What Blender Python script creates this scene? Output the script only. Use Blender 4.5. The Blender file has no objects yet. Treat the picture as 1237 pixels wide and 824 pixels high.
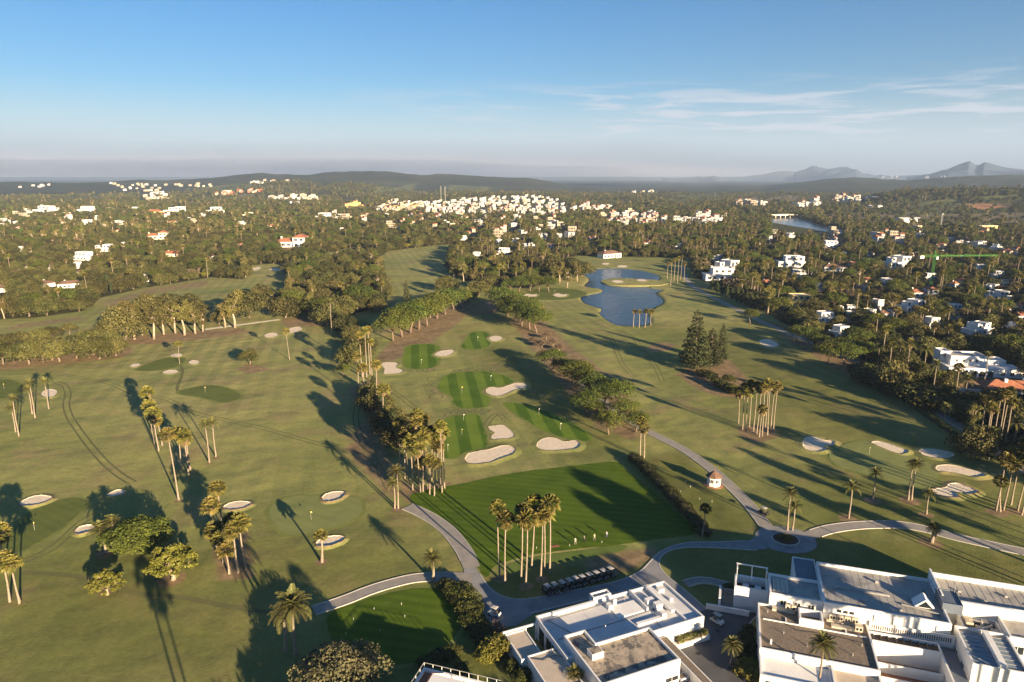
import bpy, math, random
import numpy as np
from mathutils import Vector, Matrix
from mathutils.geometry import tessellate_polygon

SC = bpy.context.scene
COL = SC.collection
R = math.radians
rng = random.Random(7)

# ------------------------------------------------------------------ camera
CAM_H = 80.0
PITCH = R(13.6)
cam_d = bpy.data.cameras.new('camera')
cam_d.sensor_width = 36.0
cam_d.lens = 24.0
cam_d.clip_start = 0.5
cam_d.clip_end = 80000.0
cam = bpy.data.objects.new('camera', cam_d)
COL.objects.link(cam)
cam.location = (0, 0, CAM_H)
cam.rotation_euler = (R(90) - PITCH, 0, 0)
SC.camera = cam

# ------------------------------------------------------------------ sky
SUN_EL = R(12.0)
SHADOW_AZ = R(-34.0)              # shadows fall this far left of the view direction
SUN_AZ = SHADOW_AZ + math.pi      # the sun stands behind, to the right
world = bpy.data.worlds.new('World')
SC.world = world
world.use_nodes = True
wn, wl = world.node_tree.nodes, world.node_tree.links
wn.clear()
w_out = wn.new('ShaderNodeOutputWorld')
w_bg = wn.new('ShaderNodeBackground')
w_bg.inputs['Strength'].default_value = 0.05
w_sky = wn.new('ShaderNodeTexSky')
w_sky.sky_type = 'NISHITA'
w_sky.sun_disc = False
w_sky.sun_elevation = SUN_EL
w_sky.sun_rotation = SUN_AZ
w_sky.altitude = 50.0
w_sky.air_density = 1.0
w_sky.dust_density = 0.35
w_sky.ozone_density = 1.6


def wnode(kind, **kw):
    n = wn.new(kind)
    for k, v in kw.items():
        setattr(n, k, v)
    return n


def wmath(op, a, b=None, clamp=False):
    n = wnode('ShaderNodeMath', operation=op, use_clamp=clamp)
    for i, v in enumerate((a, b)):
        if v is None:
            continue
        if isinstance(v, (int, float)):
            n.inputs[i].default_value = v
        else:
            wl.new(v, n.inputs[i])
    return n.outputs[0]


def wsmooth(v, a, b):
    n = wnode('ShaderNodeMapRange', interpolation_type='SMOOTHSTEP')
    wl.new(v, n.inputs['Value'])
    n.inputs['From Min'].default_value = a
    n.inputs['From Max'].default_value = b
    return n.outputs['Result']


w_tc = wnode('ShaderNodeTexCoord')
w_sep = wnode('ShaderNodeSeparateXYZ')
wl.new(w_tc.outputs['Generated'], w_sep.inputs[0])
w_z = w_sep.outputs['Z']
w_az = wmath('ARCTAN2', w_sep.outputs['X'], w_sep.outputs['Y'])
# a cloud layer seen from below: stretched noise over azimuth and elevation
w_cmb = wnode('ShaderNodeCombineXYZ')
wl.new(wmath('ADD', wmath('MULTIPLY', w_az, 6.5), wmath('MULTIPLY', w_z, 14.0)), w_cmb.inputs[0])
wl.new(wmath('MULTIPLY', w_z, 75.0), w_cmb.inputs[1])
w_n1 = wnode('ShaderNodeTexNoise')
w_n1.inputs['Scale'].default_value = 1.0
w_n1.inputs['Detail'].default_value = 7.0
w_n1.inputs['Roughness'].default_value = 0.62
w_n1.inputs['Distortion'].default_value = 0.6
wl.new(w_cmb.outputs[0], w_n1.inputs['Vector'])
w_cir = wsmooth(w_n1.outputs['Fac'], 0.44, 0.60)
w_win = wmath('MULTIPLY', wsmooth(w_z, 0.02, 0.06), wsmooth(w_z, 0.135, 0.085))
w_cir = wmath('MULTIPLY', w_cir, w_win)
# thin high cloud gathers towards the north east
w_cir = wmath('MULTIPLY', w_cir, wmath('ADD', wmath('MULTIPLY', wsmooth(w_az, -0.40, 0.20), 0.85), 0.05))
# and a pale veil thickens towards the horizon
w_cir = wmath('MAXIMUM', w_cir, wmath('MULTIPLY', wsmooth(w_z, 0.125, 0.03), 0.58))
# a low bank of mist all round the horizon
w_cmb2 = wnode('ShaderNodeCombineXYZ')
wl.new(wmath('MULTIPLY', w_az, 4.0), w_cmb2.inputs[0])
wl.new(wmath('MULTIPLY', w_z, 22.0), w_cmb2.inputs[1])
w_n2 = wnode('ShaderNodeTexNoise')
w_n2.inputs['Scale'].default_value = 1.6
w_n2.inputs['Detail'].default_value = 5.0
wl.new(w_cmb2.outputs[0], w_n2.inputs['Vector'])
w_edge = wmath('ADD', w_z, wmath('MULTIPLY', wmath('SUBTRACT', w_n2.outputs['Fac'], 0.5), 0.020))
w_edge = wmath('ADD', w_edge, wmath('MULTIPLY', wsmooth(w_az, 0.12, 0.50), 0.016))
w_bank = wmath('MULTIPLY', wsmooth(w_edge, 0.060, 0.012), 0.95)

w_hs = wnode('ShaderNodeHueSaturation')
w_hs.inputs['Saturation'].default_value = 1.2
w_hs.inputs['Value'].default_value = 0.58
w_tint = wnode('ShaderNodeMix', data_type='RGBA', blend_type='MULTIPLY')
w_tint.inputs['Factor'].default_value = 1.0
wl.new(w_sky.outputs[0], w_tint.inputs['A'])
w_tint.inputs['B'].default_value = (0.56, 0.82, 1.14, 1)
wl.new(w_tint.outputs['Result'], w_hs.inputs['Color'])
w_m1 = wnode('ShaderNodeMix', data_type='RGBA')
wl.new(w_cir, w_m1.inputs['Factor'])
wl.new(w_hs.outputs[0], w_m1.inputs['A'])
w_m1.inputs['B'].default_value = (3.4, 3.55, 3.9, 1)
w_m2 = wnode('ShaderNodeMix', data_type='RGBA')
wl.new(w_bank, w_m2.inputs['Factor'])
wl.new(w_m1.outputs['Result'], w_m2.inputs['A'])
w_m2.inputs['B'].default_value = (1.62, 1.54, 1.66, 1)
wl.new(w_m2.outputs['Result'], w_bg.inputs['Color'])
wl.new(w_bg.outputs[0], w_out.inputs['Surface'])

# ------------------------------------------------------------------ sun
sun_d = bpy.data.lights.new('sun', 'SUN')
sun_d.energy = 5.0
sun_d.angle = R(0.53)
sun_d.color = (1.0, 0.77, 0.50)
sun = bpy.data.objects.new('sun', sun_d)
COL.objects.link(sun)
sdir = Vector((math.sin(SHADOW_AZ) * math.cos(SUN_EL), math.cos(SHADOW_AZ) * math.cos(SUN_EL), -math.sin(SUN_EL)))
sun.rotation_euler = sdir.to_track_quat('-Z', 'Y').to_euler()

# ------------------------------------------------------------------ exposure and renderer
SC.view_settings.view_transform = 'Standard'
SC.view_settings.look = 'None'
SC.view_settings.exposure = 2.05
SC.view_settings.gamma = 1.0
SC.view_settings.use_curve_mapping = False
SC.render.engine = 'CYCLES'
cy = SC.cycles
cy.use_denoising = True
cy.max_bounces = 5
cy.diffuse_bounces = 2
cy.glossy_bounces = 2
cy.transmission_bounces = 2
cy.transparent_max_bounces = 8
cy.volume_bounces = 0
cy.caustics_reflective = False
cy.caustics_refractive = False

# ------------------------------------------------------------------ photograph geometry
FPX = 1237 * 24 / 36
CP, SP = math.cos(PITCH), math.sin(PITCH)


def pray(x, y):
    a = (x - 618.5) / FPX
    b = -(y - 412.0) / FPX
    return Vector((a, CP + b * SP, -SP + b * CP))


def P(x, y, z=0.0):
    """a point of the photograph's level ground (or of the level z) as a place in the scene"""
    r = pray(x, y)
    t = (CAM_H - z) / -r.z
    return Vector((r.x * t, r.y * t, z))


def height_at(bx, by, ty):
    b = P(bx, by)
    r = pray(bx, ty)
    return CAM_H + r.z * b.y / r.y


# ------------------------------------------------------------------ terrain
def ridge_table(D, pts):
    az, hh = [], []
    for x, y in pts:
        r = pray(x, y)
        az.append(math.atan2(r.x, r.y))
        hh.append(CAM_H + D * r.z / math.hypot(r.x, r.y))
    return np.array(az), np.maximum(np.array(hh), 0.0)


RIDGES = [
    (2250, 0.10, 0.30, ridge_table(2250, [(1000, 262), (1040, 250), (1065, 240), (1090, 233), (1120, 232), (1150, 231), (1200, 230), (1237, 231), (1300, 236), (1400, 260)])),
    (5200, 0.26, 0.30, ridge_table(5200, [(700, 246), (740, 239), (800, 236), (850, 229), (880, 225), (920, 226), (960, 222), (1000, 218), (1030, 216), (1100, 218), (1170, 214), (1237, 213), (1400, 214), (1700, 240)])),
    (4600, 0.20, 0.30, ridge_table(4600, [(-500, 240), (-200, 224), (0, 222), (100, 221), (200, 219), (300, 213), (350, 210), (420, 209), (470, 211), (550, 212), (640, 216), (690, 226), (735, 237), (780, 243)])),
    (3300, 0.16, 0.22, ridge_table(3300, [(120, 244), (180, 238), (260, 228), (320, 219), (360, 218), (430, 223), (500, 232), (560, 240)])),
    (2400, 0.14, 0.20, ridge_table(2400, [(380, 262), (420, 252), (460, 246), (500, 243), (560, 239), (620, 237), (660, 239), (700, 248), (740, 258), (800, 266)])),
    (9500, 0.20, 0.25, ridge_table(9500, [(640, 230), (700, 225), (760, 228), (800, 232), (840, 226), (880, 228), (930, 232)])),
]
_rs = np.random.RandomState(3)
_wv = [(1 / L, _rs.uniform(0, 6.28), _rs.uniform(0, 6.28), A) for L, A in
       [(900, 1), (700, 0.9), (520, .8), (400, .7), (300, .55), (230, .45), (170, .35), (120, .28), (90, .2), (60, .14)] for _ in range(2)]


def swave(x, y):
    s = 0.0
    for k, th, ph, A in _wv:
        s = s + A * np.sin(6.283 * k * (x * math.cos(th) + y * math.sin(th)) + ph)
    return s / 5.0


def terrain(x, y):
    x = np.asarray(x, float)
    y = np.asarray(y, float)
    r = np.hypot(x, y)
    az = np.arctan2(x, y)
    z = np.zeros_like(r)
    for D, wf, wb, (ta, th) in RIDGES:
        c = np.interp(az, ta, th, left=0, right=0)
        w = np.where(r < D, wf, wb) * D
        z = np.maximum(z, c * np.exp(-((r - D) / w) ** 2))
    ramp = np.clip((r - 1000) / 1500, 0, 1)
    z = z * (1 + 0.22 * swave(x * 0.8, y * 0.8) * np.clip((r - 1000) / 1200, 0, 1)) + ramp * (2.5 + 3 * swave(x * 1.3 + 500, y * 1.3))
    return np.maximum(z, 0.0) * np.clip((r - 950) / 300, 0, 1)


def PT(x, y):
    """like P, but on the terrain: the first place where the line of sight meets the ground"""
    r = pray(x, y)
    hr = math.hypot(r.x, r.y)
    ux, uy, sl = r.x / hr, r.y / hr, r.z / hr
    rr = np.geomspace(900, 12000, 1400)
    if sl < 0 and -CAM_H / sl < 950:
        return P(x, y)
    d = CAM_H + sl * rr - terrain(ux * rr, uy * rr)
    k = np.argmax(d < 0)
    if not (d < 0).any():
        return None
    rad = rr[k]
    return Vector((ux * rad, uy * rad, float(terrain(ux * rad, uy * rad))))


# ------------------------------------------------------------------ mesh helpers
class MB:
    def __init__(self):
        self.v, self.f, self.m = [], [], []

    def add(self, vs, fs, mi=0):
        b = len(self.v)
        self.v += [tuple(p) for p in vs]
        self.f += [tuple(b + i for i in q) for q in fs]
        self.m += [mi] * len(fs)
        return self

    def box(self, x0, x1, y0, y1, z0, z1, mi=0):
        return self.add([(x0, y0, z0), (x1, y0, z0), (x1, y1, z0), (x0, y1, z0), (x0, y0, z1), (x1, y0, z1), (x1, y1, z1), (x0, y1, z1)],
                        [(0, 3, 2, 1), (4, 5, 6, 7), (0, 1, 5, 4), (1, 2, 6, 5), (2, 3, 7, 6), (3, 0, 4, 7)], mi)

    def prism(self, poly, z0, z1, mi=0):
        n = len(poly)
        poly = ccw(poly)
        tri = tessellate_polygon([[Vector((p[0], p[1], 0)) for p in poly]])
        vs = [(p[0], p[1], z0) for p in poly] + [(p[0], p[1], z1) for p in poly]
        fs = [(i, (i + 1) % n, n + (i + 1) % n, n + i) for i in range(n)]
        for t in tri:
            t = orient(poly, t)
            fs.append(tuple(n + i for i in t))
            fs.append(tuple(reversed(t)))
        return self.add(vs, fs, mi)

    def sheet(self, poly, z, mi=0):
        poly = ccw(poly)
        tri = tessellate_polygon([[Vector((p[0], p[1], 0)) for p in poly]])
        return self.add([(p[0], p[1], z) for p in poly], [orient(poly, t) for t in tri], mi)

    def tube(self, pts, rad, n=8, mi=0, cap=True):
        pts = [Vector(p) for p in pts]
        if isinstance(rad, (int, float)):
            rad = [rad] * len(pts)
        vs, fs = [], []
        ref = Vector((0.31, 0.95, 0.07))
        for i, p in enumerate(pts):
            d = (pts[min(i + 1, len(pts) - 1)] - pts[max(i - 1, 0)]).normalized()
            a = d.cross(ref)
            if a.length < 1e-3:
                a = d.cross(Vector((1, 0, 0)))
            a.normalize()
            b = d.cross(a)
            for k in range(n):
                t = 2 * math.pi * k / n
                vs.append(p + (a * math.cos(t) + b * math.sin(t)) * rad[i])
        for i in range(len(pts) - 1):
            for k in range(n):
                fs.append((i * n + k, i * n + (k + 1) % n, (i + 1) * n + (k + 1) % n, (i + 1) * n + k))
        if cap:
            fs.append(tuple(range(n - 1, -1, -1)))
            fs.append(tuple((len(pts) - 1) * n + k for k in range(n)))
        return self.add(vs, fs, mi)

    def mesh(self, name, mats, smooth=False):
        me = bpy.data.meshes.new(name)
        me.from_pydata(self.v, [], self.f)
        for m in (mats if isinstance(mats, (list, tuple)) else [mats]):
            me.materials.append(m)
        if any(self.m):
            me.polygons.foreach_set('material_index', self.m)
        if smooth:
            me.polygons.foreach_set('use_smooth', [True] * len(me.polygons))
        me.update()
        return me

    def obj(self, name, mats, parent=None, smooth=False):
        return link(name, self.mesh(name, mats, smooth), parent)


def area2(poly):
    return sum(poly[i - 1][0] * poly[i][1] - poly[i][0] * poly[i - 1][1] for i in range(len(poly)))


def ccw(poly):
    return list(poly) if area2(poly) > 0 else list(reversed(poly))


def orient(poly, t):
    a, b, c = (poly[i] for i in t)
    s = (b[0] - a[0]) * (c[1] - a[1]) - (b[1] - a[1]) * (c[0] - a[0])
    return tuple(t) if s > 0 else (t[0], t[2], t[1])


def link(name, data, parent=None, loc=None, rotz=None, scale=None):
    o = bpy.data.objects.new(name, data)
    COL.objects.link(o)
    if parent is not None:
        o.parent = parent
    if loc is not None:
        o.location = loc
    if rotz is not None:
        o.rotation_euler = (0, 0, rotz)
    if scale is not None:
        o.scale = scale if hasattr(scale, '__len__') else (scale, scale, scale)
    return o


def tag(o, label=None, cat=None, group=None, kind=None):
    if label:
        o['label'] = label
    if cat:
        o['category'] = cat
    if group:
        o['group'] = group
    if kind:
        o['kind'] = kind
    return o


def thing(name, label, cat, loc=(0, 0, 0), rotz=0.0, group=None, scale=1.0):
    o = link(name, None, None, loc, rotz, scale)
    o.empty_display_size = 0.5
    return tag(o, label, cat, group)


def smooth_closed(pts, k=4):
    n = len(pts)
    out = []
    for i in range(n):
        p0, p1, p2, p3 = (Vector(pts[(i + j) % n][:2]) for j in (-1, 0, 1, 2))
        for s in range(k):
            t = s / k
            out.append(0.5 * ((2 * p1) + (p2 - p0) * t + (2 * p0 - 5 * p1 + 4 * p2 - p3) * t * t + (3 * p1 - p0 - 3 * p2 + p3) * t ** 3))
    return out


def smooth_open(pts, k=5):
    n = len(pts)
    out = []
    for i in range(n - 1):
        p0, p1, p2, p3 = (Vector(pts[min(max(i + j, 0), n - 1)][:2]) for j in (-1, 0, 1, 2))
        for s in range(k):
            t = s / k
            out.append(0.5 * ((2 * p1) + (p2 - p0) * t + (2 * p0 - 5 * p1 + 4 * p2 - p3) * t * t + (3 * p1 - p0 - 3 * p2 + p3) * t ** 3))
    out.append(Vector(pts[-1][:2]))
    return out


def gpts(pix):
    return [P(x, y).xy for x, y in pix]


def offset_closed(poly, d):
    """shift a closed outline outwards by d"""
    poly = ccw(poly)
    n = len(poly)
    out = []
    for i in range(n):
        t = (Vector(poly[(i + 1) % n]) - Vector(poly[i - 1])).normalized()
        out.append(Vector(poly[i]) + Vector((t.y, -t.x)) * d)
    return out


def strip_sides(line, w):
    L, Rr = [], []
    n = len(line)
    for i in range(n):
        t = (line[min(i + 1, n - 1)] - line[max(i - 1, 0)]).normalized()
        nn = Vector((-t.y, t.x))
        ww = w[i] if hasattr(w, '__len__') else w
        L.append(line[i] + nn * ww / 2)
        Rr.append(line[i] - nn * ww / 2)
    return L, Rr


def strip(mb, line, w, z, mi=0):
    L, Rr = strip_sides(line, w)
    n = len(line)
    mb.add([(p.x, p.y, z) for p in L] + [(p.x, p.y, z) for p in Rr], [(i, n + i, n + i + 1, i + 1) for i in range(n - 1)], mi)
    return L, Rr


def kerb(mb, line, w=0.22, z0=-0.02, z1=0.13, mi=0):
    L, Rr = strip_sides(line, w)
    n = len(line)
    vs = [(p.x, p.y, z0) for p in L] + [(p.x, p.y, z1) for p in L] + [(p.x, p.y, z1) for p in Rr] + [(p.x, p.y, z0) for p in Rr]
    fs = []
    for i in range(n - 1):
        for a in range(3):
            fs.append((a * n + i, (a + 1) * n + i, (a + 1) * n + i + 1, a * n + i + 1))
    mb.add(vs, fs, mi)


def inside(poly, x, y):
    c = False
    n = len(poly)
    j = n - 1
    for i in range(n):
        xi, yi = poly[i][0], poly[i][1]
        xj, yj = poly[j][0], poly[j][1]
        if (yi > y) != (yj > y) and x < (xj - xi) * (y - yi) / (yj - yi) + xi:
            c = not c
        j = i
    return c


# ------------------------------------------------------------------ materials
def new_mat(name):
    m = bpy.data.materials.new(name)
    m.use_nodes = True
    nt = m.node_tree
    b = nt.nodes['Principled BSDF']
    return m, nt, b


def nd(nt, kind, **kw):
    n = nt.nodes.new(kind)
    for k, v in kw.items():
        setattr(n, k, v)
    return n


def noise(nt, scale, detail=4.0, vec=None, rough=0.55):
    n = nd(nt, 'ShaderNodeTexNoise')
    n.inputs['Scale'].default_value = scale
    n.inputs['Detail'].default_value = detail
    n.inputs['Roughness'].default_value = rough
    if vec is None:
        g = nd(nt, 'ShaderNodeNewGeometry')
        vec = g.outputs['Position']
    nt.links.new(vec, n.inputs['Vector'])
    return n.outputs['Fac']


def ramp(nt, fac, a, b, lo=0.0, hi=1.0):
    n = nd(nt, 'ShaderNodeMapRange', interpolation_type='SMOOTHSTEP')
    nt.links.new(fac, n.inputs['Value'])
    n.inputs['From Min'].default_value = a
    n.inputs['From Max'].default_value = b
    n.inputs['To Min'].default_value = lo
    n.inputs['To Max'].default_value = hi
    return n.outputs['Result']


def mixc(nt, fac, a, b, mode='MIX'):
    n = nd(nt, 'ShaderNodeMix', data_type='RGBA', blend_type=mode)
    for key, v in (('Factor', fac), ('A', a), ('B', b)):
        if isinstance(v, (int, float)):
            n.inputs[key].default_value = v
        elif isinstance(v, tuple):
            n.inputs[key].default_value = (*v[:3], 1)
        else:
            nt.links.new(v, n.inputs[key])
    return n.outputs['Result']


def mth(nt, op, a, b=None, clamp=False):
    n = nd(nt, 'ShaderNodeMath', operation=op, use_clamp=clamp)
    for i, v in enumerate((a, b)):
        if v is None:
            continue
        if isinstance(v, (int, float)):
            n.inputs[i].default_value = v
        else:
            nt.links.new(v, n.inputs[i])
    return n.outputs[0]


def bump(nt, b, fac, strength, dist, normal=None):
    n = nd(nt, 'ShaderNodeBump')
    n.inputs['Strength'].default_value = strength
    n.inputs['Distance'].default_value = dist
    nt.links.new(fac, n.inputs['Height'])
    if normal is not None:
        nt.links.new(normal, n.inputs['Normal'])
    if b is not None:
        nt.links.new(n.outputs[0], b.inputs['Normal'])
    return n.outputs[0]


def attr(nt, name):
    n = nd(nt, 'ShaderNodeAttribute')
    n.attribute_name = name
    return n


def plain(name, c1, c2=None, scale=0.6, rough=0.8, spec=0.3, bmp=0.0, bdist=0.05, metal=0.0, c3=None, s3=0.1, t3=(0.5, 0.7)):
    """a colour with a second tone worked in by noise, and stains of a third"""
    m, nt, b = new_mat(name)
    b.inputs['Roughness'].default_value = rough
    b.inputs['Specular IOR Level'].default_value = spec
    b.inputs['Metallic'].default_value = metal
    c2 = c2 or tuple(v * 0.82 for v in c1)
    f = noise(nt, scale, 5)
    col = mixc(nt, ramp(nt, f, 0.3, 0.7), c1, c2)
    if c3:
        col = mixc(nt, ramp(nt, noise(nt, s3, 6, rough=0.65), *t3), col, c3)
    nt.links.new(col, b.inputs['Base Color'])
    if bmp:
        bump(nt, b, noise(nt, scale * 4, 4), bmp, bdist)
    return m


def leaf_mat(name, dark, light, rnd=0.35, spec=0.15):
    m, nt, b = new_mat(name)
    b.inputs['Roughness'].default_value = 0.65
    b.inputs['Specular IOR Level'].default_value = spec
    t = attr(nt, 'tone').outputs['Fac']
    col = mixc(nt, t, dark, light)
    oi = nd(nt, 'ShaderNodeObjectInfo')
    hs = nd(nt, 'ShaderNodeHueSaturation')
    nt.links.new(ramp(nt, oi.outputs['Random'], 0, 1, 0.485, 0.515), hs.inputs['Hue'])
    nt.links.new(ramp(nt, mth(nt, 'FRACT', mth(nt, 'MULTIPLY', oi.outputs['Random'], 7.31)), 0, 1, 1 - rnd, 1 + rnd), hs.inputs['Value'])
    nt.links.new(col, hs.inputs['Color'])
    nt.links.new(hs.outputs[0], b.inputs['Base Color'])
    return m


def stripes(nt, ang, period):
    g = nd(nt, 'ShaderNodeNewGeometry')
    s = nd(nt, 'ShaderNodeSeparateXYZ')
    nt.links.new(g.outputs['Position'], s.inputs[0])
    d = mth(nt, 'ADD', mth(nt, 'MULTIPLY', s.outputs['X'], math.cos(ang)), mth(nt, 'MULTIPLY', s.outputs['Y'], math.sin(ang)))
    d = mth(nt, 'SINE', mth(nt, 'MULTIPLY', d, math.pi * 2 / period))
    return ramp(nt, d, -0.35, 0.35)


def turf_mat(name, c1, c2, stripe=None, mottle=0.25):
    m, nt, b = new_mat(name)
    b.inputs['Roughness'].default_value = 0.85
    b.inputs['Specular IOR Level'].default_value = 0.1
    f = ramp(nt, noise(nt, 0.12, 5), 0.3, 0.7)
    if stripe:
        st = stripes(nt, R(stripe[0]), stripe[1])
        f = mth(nt, 'ADD', mth(nt, 'MULTIPLY', st, 1 - mottle), mth(nt, 'MULTIPLY', f, mottle))
    col = mixc(nt, f, c1, c2)
    col = mixc(nt, ramp(nt, noise(nt, 2.2, 3), 0.35, 0.75, 0, 0.35), col, tuple(v * 0.6 for v in c1))
    nt.links.new(col, b.inputs['Base Color'])
    n1 = bump(nt, None, noise(nt, 0.05, 3), 0.5, 1.2)
    bump(nt, b, noise(nt, 3.0, 3), 0.4, 0.05, n1)
    return m

# ================================================================== GROUND
# outlines of the place, read off the photograph as points of the ground
WOOD = [
    [(0, 262), (560, 262), (600, 290), (520, 297), (470, 303), (448, 318), (418, 328), (350, 338), (345, 318), (305, 320), (298, 338), (255, 335), (180, 347), (120, 360), (100, 376), (40, 384), (0, 386), (-160, 388), (-160, 262)],
    [(560, 262), (1237, 262), (1420, 262), (1420, 640), (1260, 560), (1190, 520), (1120, 474), (1062, 444), (950, 392), (885, 357), (842, 336), (832, 312), (700, 309), (655, 316), (600, 325), (572, 318), (560, 290)],
    [(540, 300), (600, 300), (655, 318), (690, 330), (640, 348), (580, 345), (545, 330)],
    [(395, 330), (450, 318), (470, 335), (460, 372), (400, 385), (345, 372), (350, 342)],
]
CLEAR = [
    [(300, 322), (345, 318), (352, 338), (340, 348), (295, 345)],
    [(392, 306), (420, 300), (445, 296), (442, 308), (410, 316), (385, 320)],
    [(458, 345), (462, 318), (505, 300), (545, 298), (548, 312), (530, 330), (520, 345), (480, 352)],
    [(700, 310), (830, 312), (840, 345), (700, 330)],
]
DUFF = [
    ([(620, 362), (650, 382), (690, 418), (735, 452), (770, 490), (783, 515), (765, 532), (722, 517), (690, 480), (665, 448), (636, 415), (618, 390)], 4),
    ([(0, 437), (60, 430), (150, 419), (165, 422), (150, 432), (60, 442), (0, 448), (-40, 452), (-40, 440)], 4),
    ([(140, 408), (200, 402), (290, 396), (305, 402), (200, 415), (140, 417)], 4),
    ([(340, 385), (420, 380), (425, 392), (345, 396)], 4),
    ([(450, 436), (478, 405), (520, 378), (560, 362), (575, 368), (555, 390), (515, 418), (470, 438)], 5),
    ([(815, 452), (845, 436), (880, 432), (902, 455), (896, 482), (862, 478), (835, 466)], 3),
    ([(478, 582), (510, 590), (545, 580), (548, 600), (520, 612), (488, 606)], 2.5),
    ([(890, 516), (905, 514), (935, 515), (940, 528), (915, 536), (893, 526)], 1.5),
    ([(920, 385), (965, 400), (1040, 425), (1062, 445), (1060, 470), (1010, 447), (950, 410)], 4),
    ([(783, 419), (790, 415), (808, 414), (816, 418), (808, 424), (790, 425)], 1.0),
    ([(640, 408), (660, 400), (680, 410), (684, 424), (655, 424)], 3),
    ([(560, 372), (585, 362), (612, 366), (600, 378), (570, 382)], 3),
    ([(118, 365), (180, 348), (255, 337), (258, 345), (190, 355), (125, 375)], 8),
    ([(0, 395), (40, 388), (105, 380), (108, 386), (40, 396), (0, 402)], 8),
    ([(415, 545), (440, 500), (475, 560), (495, 600), (470, 600)], 6),
    ([(420, 470), (455, 455), (480, 500), (470, 540), (450, 520)], 3),
    ([(256, 650), (262, 700), (305, 700), (300, 640)], 3),
    ([(283, 445), (310, 441), (330, 446), (300, 452)], 2),
    ([(700, 677), (790, 660), (800, 672), (760, 690), (720, 700)], 4),
]
LUSH_AND_DIM = [
    ([(765, 555), (830, 545), (865, 590), (925, 640), (880, 656), (800, 640)], 5),
    ([(795, 660), (1000, 640), (1237, 670), (1300, 720), (1000, 730), (850, 740)], 5),
    ([(560, 690), (790, 665), (760, 720), (600, 730)], 5),
    ([(400, 720), (560, 700), (640, 780), (600, 830), (380, 830)], 6),
    ([(400, 395), (440, 385), (450, 420), (410, 430)], 5),
    ([(960, 560), (1237, 600), (1237, 660), (960, 640)], 25),
    ([(0, 690), (120, 660), (260, 700), (330, 640), (470, 640), (560, 690), (400, 740), (300, 850), (-80, 850)], 27),  # dimming of the lower-left corner, put into the turf colour
    ([(800, 400), (900, 395), (1060, 470), (1237, 590), (1237, 620), (1000, 560), (880, 480)], 27),
    ([(560, 400), (640, 430), (740, 540), (700, 556), (620, 480)], 16),
]
SOIL = [([(1158, 250), (1166, 246), (1200, 247), (1228, 250), (1226, 253), (1180, 253)], 30)]
MEADOW = [
    ([(1180, 239), (1210, 237), (1237, 236), (1237, 241), (1190, 242)], 40),
    ([(625, 300), (646, 298), (650, 308), (622, 312)], 4),
    ([(710, 243), (760, 241), (765, 246), (715, 247)], 40),
    ([(250, 226), (290, 222), (310, 228), (260, 232)], 60),
    ([(545, 224), (590, 226), (585, 232), (540, 230)], 60),
    ([(455, 226), (500, 222), (495, 230), (450, 234)], 60),
    ([(640, 296), (700, 292), (702, 297), (640, 300)], 5),
    ([(130, 336), (180, 342), (170, 350), (120, 345)], 5),
    ([(1085, 254), (1120, 245), (1150, 241), (1165, 247), (1150, 256), (1100, 260)], 40),
    ([(800, 240), (840, 234), (880, 236), (870, 243), (820, 246)], 60),
    ([(60, 238), (120, 236), (125, 240), (60, 242)], 50),
]
TAN = [
    ([(290, 235), (310, 234), (312, 238), (290, 239)], 40),
    ([(1050, 262), (1237, 256), (1237, 262), (1050, 270)], 40),
    ([(990, 259), (1040, 257), (1120, 261), (1110, 268), (1040, 268), (1000, 266)], 25),
    ([(1120, 262), (1237, 258), (1300, 260), (1300, 270), (1170, 272), (1120, 268)], 30),
    ([(880, 239), (960, 236), (1000, 240), (960, 244), (890, 244)], 60),
]


def pix_to_ground(pix):
    out = []
    for x, y in pix:
        if y > 288:
            out.append(P(x, y).xy)
        else:
            q = PT(x, y)
            out.append(q.xy if q is not None else P(x, max(y, 225)).xy)
    return out


WOODG = [pix_to_ground(p) for p in WOOD]
CLEARG = [pix_to_ground(p) for p in CLEAR]


def poly_weight(X, Y, poly, soft):
    poly = np.array([(p[0], p[1]) for p in poly])
    w = np.zeros_like(X)
    lo, hi = poly.min(0) - soft * 2, poly.max(0) + soft * 2
    sel = (X > lo[0]) & (X < hi[0]) & (Y > lo[1]) & (Y < hi[1])
    x, y = X[sel], Y[sel]
    d = np.full(x.shape, 1e9)
    ins = np.zeros(x.shape, bool)
    n = len(poly)
    for i in range(n):
        a, b = poly[i - 1], poly[i]
        ab = b - a
        t = np.clip(((x - a[0]) * ab[0] + (y - a[1]) * ab[1]) / max((ab ** 2).sum(), 1e-9), 0, 1)
        d = np.minimum(d, np.hypot(x - a[0] - t * ab[0], y - a[1] - t * ab[1]))
        if a[1] != b[1]:
            c = (a[1] > y) != (b[1] > y)
            ins ^= c & (x < (b[0] - a[0]) * (y - a[1]) / (b[1] - a[1]) + a[0])
    s = np.where(ins, d, -d)
    t = np.clip(s / soft * 0.5 + 0.5, 0, 1)
    w[sel] = t * t * (3 - 2 * t)
    return w


az = np.concatenate([np.linspace(-180, -50, 30, endpoint=False), np.linspace(-50, 50, 520, endpoint=False), np.linspace(50, 180, 30, endpoint=False)])
rad = np.concatenate([np.geomspace(4, 75, 16, endpoint=False), np.geomspace(75, 900, 330, endpoint=False), np.geomspace(900, 11000, 190, endpoint=False), np.geomspace(11000, 60000, 12)])
AZ, RD = np.meshgrid(np.radians(az), rad)
GX, GY = RD * np.sin(AZ), RD * np.cos(AZ)
GZ = terrain(GX, GY)
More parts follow.
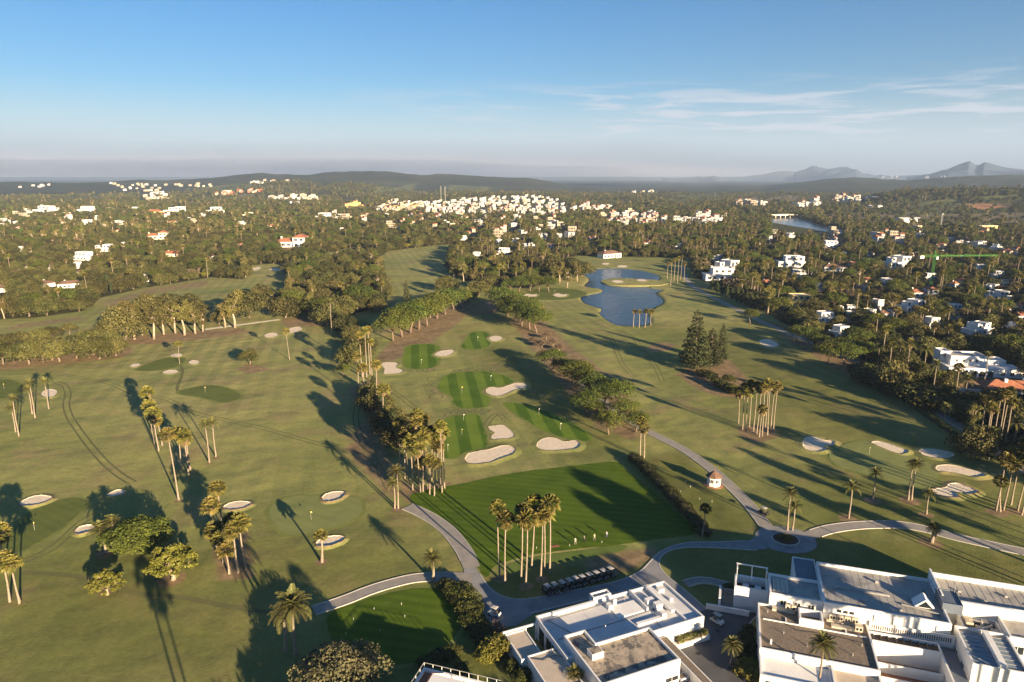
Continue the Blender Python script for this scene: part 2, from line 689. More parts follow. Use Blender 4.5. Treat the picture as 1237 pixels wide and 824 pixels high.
# water lies a little lower than its banks: the lake and the river have beds
LAKE = [(702, 328), (716, 325), (745, 324), (772, 326), (791, 331), (797, 336), (791, 340), (783, 347), (800, 350), (792, 354), (800, 361), (800, 366), (789, 372), (783, 379), (786, 387), (780, 392), (762, 393), (745, 392), (733, 386), (725, 379), (727, 373), (722, 371), (712, 368), (704, 364), (702, 358), (712, 356), (728, 352), (723, 348), (706, 345), (712, 337)]
LAKE_G = smooth_closed(gpts(LAKE), 4)
ISLAND = [(724, 340), (735, 336.8), (755, 336.3), (778, 337.5), (800, 339), (812, 341.5), (800, 345.3), (775, 346), (745, 345.5), (730, 343.3)]
ISLAND_G = smooth_closed(gpts(ISLAND), 4)
wlake = poly_weight(GX, GY, LAKE_G, 1.5)
GZ = GZ - 1.0 * wlake
RIVER = [(930, 267), (934, 263.5), (945, 262.5), (962, 263), (975, 266), (990, 271), (1006, 275), (1022, 278), (1018, 282), (1000, 280), (980, 276), (960, 273), (940, 270)]
RIVER_G = smooth_closed(gpts(RIVER), 3)
wriv = poly_weight(GX, GY, RIVER_G, 14)
GZ = np.where(RD < 2200, np.where(wriv > 0.02, np.minimum(GZ, 0.4), GZ), GZ)
GZ = GZ - 1.5 * wriv
za = np.zeros(GX.shape + (4,), np.float32)
zb = np.zeros(GX.shape + (4,), np.float32)
for p_, s_ in DUFF:
    za[..., 0] = np.maximum(za[..., 0], poly_weight(GX, GY, gpts(p_), s_) * (0.62 if s_ == 8 else 1.0))
for p_ in WOODG:
    za[..., 1] = np.maximum(za[..., 1], poly_weight(GX, GY, p_, 6))
za[..., 1] = np.maximum(za[..., 1], np.clip((RD - 1000) / 300, 0, 1))
for p_ in CLEARG:
    za[..., 1] *= 1 - poly_weight(GX, GY, p_, 5)
for p_, s_ in LUSH_AND_DIM:
    za[..., 2] = np.maximum(za[..., 2], poly_weight(GX, GY, gpts(p_), s_) * (0.85 if s_ == 27 else 1.0))
band = poly_weight(GX, GY, offset_closed(LAKE_G, 2.2), 2.0) * (1 - poly_weight(GX, GY, LAKE_G, 1.0))
za[..., 0] = np.maximum(za[..., 0], band * 0.42)
for lst, ch in ((SOIL, 0), (MEADOW, 1), (TAN, 2)):
    for p_, s_ in lst:
        zb[..., ch] = np.maximum(zb[..., ch], poly_weight(GX, GY, pix_to_ground(p_), s_))
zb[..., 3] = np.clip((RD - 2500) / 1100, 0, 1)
za[..., 1] *= 1 - np.clip(zb[..., 0] + zb[..., 1] + zb[..., 2], 0, 1)
# mulch under single trees is filled in below, before the mesh is written
MULCH = [(951, 643, 2.4), (1025, 627, 2.0), (1054, 605, 2.0), (1099, 605, 2.3), (1119, 622, 1.6), (1124, 656, 2.4), (1204, 619, 2.3), (1230, 619, 2.3),
         (388, 679, 1.2), (523, 701, 1.0), (277, 694, 1.6), (290, 692, 1.6), (300, 441, 2.0), (207, 700, 2.6), (216, 605, 1.0), (253, 560, 1.0), (261, 553, 1.0),
         (604, 699, 1.2), (635, 708, 1.4), (655, 700, 1.2), (480, 615, 1.4), (128, 668, 2.0), (130, 712, 1.5)]
for x_, y_, r_ in MULCH:
    c_ = P(x_, y_)
    dd = np.hypot(GX - c_.x, GY - c_.y)
    za[..., 0] = np.maximum(za[..., 0], np.clip((r_ + 0.7 - dd) / 1.0, 0, 1))

m_ground, nt, b = new_mat('ground_turf')
b.inputs['Roughness'].default_value = 0.9
b.inputs['Specular IOR Level'].default_value = 0.08
A_, B_ = attr(nt, 'za'), attr(nt, 'zb')
sa, sb = nd(nt, 'ShaderNodeSeparateColor'), nd(nt, 'ShaderNodeSeparateColor')
nt.links.new(A_.outputs['Color'], sa.inputs[0])
nt.links.new(B_.outputs['Color'], sb.inputs[0])
n_big, n_mid, n_fine = noise(nt, 0.011, 5), noise(nt, 0.055, 6, rough=0.62), noise(nt, 0.9, 5, rough=0.65)
col = mixc(nt, ramp(nt, n_big, 0.36, 0.64), (0.224, 0.242, 0.072), (0.332, 0.310, 0.112))
col = mixc(nt, ramp(nt, n_mid, 0.50, 0.68, 0, 0.75), col, (0.345, 0.262, 0.125))
col = mixc(nt, ramp(nt, noise(nt, 0.030, 5, rough=0.6), 0.52, 0.66, 0, 0.6), col, (0.150, 0.185, 0.062))
st = stripes(nt, R(14), 7.0)
col = mixc(nt, mth(nt, 'MULTIPLY', st, ramp(nt, noise(nt, 0.008, 3), 0.38, 0.60, 0.10, 0.50)), col, (0.165, 0.190, 0.064))
col = mixc(nt, mth(nt, 'MULTIPLY', stripes(nt, R(-58), 13.0), ramp(nt, noise(nt, 0.009, 3, vec=attr(nt, 'position').outputs['Vector']), 0.45, 0.62, 0.0, 0.26)), col, (0.30, 0.29, 0.11))
col = mixc(nt, ramp(nt, noise(nt, 0.30, 6, rough=0.7), 0.48, 0.72, 0, 0.45), col, (0.30, 0.235, 0.095))
lush_dim_c = mixc(nt, ramp(nt, n_mid, 0.35, 0.65), (0.095, 0.112, 0.024), (0.155, 0.152, 0.042))
col = mixc(nt, mth(nt, 'MULTIPLY', sa.outputs[2], 0.85), col, lush_dim_c)
duffc = mixc(nt, ramp(nt, noise(nt, 0.35, 5), 0.35, 0.65), (0.315, 0.215, 0.125), (0.205, 0.142, 0.082))


def irregular(w, k=0.9):
    return ramp(nt, mth(nt, 'ADD', w, mth(nt, 'MULTIPLY', mth(nt, 'SUBTRACT', noise(nt, 0.22, 5, rough=0.65), 0.5), k)), 0.30, 0.75)


col = mixc(nt, mth(nt, 'MULTIPLY', irregular(sa.outputs[0]), 0.92), col, duffc)
woodc = mixc(nt, ramp(nt, noise(nt, 0.018, 7, rough=0.7), 0.40, 0.62), (0.050, 0.052, 0.022), (0.105, 0.095, 0.045))
woodc = mixc(nt, ramp(nt, noise(nt, 0.006, 6, rough=0.65), 0.55, 0.68, 0, 0.55), woodc, (0.150, 0.135, 0.060))
woodc = mixc(nt, ramp(nt, noise(nt, 0.05, 3), 0.3, 0.7, 0, 0.6), woodc, (0.035, 0.042, 0.018))
# cloud shade on the hills is put into the colour, as darker scrub
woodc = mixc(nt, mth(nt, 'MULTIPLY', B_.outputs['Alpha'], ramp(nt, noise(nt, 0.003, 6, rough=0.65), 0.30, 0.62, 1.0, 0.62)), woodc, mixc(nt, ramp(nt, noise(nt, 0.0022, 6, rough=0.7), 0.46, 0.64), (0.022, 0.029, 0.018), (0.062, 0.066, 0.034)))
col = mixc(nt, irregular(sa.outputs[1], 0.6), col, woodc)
col = mixc(nt, sb.outputs[0], col, (0.42, 0.20, 0.10))
col = mixc(nt, sb.outputs[1], col, (0.095, 0.110, 0.038))
col = mixc(nt, sb.outputs[2], col, (0.185, 0.145, 0.082))
col = mixc(nt, ramp(nt, n_fine, 0.32, 0.70, 0.28, 0), col, (0.055, 0.055, 0.022))
nt.links.new(col, b.inputs['Base Color'])
bn = bump(nt, None, noise(nt, 0.028, 3), 0.55, 3.2)
bn = bump(nt, None, noise(nt, 0.16, 4), 0.35, 0.5, bn)
bump(nt, b, noise(nt, 2.5, 4), 0.5, 0.10, bn)

nr, na = GX.shape
verts = np.stack([GX, GY, GZ], -1).reshape(-1, 3)
I = np.arange(nr - 1)[:, None] * na + np.arange(na)[None, :]
J = np.arange(nr - 1)[:, None] * na + (np.arange(na)[None, :] + 1) % na
quads = np.stack([I, I + na, J + na, J], -1).reshape(-1, 4)
# a cap over the centre of the polar sheet
me = bpy.data.meshes.new('ground')
nq = len(quads)
me.vertices.add(len(verts))
me.vertices.foreach_set('co', verts.ravel())
me.loops.add(nq * 4 + na)
me.polygons.add(nq + 1)
me.loops.foreach_set('vertex_index', np.concatenate([quads.ravel(), np.arange(na)]).astype(np.int32))
me.polygons.foreach_set('loop_start', np.concatenate([np.arange(nq) * 4, [nq * 4]]).astype(np.int32))
me.polygons.foreach_set('loop_total', np.concatenate([np.full(nq, 4), [na]]).astype(np.int32))
me.polygons.foreach_set('use_smooth', np.ones(nq + 1, bool))
me.update(calc_edges=True)
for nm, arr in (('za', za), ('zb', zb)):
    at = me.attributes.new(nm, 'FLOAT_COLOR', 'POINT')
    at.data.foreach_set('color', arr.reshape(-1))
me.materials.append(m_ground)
if me.polygons[0].normal.z < 0:
    me.flip_normals()
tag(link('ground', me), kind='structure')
del verts, quads

# ------------------------------------------------------------------ mountains on the horizon
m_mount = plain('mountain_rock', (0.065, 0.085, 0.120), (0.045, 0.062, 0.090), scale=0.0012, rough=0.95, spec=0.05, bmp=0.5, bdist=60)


def mountain(name, D, depth, crest, amp, seed):
    ta, th = ridge_table(D, crest)
    rs = np.random.RandomState(seed)
    na_, nr_ = 170, 34
    aa = np.linspace(ta[0], ta[-1], na_)
    rr = np.linspace(D - depth * 0.55, D + depth * 0.45, nr_)
    A2, R2 = np.meshgrid(aa, rr)
    c = np.interp(A2, ta, th)
    prof = np.where(R2 < D, 1 - np.clip((D - R2) / (depth * 0.55), 0, 1) ** 0.8, 1 - np.clip((R2 - D) / (depth * 0.45), 0, 1) ** 1.2)
    x, y = R2 * np.sin(A2), R2 * np.cos(A2)
    nz = np.zeros_like(x)
    for L in (2600, 1700, 1100, 700, 450, 300):
        th_ = rs.uniform(0, 6.28)
        nz += (L / 2600) ** 0.8 * (1 - 2 * np.abs(np.sin(3.14159 / L * (x * math.cos(th_) + y * math.sin(th_)) + rs.uniform(0, 6))))
    z = c * prof + nz * amp * prof * (1 - prof) * 2.2 - 5
    v = np.stack([x, y, z], -1).reshape(-1, 3)
    f = [(i * na_ + j, i * na_ + j + 1, (i + 1) * na_ + j + 1, (i + 1) * na_ + j) for i in range(nr_ - 1) for j in range(na_ - 1)]
    mb = MB()
    mb.add(v.tolist(), f)
    tag(mb.obj(name, m_mount, smooth=True), kind='structure')


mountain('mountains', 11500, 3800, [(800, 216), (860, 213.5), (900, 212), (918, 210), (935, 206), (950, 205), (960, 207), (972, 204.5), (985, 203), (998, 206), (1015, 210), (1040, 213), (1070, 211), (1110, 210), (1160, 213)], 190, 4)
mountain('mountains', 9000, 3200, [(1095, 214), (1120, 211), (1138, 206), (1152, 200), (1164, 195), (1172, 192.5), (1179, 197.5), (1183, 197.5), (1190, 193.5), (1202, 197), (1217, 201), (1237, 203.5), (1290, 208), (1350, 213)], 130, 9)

# ------------------------------------------------------------------ water
def water_mat(name, deep, rough, scale, strength):
    m, nt, b = new_mat(name)
    b.inputs['Base Color'].default_value = (*deep, 1)
    b.inputs['Roughness'].default_value = rough
    b.inputs['IOR'].default_value = 1.33
    b.inputs['Specular IOR Level'].default_value = 0.26
    n1 = bump(nt, None, noise(nt, scale, 4), strength, 0.25)
    bump(nt, b, noise(nt, scale * 0.18, 4), strength * 0.6, 0.6, n1)
    return m


m_lake = water_mat('lake_water', (0.007, 0.029, 0.066), 0.10, 0.8, 0.9)
mb = MB().sheet(LAKE_G, -0.30)
tag(mb.obj('lake', m_lake), kind='structure')
mb = MB().sheet(RIVER_G, -0.55)
tag(mb.obj('river', water_mat('river_water', (0.10, 0.15, 0.20), 0.2, 0.2, 0.3)), kind='structure')

# ------------------------------------------------------------------ mown greens
m_target = turf_mat('target_green_turf', (0.058, 0.115, 0.008), (0.150, 0.215, 0.024), (8, 7.4), 0.3)
m_range = turf_mat('range_turf', (0.056, 0.098, 0.006), (0.088, 0.136, 0.010), (77, 2.6), 0.5)
m_green = turf_mat('green_turf', (0.100, 0.125, 0.028), (0.130, 0.150, 0.038), (60, 2.4), 0.6)
m_palegreen = turf_mat('pale_green_turf', (0.180, 0.205, 0.068), (0.215, 0.232, 0.082), (60, 3.0), 0.6)
m_tee = turf_mat('tee_turf', (0.10, 0.15, 0.03), (0.13, 0.17, 0.04), None)
GREENS = [
    ('target_green', m_target, [(492, 418.5), (510, 416), (527, 417), (531, 424), (530, 434), (528, 441), (516, 445), (500, 446), (489, 442), (489, 430)]),
    ('target_green', m_target, [(568, 403), (578, 400.5), (588, 402), (592, 410), (589, 419), (575, 422), (558, 420), (562, 411)]),
    ('target_green', m_target, [(543, 452), (560, 450), (583, 449), (606, 453), (620, 461), (604, 466), (592, 470), (591, 480), (588, 490), (570, 493), (552, 491), (545, 479), (531, 471), (532, 459)]),
    ('target_green', m_target, [(540, 506), (556, 502), (575, 501), (582, 509), (587, 527), (588, 539), (574, 546), (556, 551), (540, 553), (536, 545), (536, 525)]),
    ('target_green', m_target, [(610, 487), (632, 488), (658, 496), (682, 507), (706, 520), (716, 530), (700, 533), (680, 528), (655, 519), (632, 506), (618, 496)]),
    ('driving_range', m_range, [(497, 598), (560, 584), (620, 571.5), (690, 563), (742, 558), (757, 568), (790, 595), (820, 622), (842, 643), (790, 652), (740, 659), (690, 664), (640, 671), (600, 683), (588, 697), (576, 684), (561, 664), (540, 642), (518, 622)]),
    ('tee_strip', m_tee, [(616, 682), (655, 671), (700, 665), (752, 658.5), (749, 666), (700, 675), (655, 683), (618, 692)]),
    ('putting_green', m_green, [(216, 473), (231, 469), (246, 466.5), (260, 466.5), (276, 470), (289, 475), (289, 481), (272, 486), (258, 484), (240, 479), (222, 477)]),
    ('putting_green', m_green, [(165, 446.5), (178, 440), (195, 434), (213, 431), (222, 434), (218, 441), (200, 446), (180, 448)]),
    ('putting_green', m_green, [(-40, 462), (0, 458.5), (20, 461.5), (30, 469), (20, 477), (0, 481.5), (-40, 484)]),
    ('putting_green', m_green, [(10, 648), (30, 624), (55, 610), (85, 602.5), (104, 605), (99, 617), (76, 637), (45, 656), (20, 668), (-20, 680), (-20, 660)]),
    ('putting_green', m_palegreen, [(325, 616), (338, 604), (362, 599), (400, 600), (432, 602), (436, 618), (418, 632), (385, 641), (350, 646), (332, 634)]),
    ('putting_green', m_range, [(396, 746), (430, 729), (470, 717), (510, 711), (545, 714), (562, 728), (560, 752), (538, 780), (500, 800), (450, 804), (412, 795)]),
    ('putting_green', m_palegreen, [(1003, 546), (1022, 536), (1045, 533), (1068, 537), (1095, 548), (1122, 560), (1134, 573), (1124, 588), (1098, 588), (1060, 577), (1022, 567), (1004, 557)]),
    ('putting_green', m_green, [(640, 352), (664, 348), (695, 350), (708, 355), (690, 361), (655, 362), (632, 359)]),
    ('putting_green', m_green, [(412, 390), (432, 386), (446, 392), (440, 402), (418, 404), (408, 397)]),
]
m_collar = turf_mat('collar_turf', (0.150, 0.175, 0.045), (0.190, 0.205, 0.058), None)
rg = random.Random(8)
for i, (nm, mt, pix) in enumerate(GREENS):
    ol = ccw(smooth_closed(gpts(pix), 9))
    amp = 0.55 if nm == 'target_green' else 0.12
    ol = [p + Vector((rg.uniform(-amp, amp), rg.uniform(-amp, amp))) for p in ol]
    mb = MB().sheet(ol, 0.012 + 0.004 * i)
    o = tag(mb.obj(nm, mt), kind='structure')
    if nm in ('putting_green', 'target_green'):
        co = [p + Vector((rg.uniform(-.25, .25), rg.uniform(-.25, .25))) for p in offset_closed(ccw(smooth_closed(gpts(pix), 5)), 1.0)]
        MB().sheet(co, 0.0095 + 0.0001 * i).obj('collar', m_collar, o)
isl = MB()
top = offset_closed(ISLAND_G, -1.6)
isl.sheet(top, 0.42)
n_ = len(top)
base = ccw(ISLAND_G)
isl.add([(p.x, p.y, -0.9) for p in base] + [(p.x, p.y, 0.42) for p in top], [(k, (k + 1) % n_, n_ + (k + 1) % n_, n_ + k) for k in range(n_)])
tag(isl.obj('island', m_ground), kind='structure')

# ------------------------------------------------------------------ bunkers: grass lip and hollow of sand
m_sand = plain('bunker_sand', (0.74, 0.63, 0.48), (0.64, 0.53, 0.39), scale=0.8, rough=0.95, spec=0.1, bmp=0.8, bdist=0.15, c3=(0.46, 0.36, 0.25), s3=0.5, t3=(0.60, 0.78))
BUNKERS = [
    ('large pale bunker below the striped targets, nearest the driving range', [(562, 554), (567, 548), (580, 545), (592, 543), (605, 539), (616, 539), (622, 544), (618, 550), (606, 554), (595, 558), (580, 561), (566, 560)], 0.5),
    ('kidney-shaped bunker just above the largest one by the range', [(590, 516), (598, 514.5), (608, 514), (615, 519), (621, 526), (616, 530), (606, 531), (596, 531), (594, 527), (598, 523), (593, 520)], 0.4),
    ('long bunker right of the kidney-shaped one, above the range edge', [(648, 538), (653, 532), (662, 529), (672, 530), (682, 534), (694, 532.5), (700, 537), (697, 542), (682, 544), (665, 545), (653, 543)], 0.5),
    ('boot-shaped bunker on the right edge of the middle striped target', [(587, 471), (594, 468), (604, 469), (614, 466), (624, 463), (634, 464), (635, 469), (622, 472), (612, 476), (602, 479), (590, 476)], 0.45),
    ('notched bunker left of the far striped target', [(459, 440), (466, 438), (475, 438), (481, 440), (478, 444), (483, 446), (487, 448), (484, 451), (474, 452), (464, 452), (465, 446)], 0.4),
    ('oval bunker at the right side of the far striped target', [(525, 429), (530, 425), (538, 423.5), (546, 423), (548, 426), (541, 430), (533, 431)], 0.4),
    ('shaded bunker beside the farthest striped target', [(591, 408), (597, 406), (604, 406.5), (607, 409), (602, 412), (594, 412)], 0.3),
    ('small oval bunker beyond the pale green, left of the cart path', [(387, 601), (394, 596), (405, 593.5), (415, 594), (419, 598), (412, 604), (400, 608), (390, 607)], 0.8),
    ('bunker tucked behind the short palm below the pale green', [(380, 656), (388, 650), (400, 647), (413, 647), (419, 651), (412, 657), (398, 662), (384, 662)], 0.8),
    ('flat bunker right of the leaning palm cluster', [(268, 613), (275, 608), (288, 605), (302, 606), (306, 610), (297, 615), (282, 618), (271, 617)], 0.7),
    ('bunker at the upper left of the green by the left edge', [(22, 609), (32, 602), (48, 598), (62, 599), (66, 603), (54, 609), (38, 613), (25, 613)], 0.8),
    ('bunker below the left-edge green beside the date palms', [(87, 645), (94, 637), (106, 634), (119, 634), (120, 639), (110, 644), (97, 648)], 0.8),
    ('small bunker in the shadow of the broad pine', [(126, 600), (133, 595), (144, 591), (153, 593), (150, 598), (138, 602)], 0.7),
    ('round bunker right of the three dark palms', [(50, 475), (57, 471), (66, 471), (69, 475), (63, 480), (53, 480)], 0.5),
    ('thin bunker below the far left green', [(197, 450), (204, 447.5), (213, 447.5), (215, 450), (207, 452), (199, 452)], 0.4),
    ('sliver of bunker left of the far left green', [(157, 442), (163, 439.5), (169, 440), (166, 443), (160, 444)], 0.3),
    ('sliver of bunker above the far left green', [(206, 429.5), (213, 427.5), (220, 428), (218, 431), (210, 431.5)], 0.3),
    ('small round bunker right of the far left green', [(228, 438), (233, 435.5), (240, 436.5), (239, 439.5), (232, 440.5)], 0.4),
    ('heart-shaped bunker left of the right-hand green', [(970, 532), (976, 528), (986, 528.5), (996, 532), (1008, 534), (1006, 539), (996, 540), (999, 544), (988, 546), (976, 544), (970, 539)], 0.6),
    ('long tapering bunker above the right-hand green', [(1053, 535), (1060, 533.5), (1072, 536), (1086, 541), (1097, 545), (1092, 549), (1078, 546), (1063, 540)], 0.6),
    ('crescent bunker at the upper right of the right-hand green', [(1110, 545), (1117, 542.5), (1130, 543), (1144, 546), (1153, 550), (1146, 554), (1132, 554), (1118, 551)], 0.6),
    ('long bunker right of the right-hand green', [(1131, 565), (1138, 562), (1152, 562.5), (1170, 567), (1184, 571), (1191, 575), (1178, 577), (1160, 573), (1146, 571), (1134, 570)], 0.6),
    ('winged bunker below the right-hand green', [(1121, 592), (1130, 590), (1140, 588), (1146, 583.5), (1158, 584), (1172, 589), (1184, 596), (1172, 599), (1158, 597), (1160, 602), (1146, 602), (1130, 598)], 0.7),
    ('far small bunker on the left fairway below the oaks', [(320, 405), (326, 402.5), (334, 403), (335, 406), (327, 408), (321, 407.5)], 0.4),
    ('larger far bunker right of its small neighbour on the left fairway', [(345, 400), (352, 396.5), (361, 395), (365, 398), (357, 402), (348, 403)], 0.4),
    ('left bunker of the pair below the umbrella pines by the lake', [(632, 357), (637, 355), (643, 356), (649, 355.5), (648, 358), (640, 359)], 0.4),
    ('right bunker of the pair below the umbrella pines by the lake', [(668, 356.5), (674, 354.5), (679, 356), (685, 355.5), (684, 358), (675, 359)], 0.4),
    ('bunker on the left end of the lake island', [(739, 340.5), (744, 339.2), (752, 340), (752, 342), (746, 342.8)], 0.3),
    ('bunker on the right end of the lake island', [(769, 338.8), (774, 338), (781, 339), (780, 340.7), (773, 340.6)], 0.3),
    ('bunker on the far bank of the lake, right one', [(745, 322), (750, 320.5), (757, 321), (757, 323), (750, 323.3)], 0.3),
    ('bunker on the far bank of the lake, left one', [(727, 318.7), (731, 317.7), (736, 318.3), (735, 319.7), (730, 320)], 0.3),
    ('grey bunker on the fairway right of the tall conifers', [(917, 413), (923, 410), (932, 411), (940, 416), (936, 420), (926, 419)], 0.4),
    ('left bunker in the gap among the far oaks', [(302, 326), (307, 323.5), (314, 322.5), (314, 325), (308, 327)], 0.4),
    ('right bunker in the gap among the far oaks', [(325, 326), (331, 323.8), (339, 324.5), (343, 326.5), (334, 327.6)], 0.4),
]
for i, (lab, pix, hl) in enumerate(BUNKERS):
    ol = ccw(smooth_closed(gpts(pix), 5))
    if hl > 0.65:
        ol = offset_closed(ol, -0.45)
    rj = random.Random(100 + i)
    ol = [p + Vector((rj.uniform(-.16, .16), rj.uniform(-.16, .16))) for p in ol]
    z0 = 0.42 if 'island' in lab else 0.0
    c = Vector((sum(p.x for p in ol) / len(ol), sum(p.y for p in ol) / len(ol)))
    root = thing('bunker', lab, 'bunker', (c.x, c.y, z0), group='sand bunkers on the course')
    rs = random.Random(i)
    small = min(1.0, math.sqrt(abs(area2(ol)) / 2) / 9.0)
    off = [(2.2 * small, -0.02), (1.0 * small, hl * 0.32), (0.35 * small, hl * 0.58), (0.0, hl * 0.55), (-0.25 * small, hl * 0.28), (-0.5 * small, 0.08)]
    rings = []
    wob = []
    for k in range(len(ol)):
        t_ = (ol[(k + 1) % len(ol)] - ol[k - 1]).normalized()
        f_ = t_.y * -math.sin(SHADOW_AZ) + t_.x * math.cos(SHADOW_AZ)      # outward normal towards the sun
        wob.append((0.55 + 0.75 * max(0.0, f_)) * (0.85 + 0.15 * math.sin(k * 0.35 + rs.random() * 0.4)))
    if hl > 0.65:
        hl *= 1.25
    for o_, z_ in off:
        rings.append([(p.x - c.x, p.y - c.y, z_ * (wob[k] if z_ > 0.1 else 1)) for k, p in enumerate(offset_closed(ol, o_))])
    n = len(ol)
    lip, sand = MB(), MB()
    for a in range(3):
        lip.add(rings[a] + rings[a + 1], [(k, (k + 1) % n, n + (k + 1) % n, n + k) for k in range(n)])
    LIPW = (0.0, 0.48, 0.72, 0.85) if hl > 0.65 else (0.0, 0.25, 0.42, 0.5)
    lo_ = lip.obj('lip', m_ground, root, True)
    at_ = lo_.data.attributes.new('za', 'FLOAT_COLOR', 'POINT')
    at_.data.foreach_set('color', [v_ for a in range(3) for ring_ in (LIPW[a], LIPW[a + 1]) for k in range(n) for v_ in (ring_, 0.0, 0.0, 1.0)])
    for a in range(3, 5):
        sand.add(rings[a] + rings[a + 1], [(k, (k + 1) % n, n + (k + 1) % n, n + k) for k in range(n)])
    inner = [(p[0], p[1]) for p in rings[5]]
    sand.sheet(inner, 0.08)
    sand.obj('sand', m_sand, root, True)

# ------------------------------------------------------------------ drive, cart paths and kerbs
m_asph = plain('asphalt', (0.27, 0.265, 0.26), (0.21, 0.207, 0.205), scale=0.35, rough=0.9, bmp=0.3, bdist=0.02, c3=(0.15, 0.15, 0.15), s3=0.12, t3=(0.56, 0.72))
m_path = plain('cart_path_concrete', (0.30, 0.275, 0.24), (0.24, 0.22, 0.195), scale=0.5, rough=0.9, bmp=0.25, bdist=0.02)
m_kerb = plain('kerb_concrete', (0.50, 0.47, 0.42), (0.40, 0.37, 0.33), scale=1.2, rough=0.9)
DRIVE = [(560, 688), (573, 684), (580, 694), (592, 711), (606, 720), (622, 724), (645, 723), (690, 714), (745, 702.5), (772, 691), (785, 679), (796, 668), (812, 660), (835, 655.5), (870, 655), (905, 653), (920, 645), (935, 655), (925, 664), (905, 664), (860, 661.5), (828, 661.5), (808, 666), (798, 674), (797, 684), (806, 696), (822, 709), (840, 724), (855, 737), (850, 744), (846, 740), (802, 704), (742, 718), (645, 742), (622, 757), (602, 758), (588, 745), (579, 727), (570, 710), (562, 700)]
d = MB().sheet(gpts(DRIVE), 0.090)
drive = tag(d.obj('driveway', m_asph), kind='structure')
for seg in ([(580, 694), (592, 711), (606, 720), (622, 724), (645, 723), (690, 714), (745, 702.5), (772, 691), (785, 679), (796, 668), (812, 660), (835, 655.5), (870, 655), (900, 653.5)],
            [(915, 664.5), (905, 664.5), (860, 661.8), (828, 661.8), (808, 666), (798, 674), (797, 684), (806, 696), (822, 709), (840, 724), (853, 736)],
            [(564, 703), (570, 711), (579, 728), (588, 746), (601, 758)], [(640, 741.5), (742, 716.5), (800, 702.5)]):
    k = MB()
    kerb(k, smooth_open(gpts(seg), 4))
    k.obj('kerb', m_kerb, drive)


def cart_path(pix, width, z, mat=m_path, trim=(0, 0)):
    line = smooth_open(gpts(pix), 5)
    mb = MB()
    L, Rr = strip(mb, line, width, z)
    o = tag(mb.obj('cart_path', mat), kind='structure')
    for side in (L, Rr):
        s = side[trim[0]:len(side) - trim[1]]
        k = MB()
        kerb(k, s, 0.20, -0.02, 0.11 + z - 0.06)
        k.obj('kerb', m_kerb, o)
    return o


cart_path([(492, 612), (508, 619), (524, 628), (540, 640), (553, 655), (563, 670), (570, 686)], 3.6, 0.098, trim=(0, 3))
cart_path([(379, 738), (400, 731), (420, 724), (445, 714), (470, 706), (500, 699), (530, 697), (556, 697), (570, 700)], 3.0, 0.106, trim=(0, 8))
cart_path([(948, 656), (975, 648), (1000, 640), (1030, 635.5), (1060, 634), (1090, 634.5), (1120, 640), (1150, 648), (1190, 657), (1237, 667), (1300, 680)], 3.4, 0.098, trim=(7, 0))
cart_path([(938, 651), (925, 636), (908, 614), (890, 595), (870, 576), (850, 560), (825, 543), (800, 530), (780, 520), (760, 508), (735, 490), (700, 462)], 3.0, 0.106, trim=(5, 0))
cart_path([(824, 322), (827, 333), (836, 345), (852, 355), (875, 366), (900, 379), (930, 393), (970, 410), (1010, 426), (1045, 443), (1085, 466), (1120, 488), (1160, 516), (1200, 543), (1240, 570), (1290, 600)], 3.2, 0.05)
cart_path([(248, 398), (270, 395), (300, 391), (338, 386)], 2.2, 0.05)
cart_path([(413, 372), (425, 369), (437, 371)], 2.0, 0.05)
# the turning circle with its planted island
ci = P(949, 652)
ring = [(ci.x + 6.6 * math.cos(t * math.pi / 16), ci.y + 6.0 * math.sin(t * math.pi / 16)) for t in range(32)]
circle = tag(MB().sheet(ring, 0.114).obj('turning_circle', m_asph), kind='structure')
k = MB()
kr = [Vector((ci.x + 2.9 * math.cos(t * math.pi / 16), ci.y + 2.7 * math.sin(t * math.pi / 16))) for t in range(33)]
kerb(k, kr, 0.25, 0.0, 0.26)
k.obj('kerb', m_kerb, circle)
m_soil = plain('bed_soil', (0.075, 0.050, 0.033), (0.050, 0.034, 0.024), scale=1.0, rough=0.95, bmp=0.6, bdist=0.1)
MB().sheet([p for p in kr[:-1]], 0.20).obj('bed', m_soil, circle)
COURT = [(842, 741), (853, 737), (870, 728), (905, 734), (918, 740), (907, 752), (895, 765), (889, 782), (892, 805), (905, 834), (870, 850), (820, 800), (812, 776), (851, 763), (850, 748)]
court = tag(MB().sheet(gpts(COURT), 0.100).obj('courtyard', plain('courtyard_asphalt', (0.095, 0.096, 0.10), (0.075, 0.076, 0.08), scale=0.3, rough=0.85, bmp=0.3, bdist=0.02)), kind='structure')
k = MB()
kerb(k, smooth_open(gpts([(917, 741), (907, 752), (895, 765), (889, 782), (892, 805), (905, 834)]), 4))
k.obj('kerb', m_kerb, court)
m_cover = plain('manhole_iron', (0.03, 0.03, 0.032), rough=0.6)
for x_, y_ in [(867, 763), (843, 790), (882, 808)]:
    q = P(x_, y_)
    MB().sheet([(q.x + 0.45 * math.cos(t * .5236), q.y + 0.45 * math.sin(t * .5236)) for t in range(12)], 0.106).obj('drain_cover', m_cover, court)
fp = MB()
strip(fp, smooth_open(gpts([(828, 706), (842, 702), (858, 702.5), (880, 708)]), 4), 2.0, 0.12)
fpo = tag(fp.obj('footpath', m_path), kind='structure')
for w_ in (-1.05, 1.05):
    L, Rr = strip_sides(smooth_open(gpts([(828, 706), (842, 702), (858, 702.5), (880, 708)]), 4), 2.1)
    k = MB()
    kerb(k, L if w_ > 0 else Rr, 0.2, 0, 0.25)
    k.obj('kerb', m_kerb, fpo)

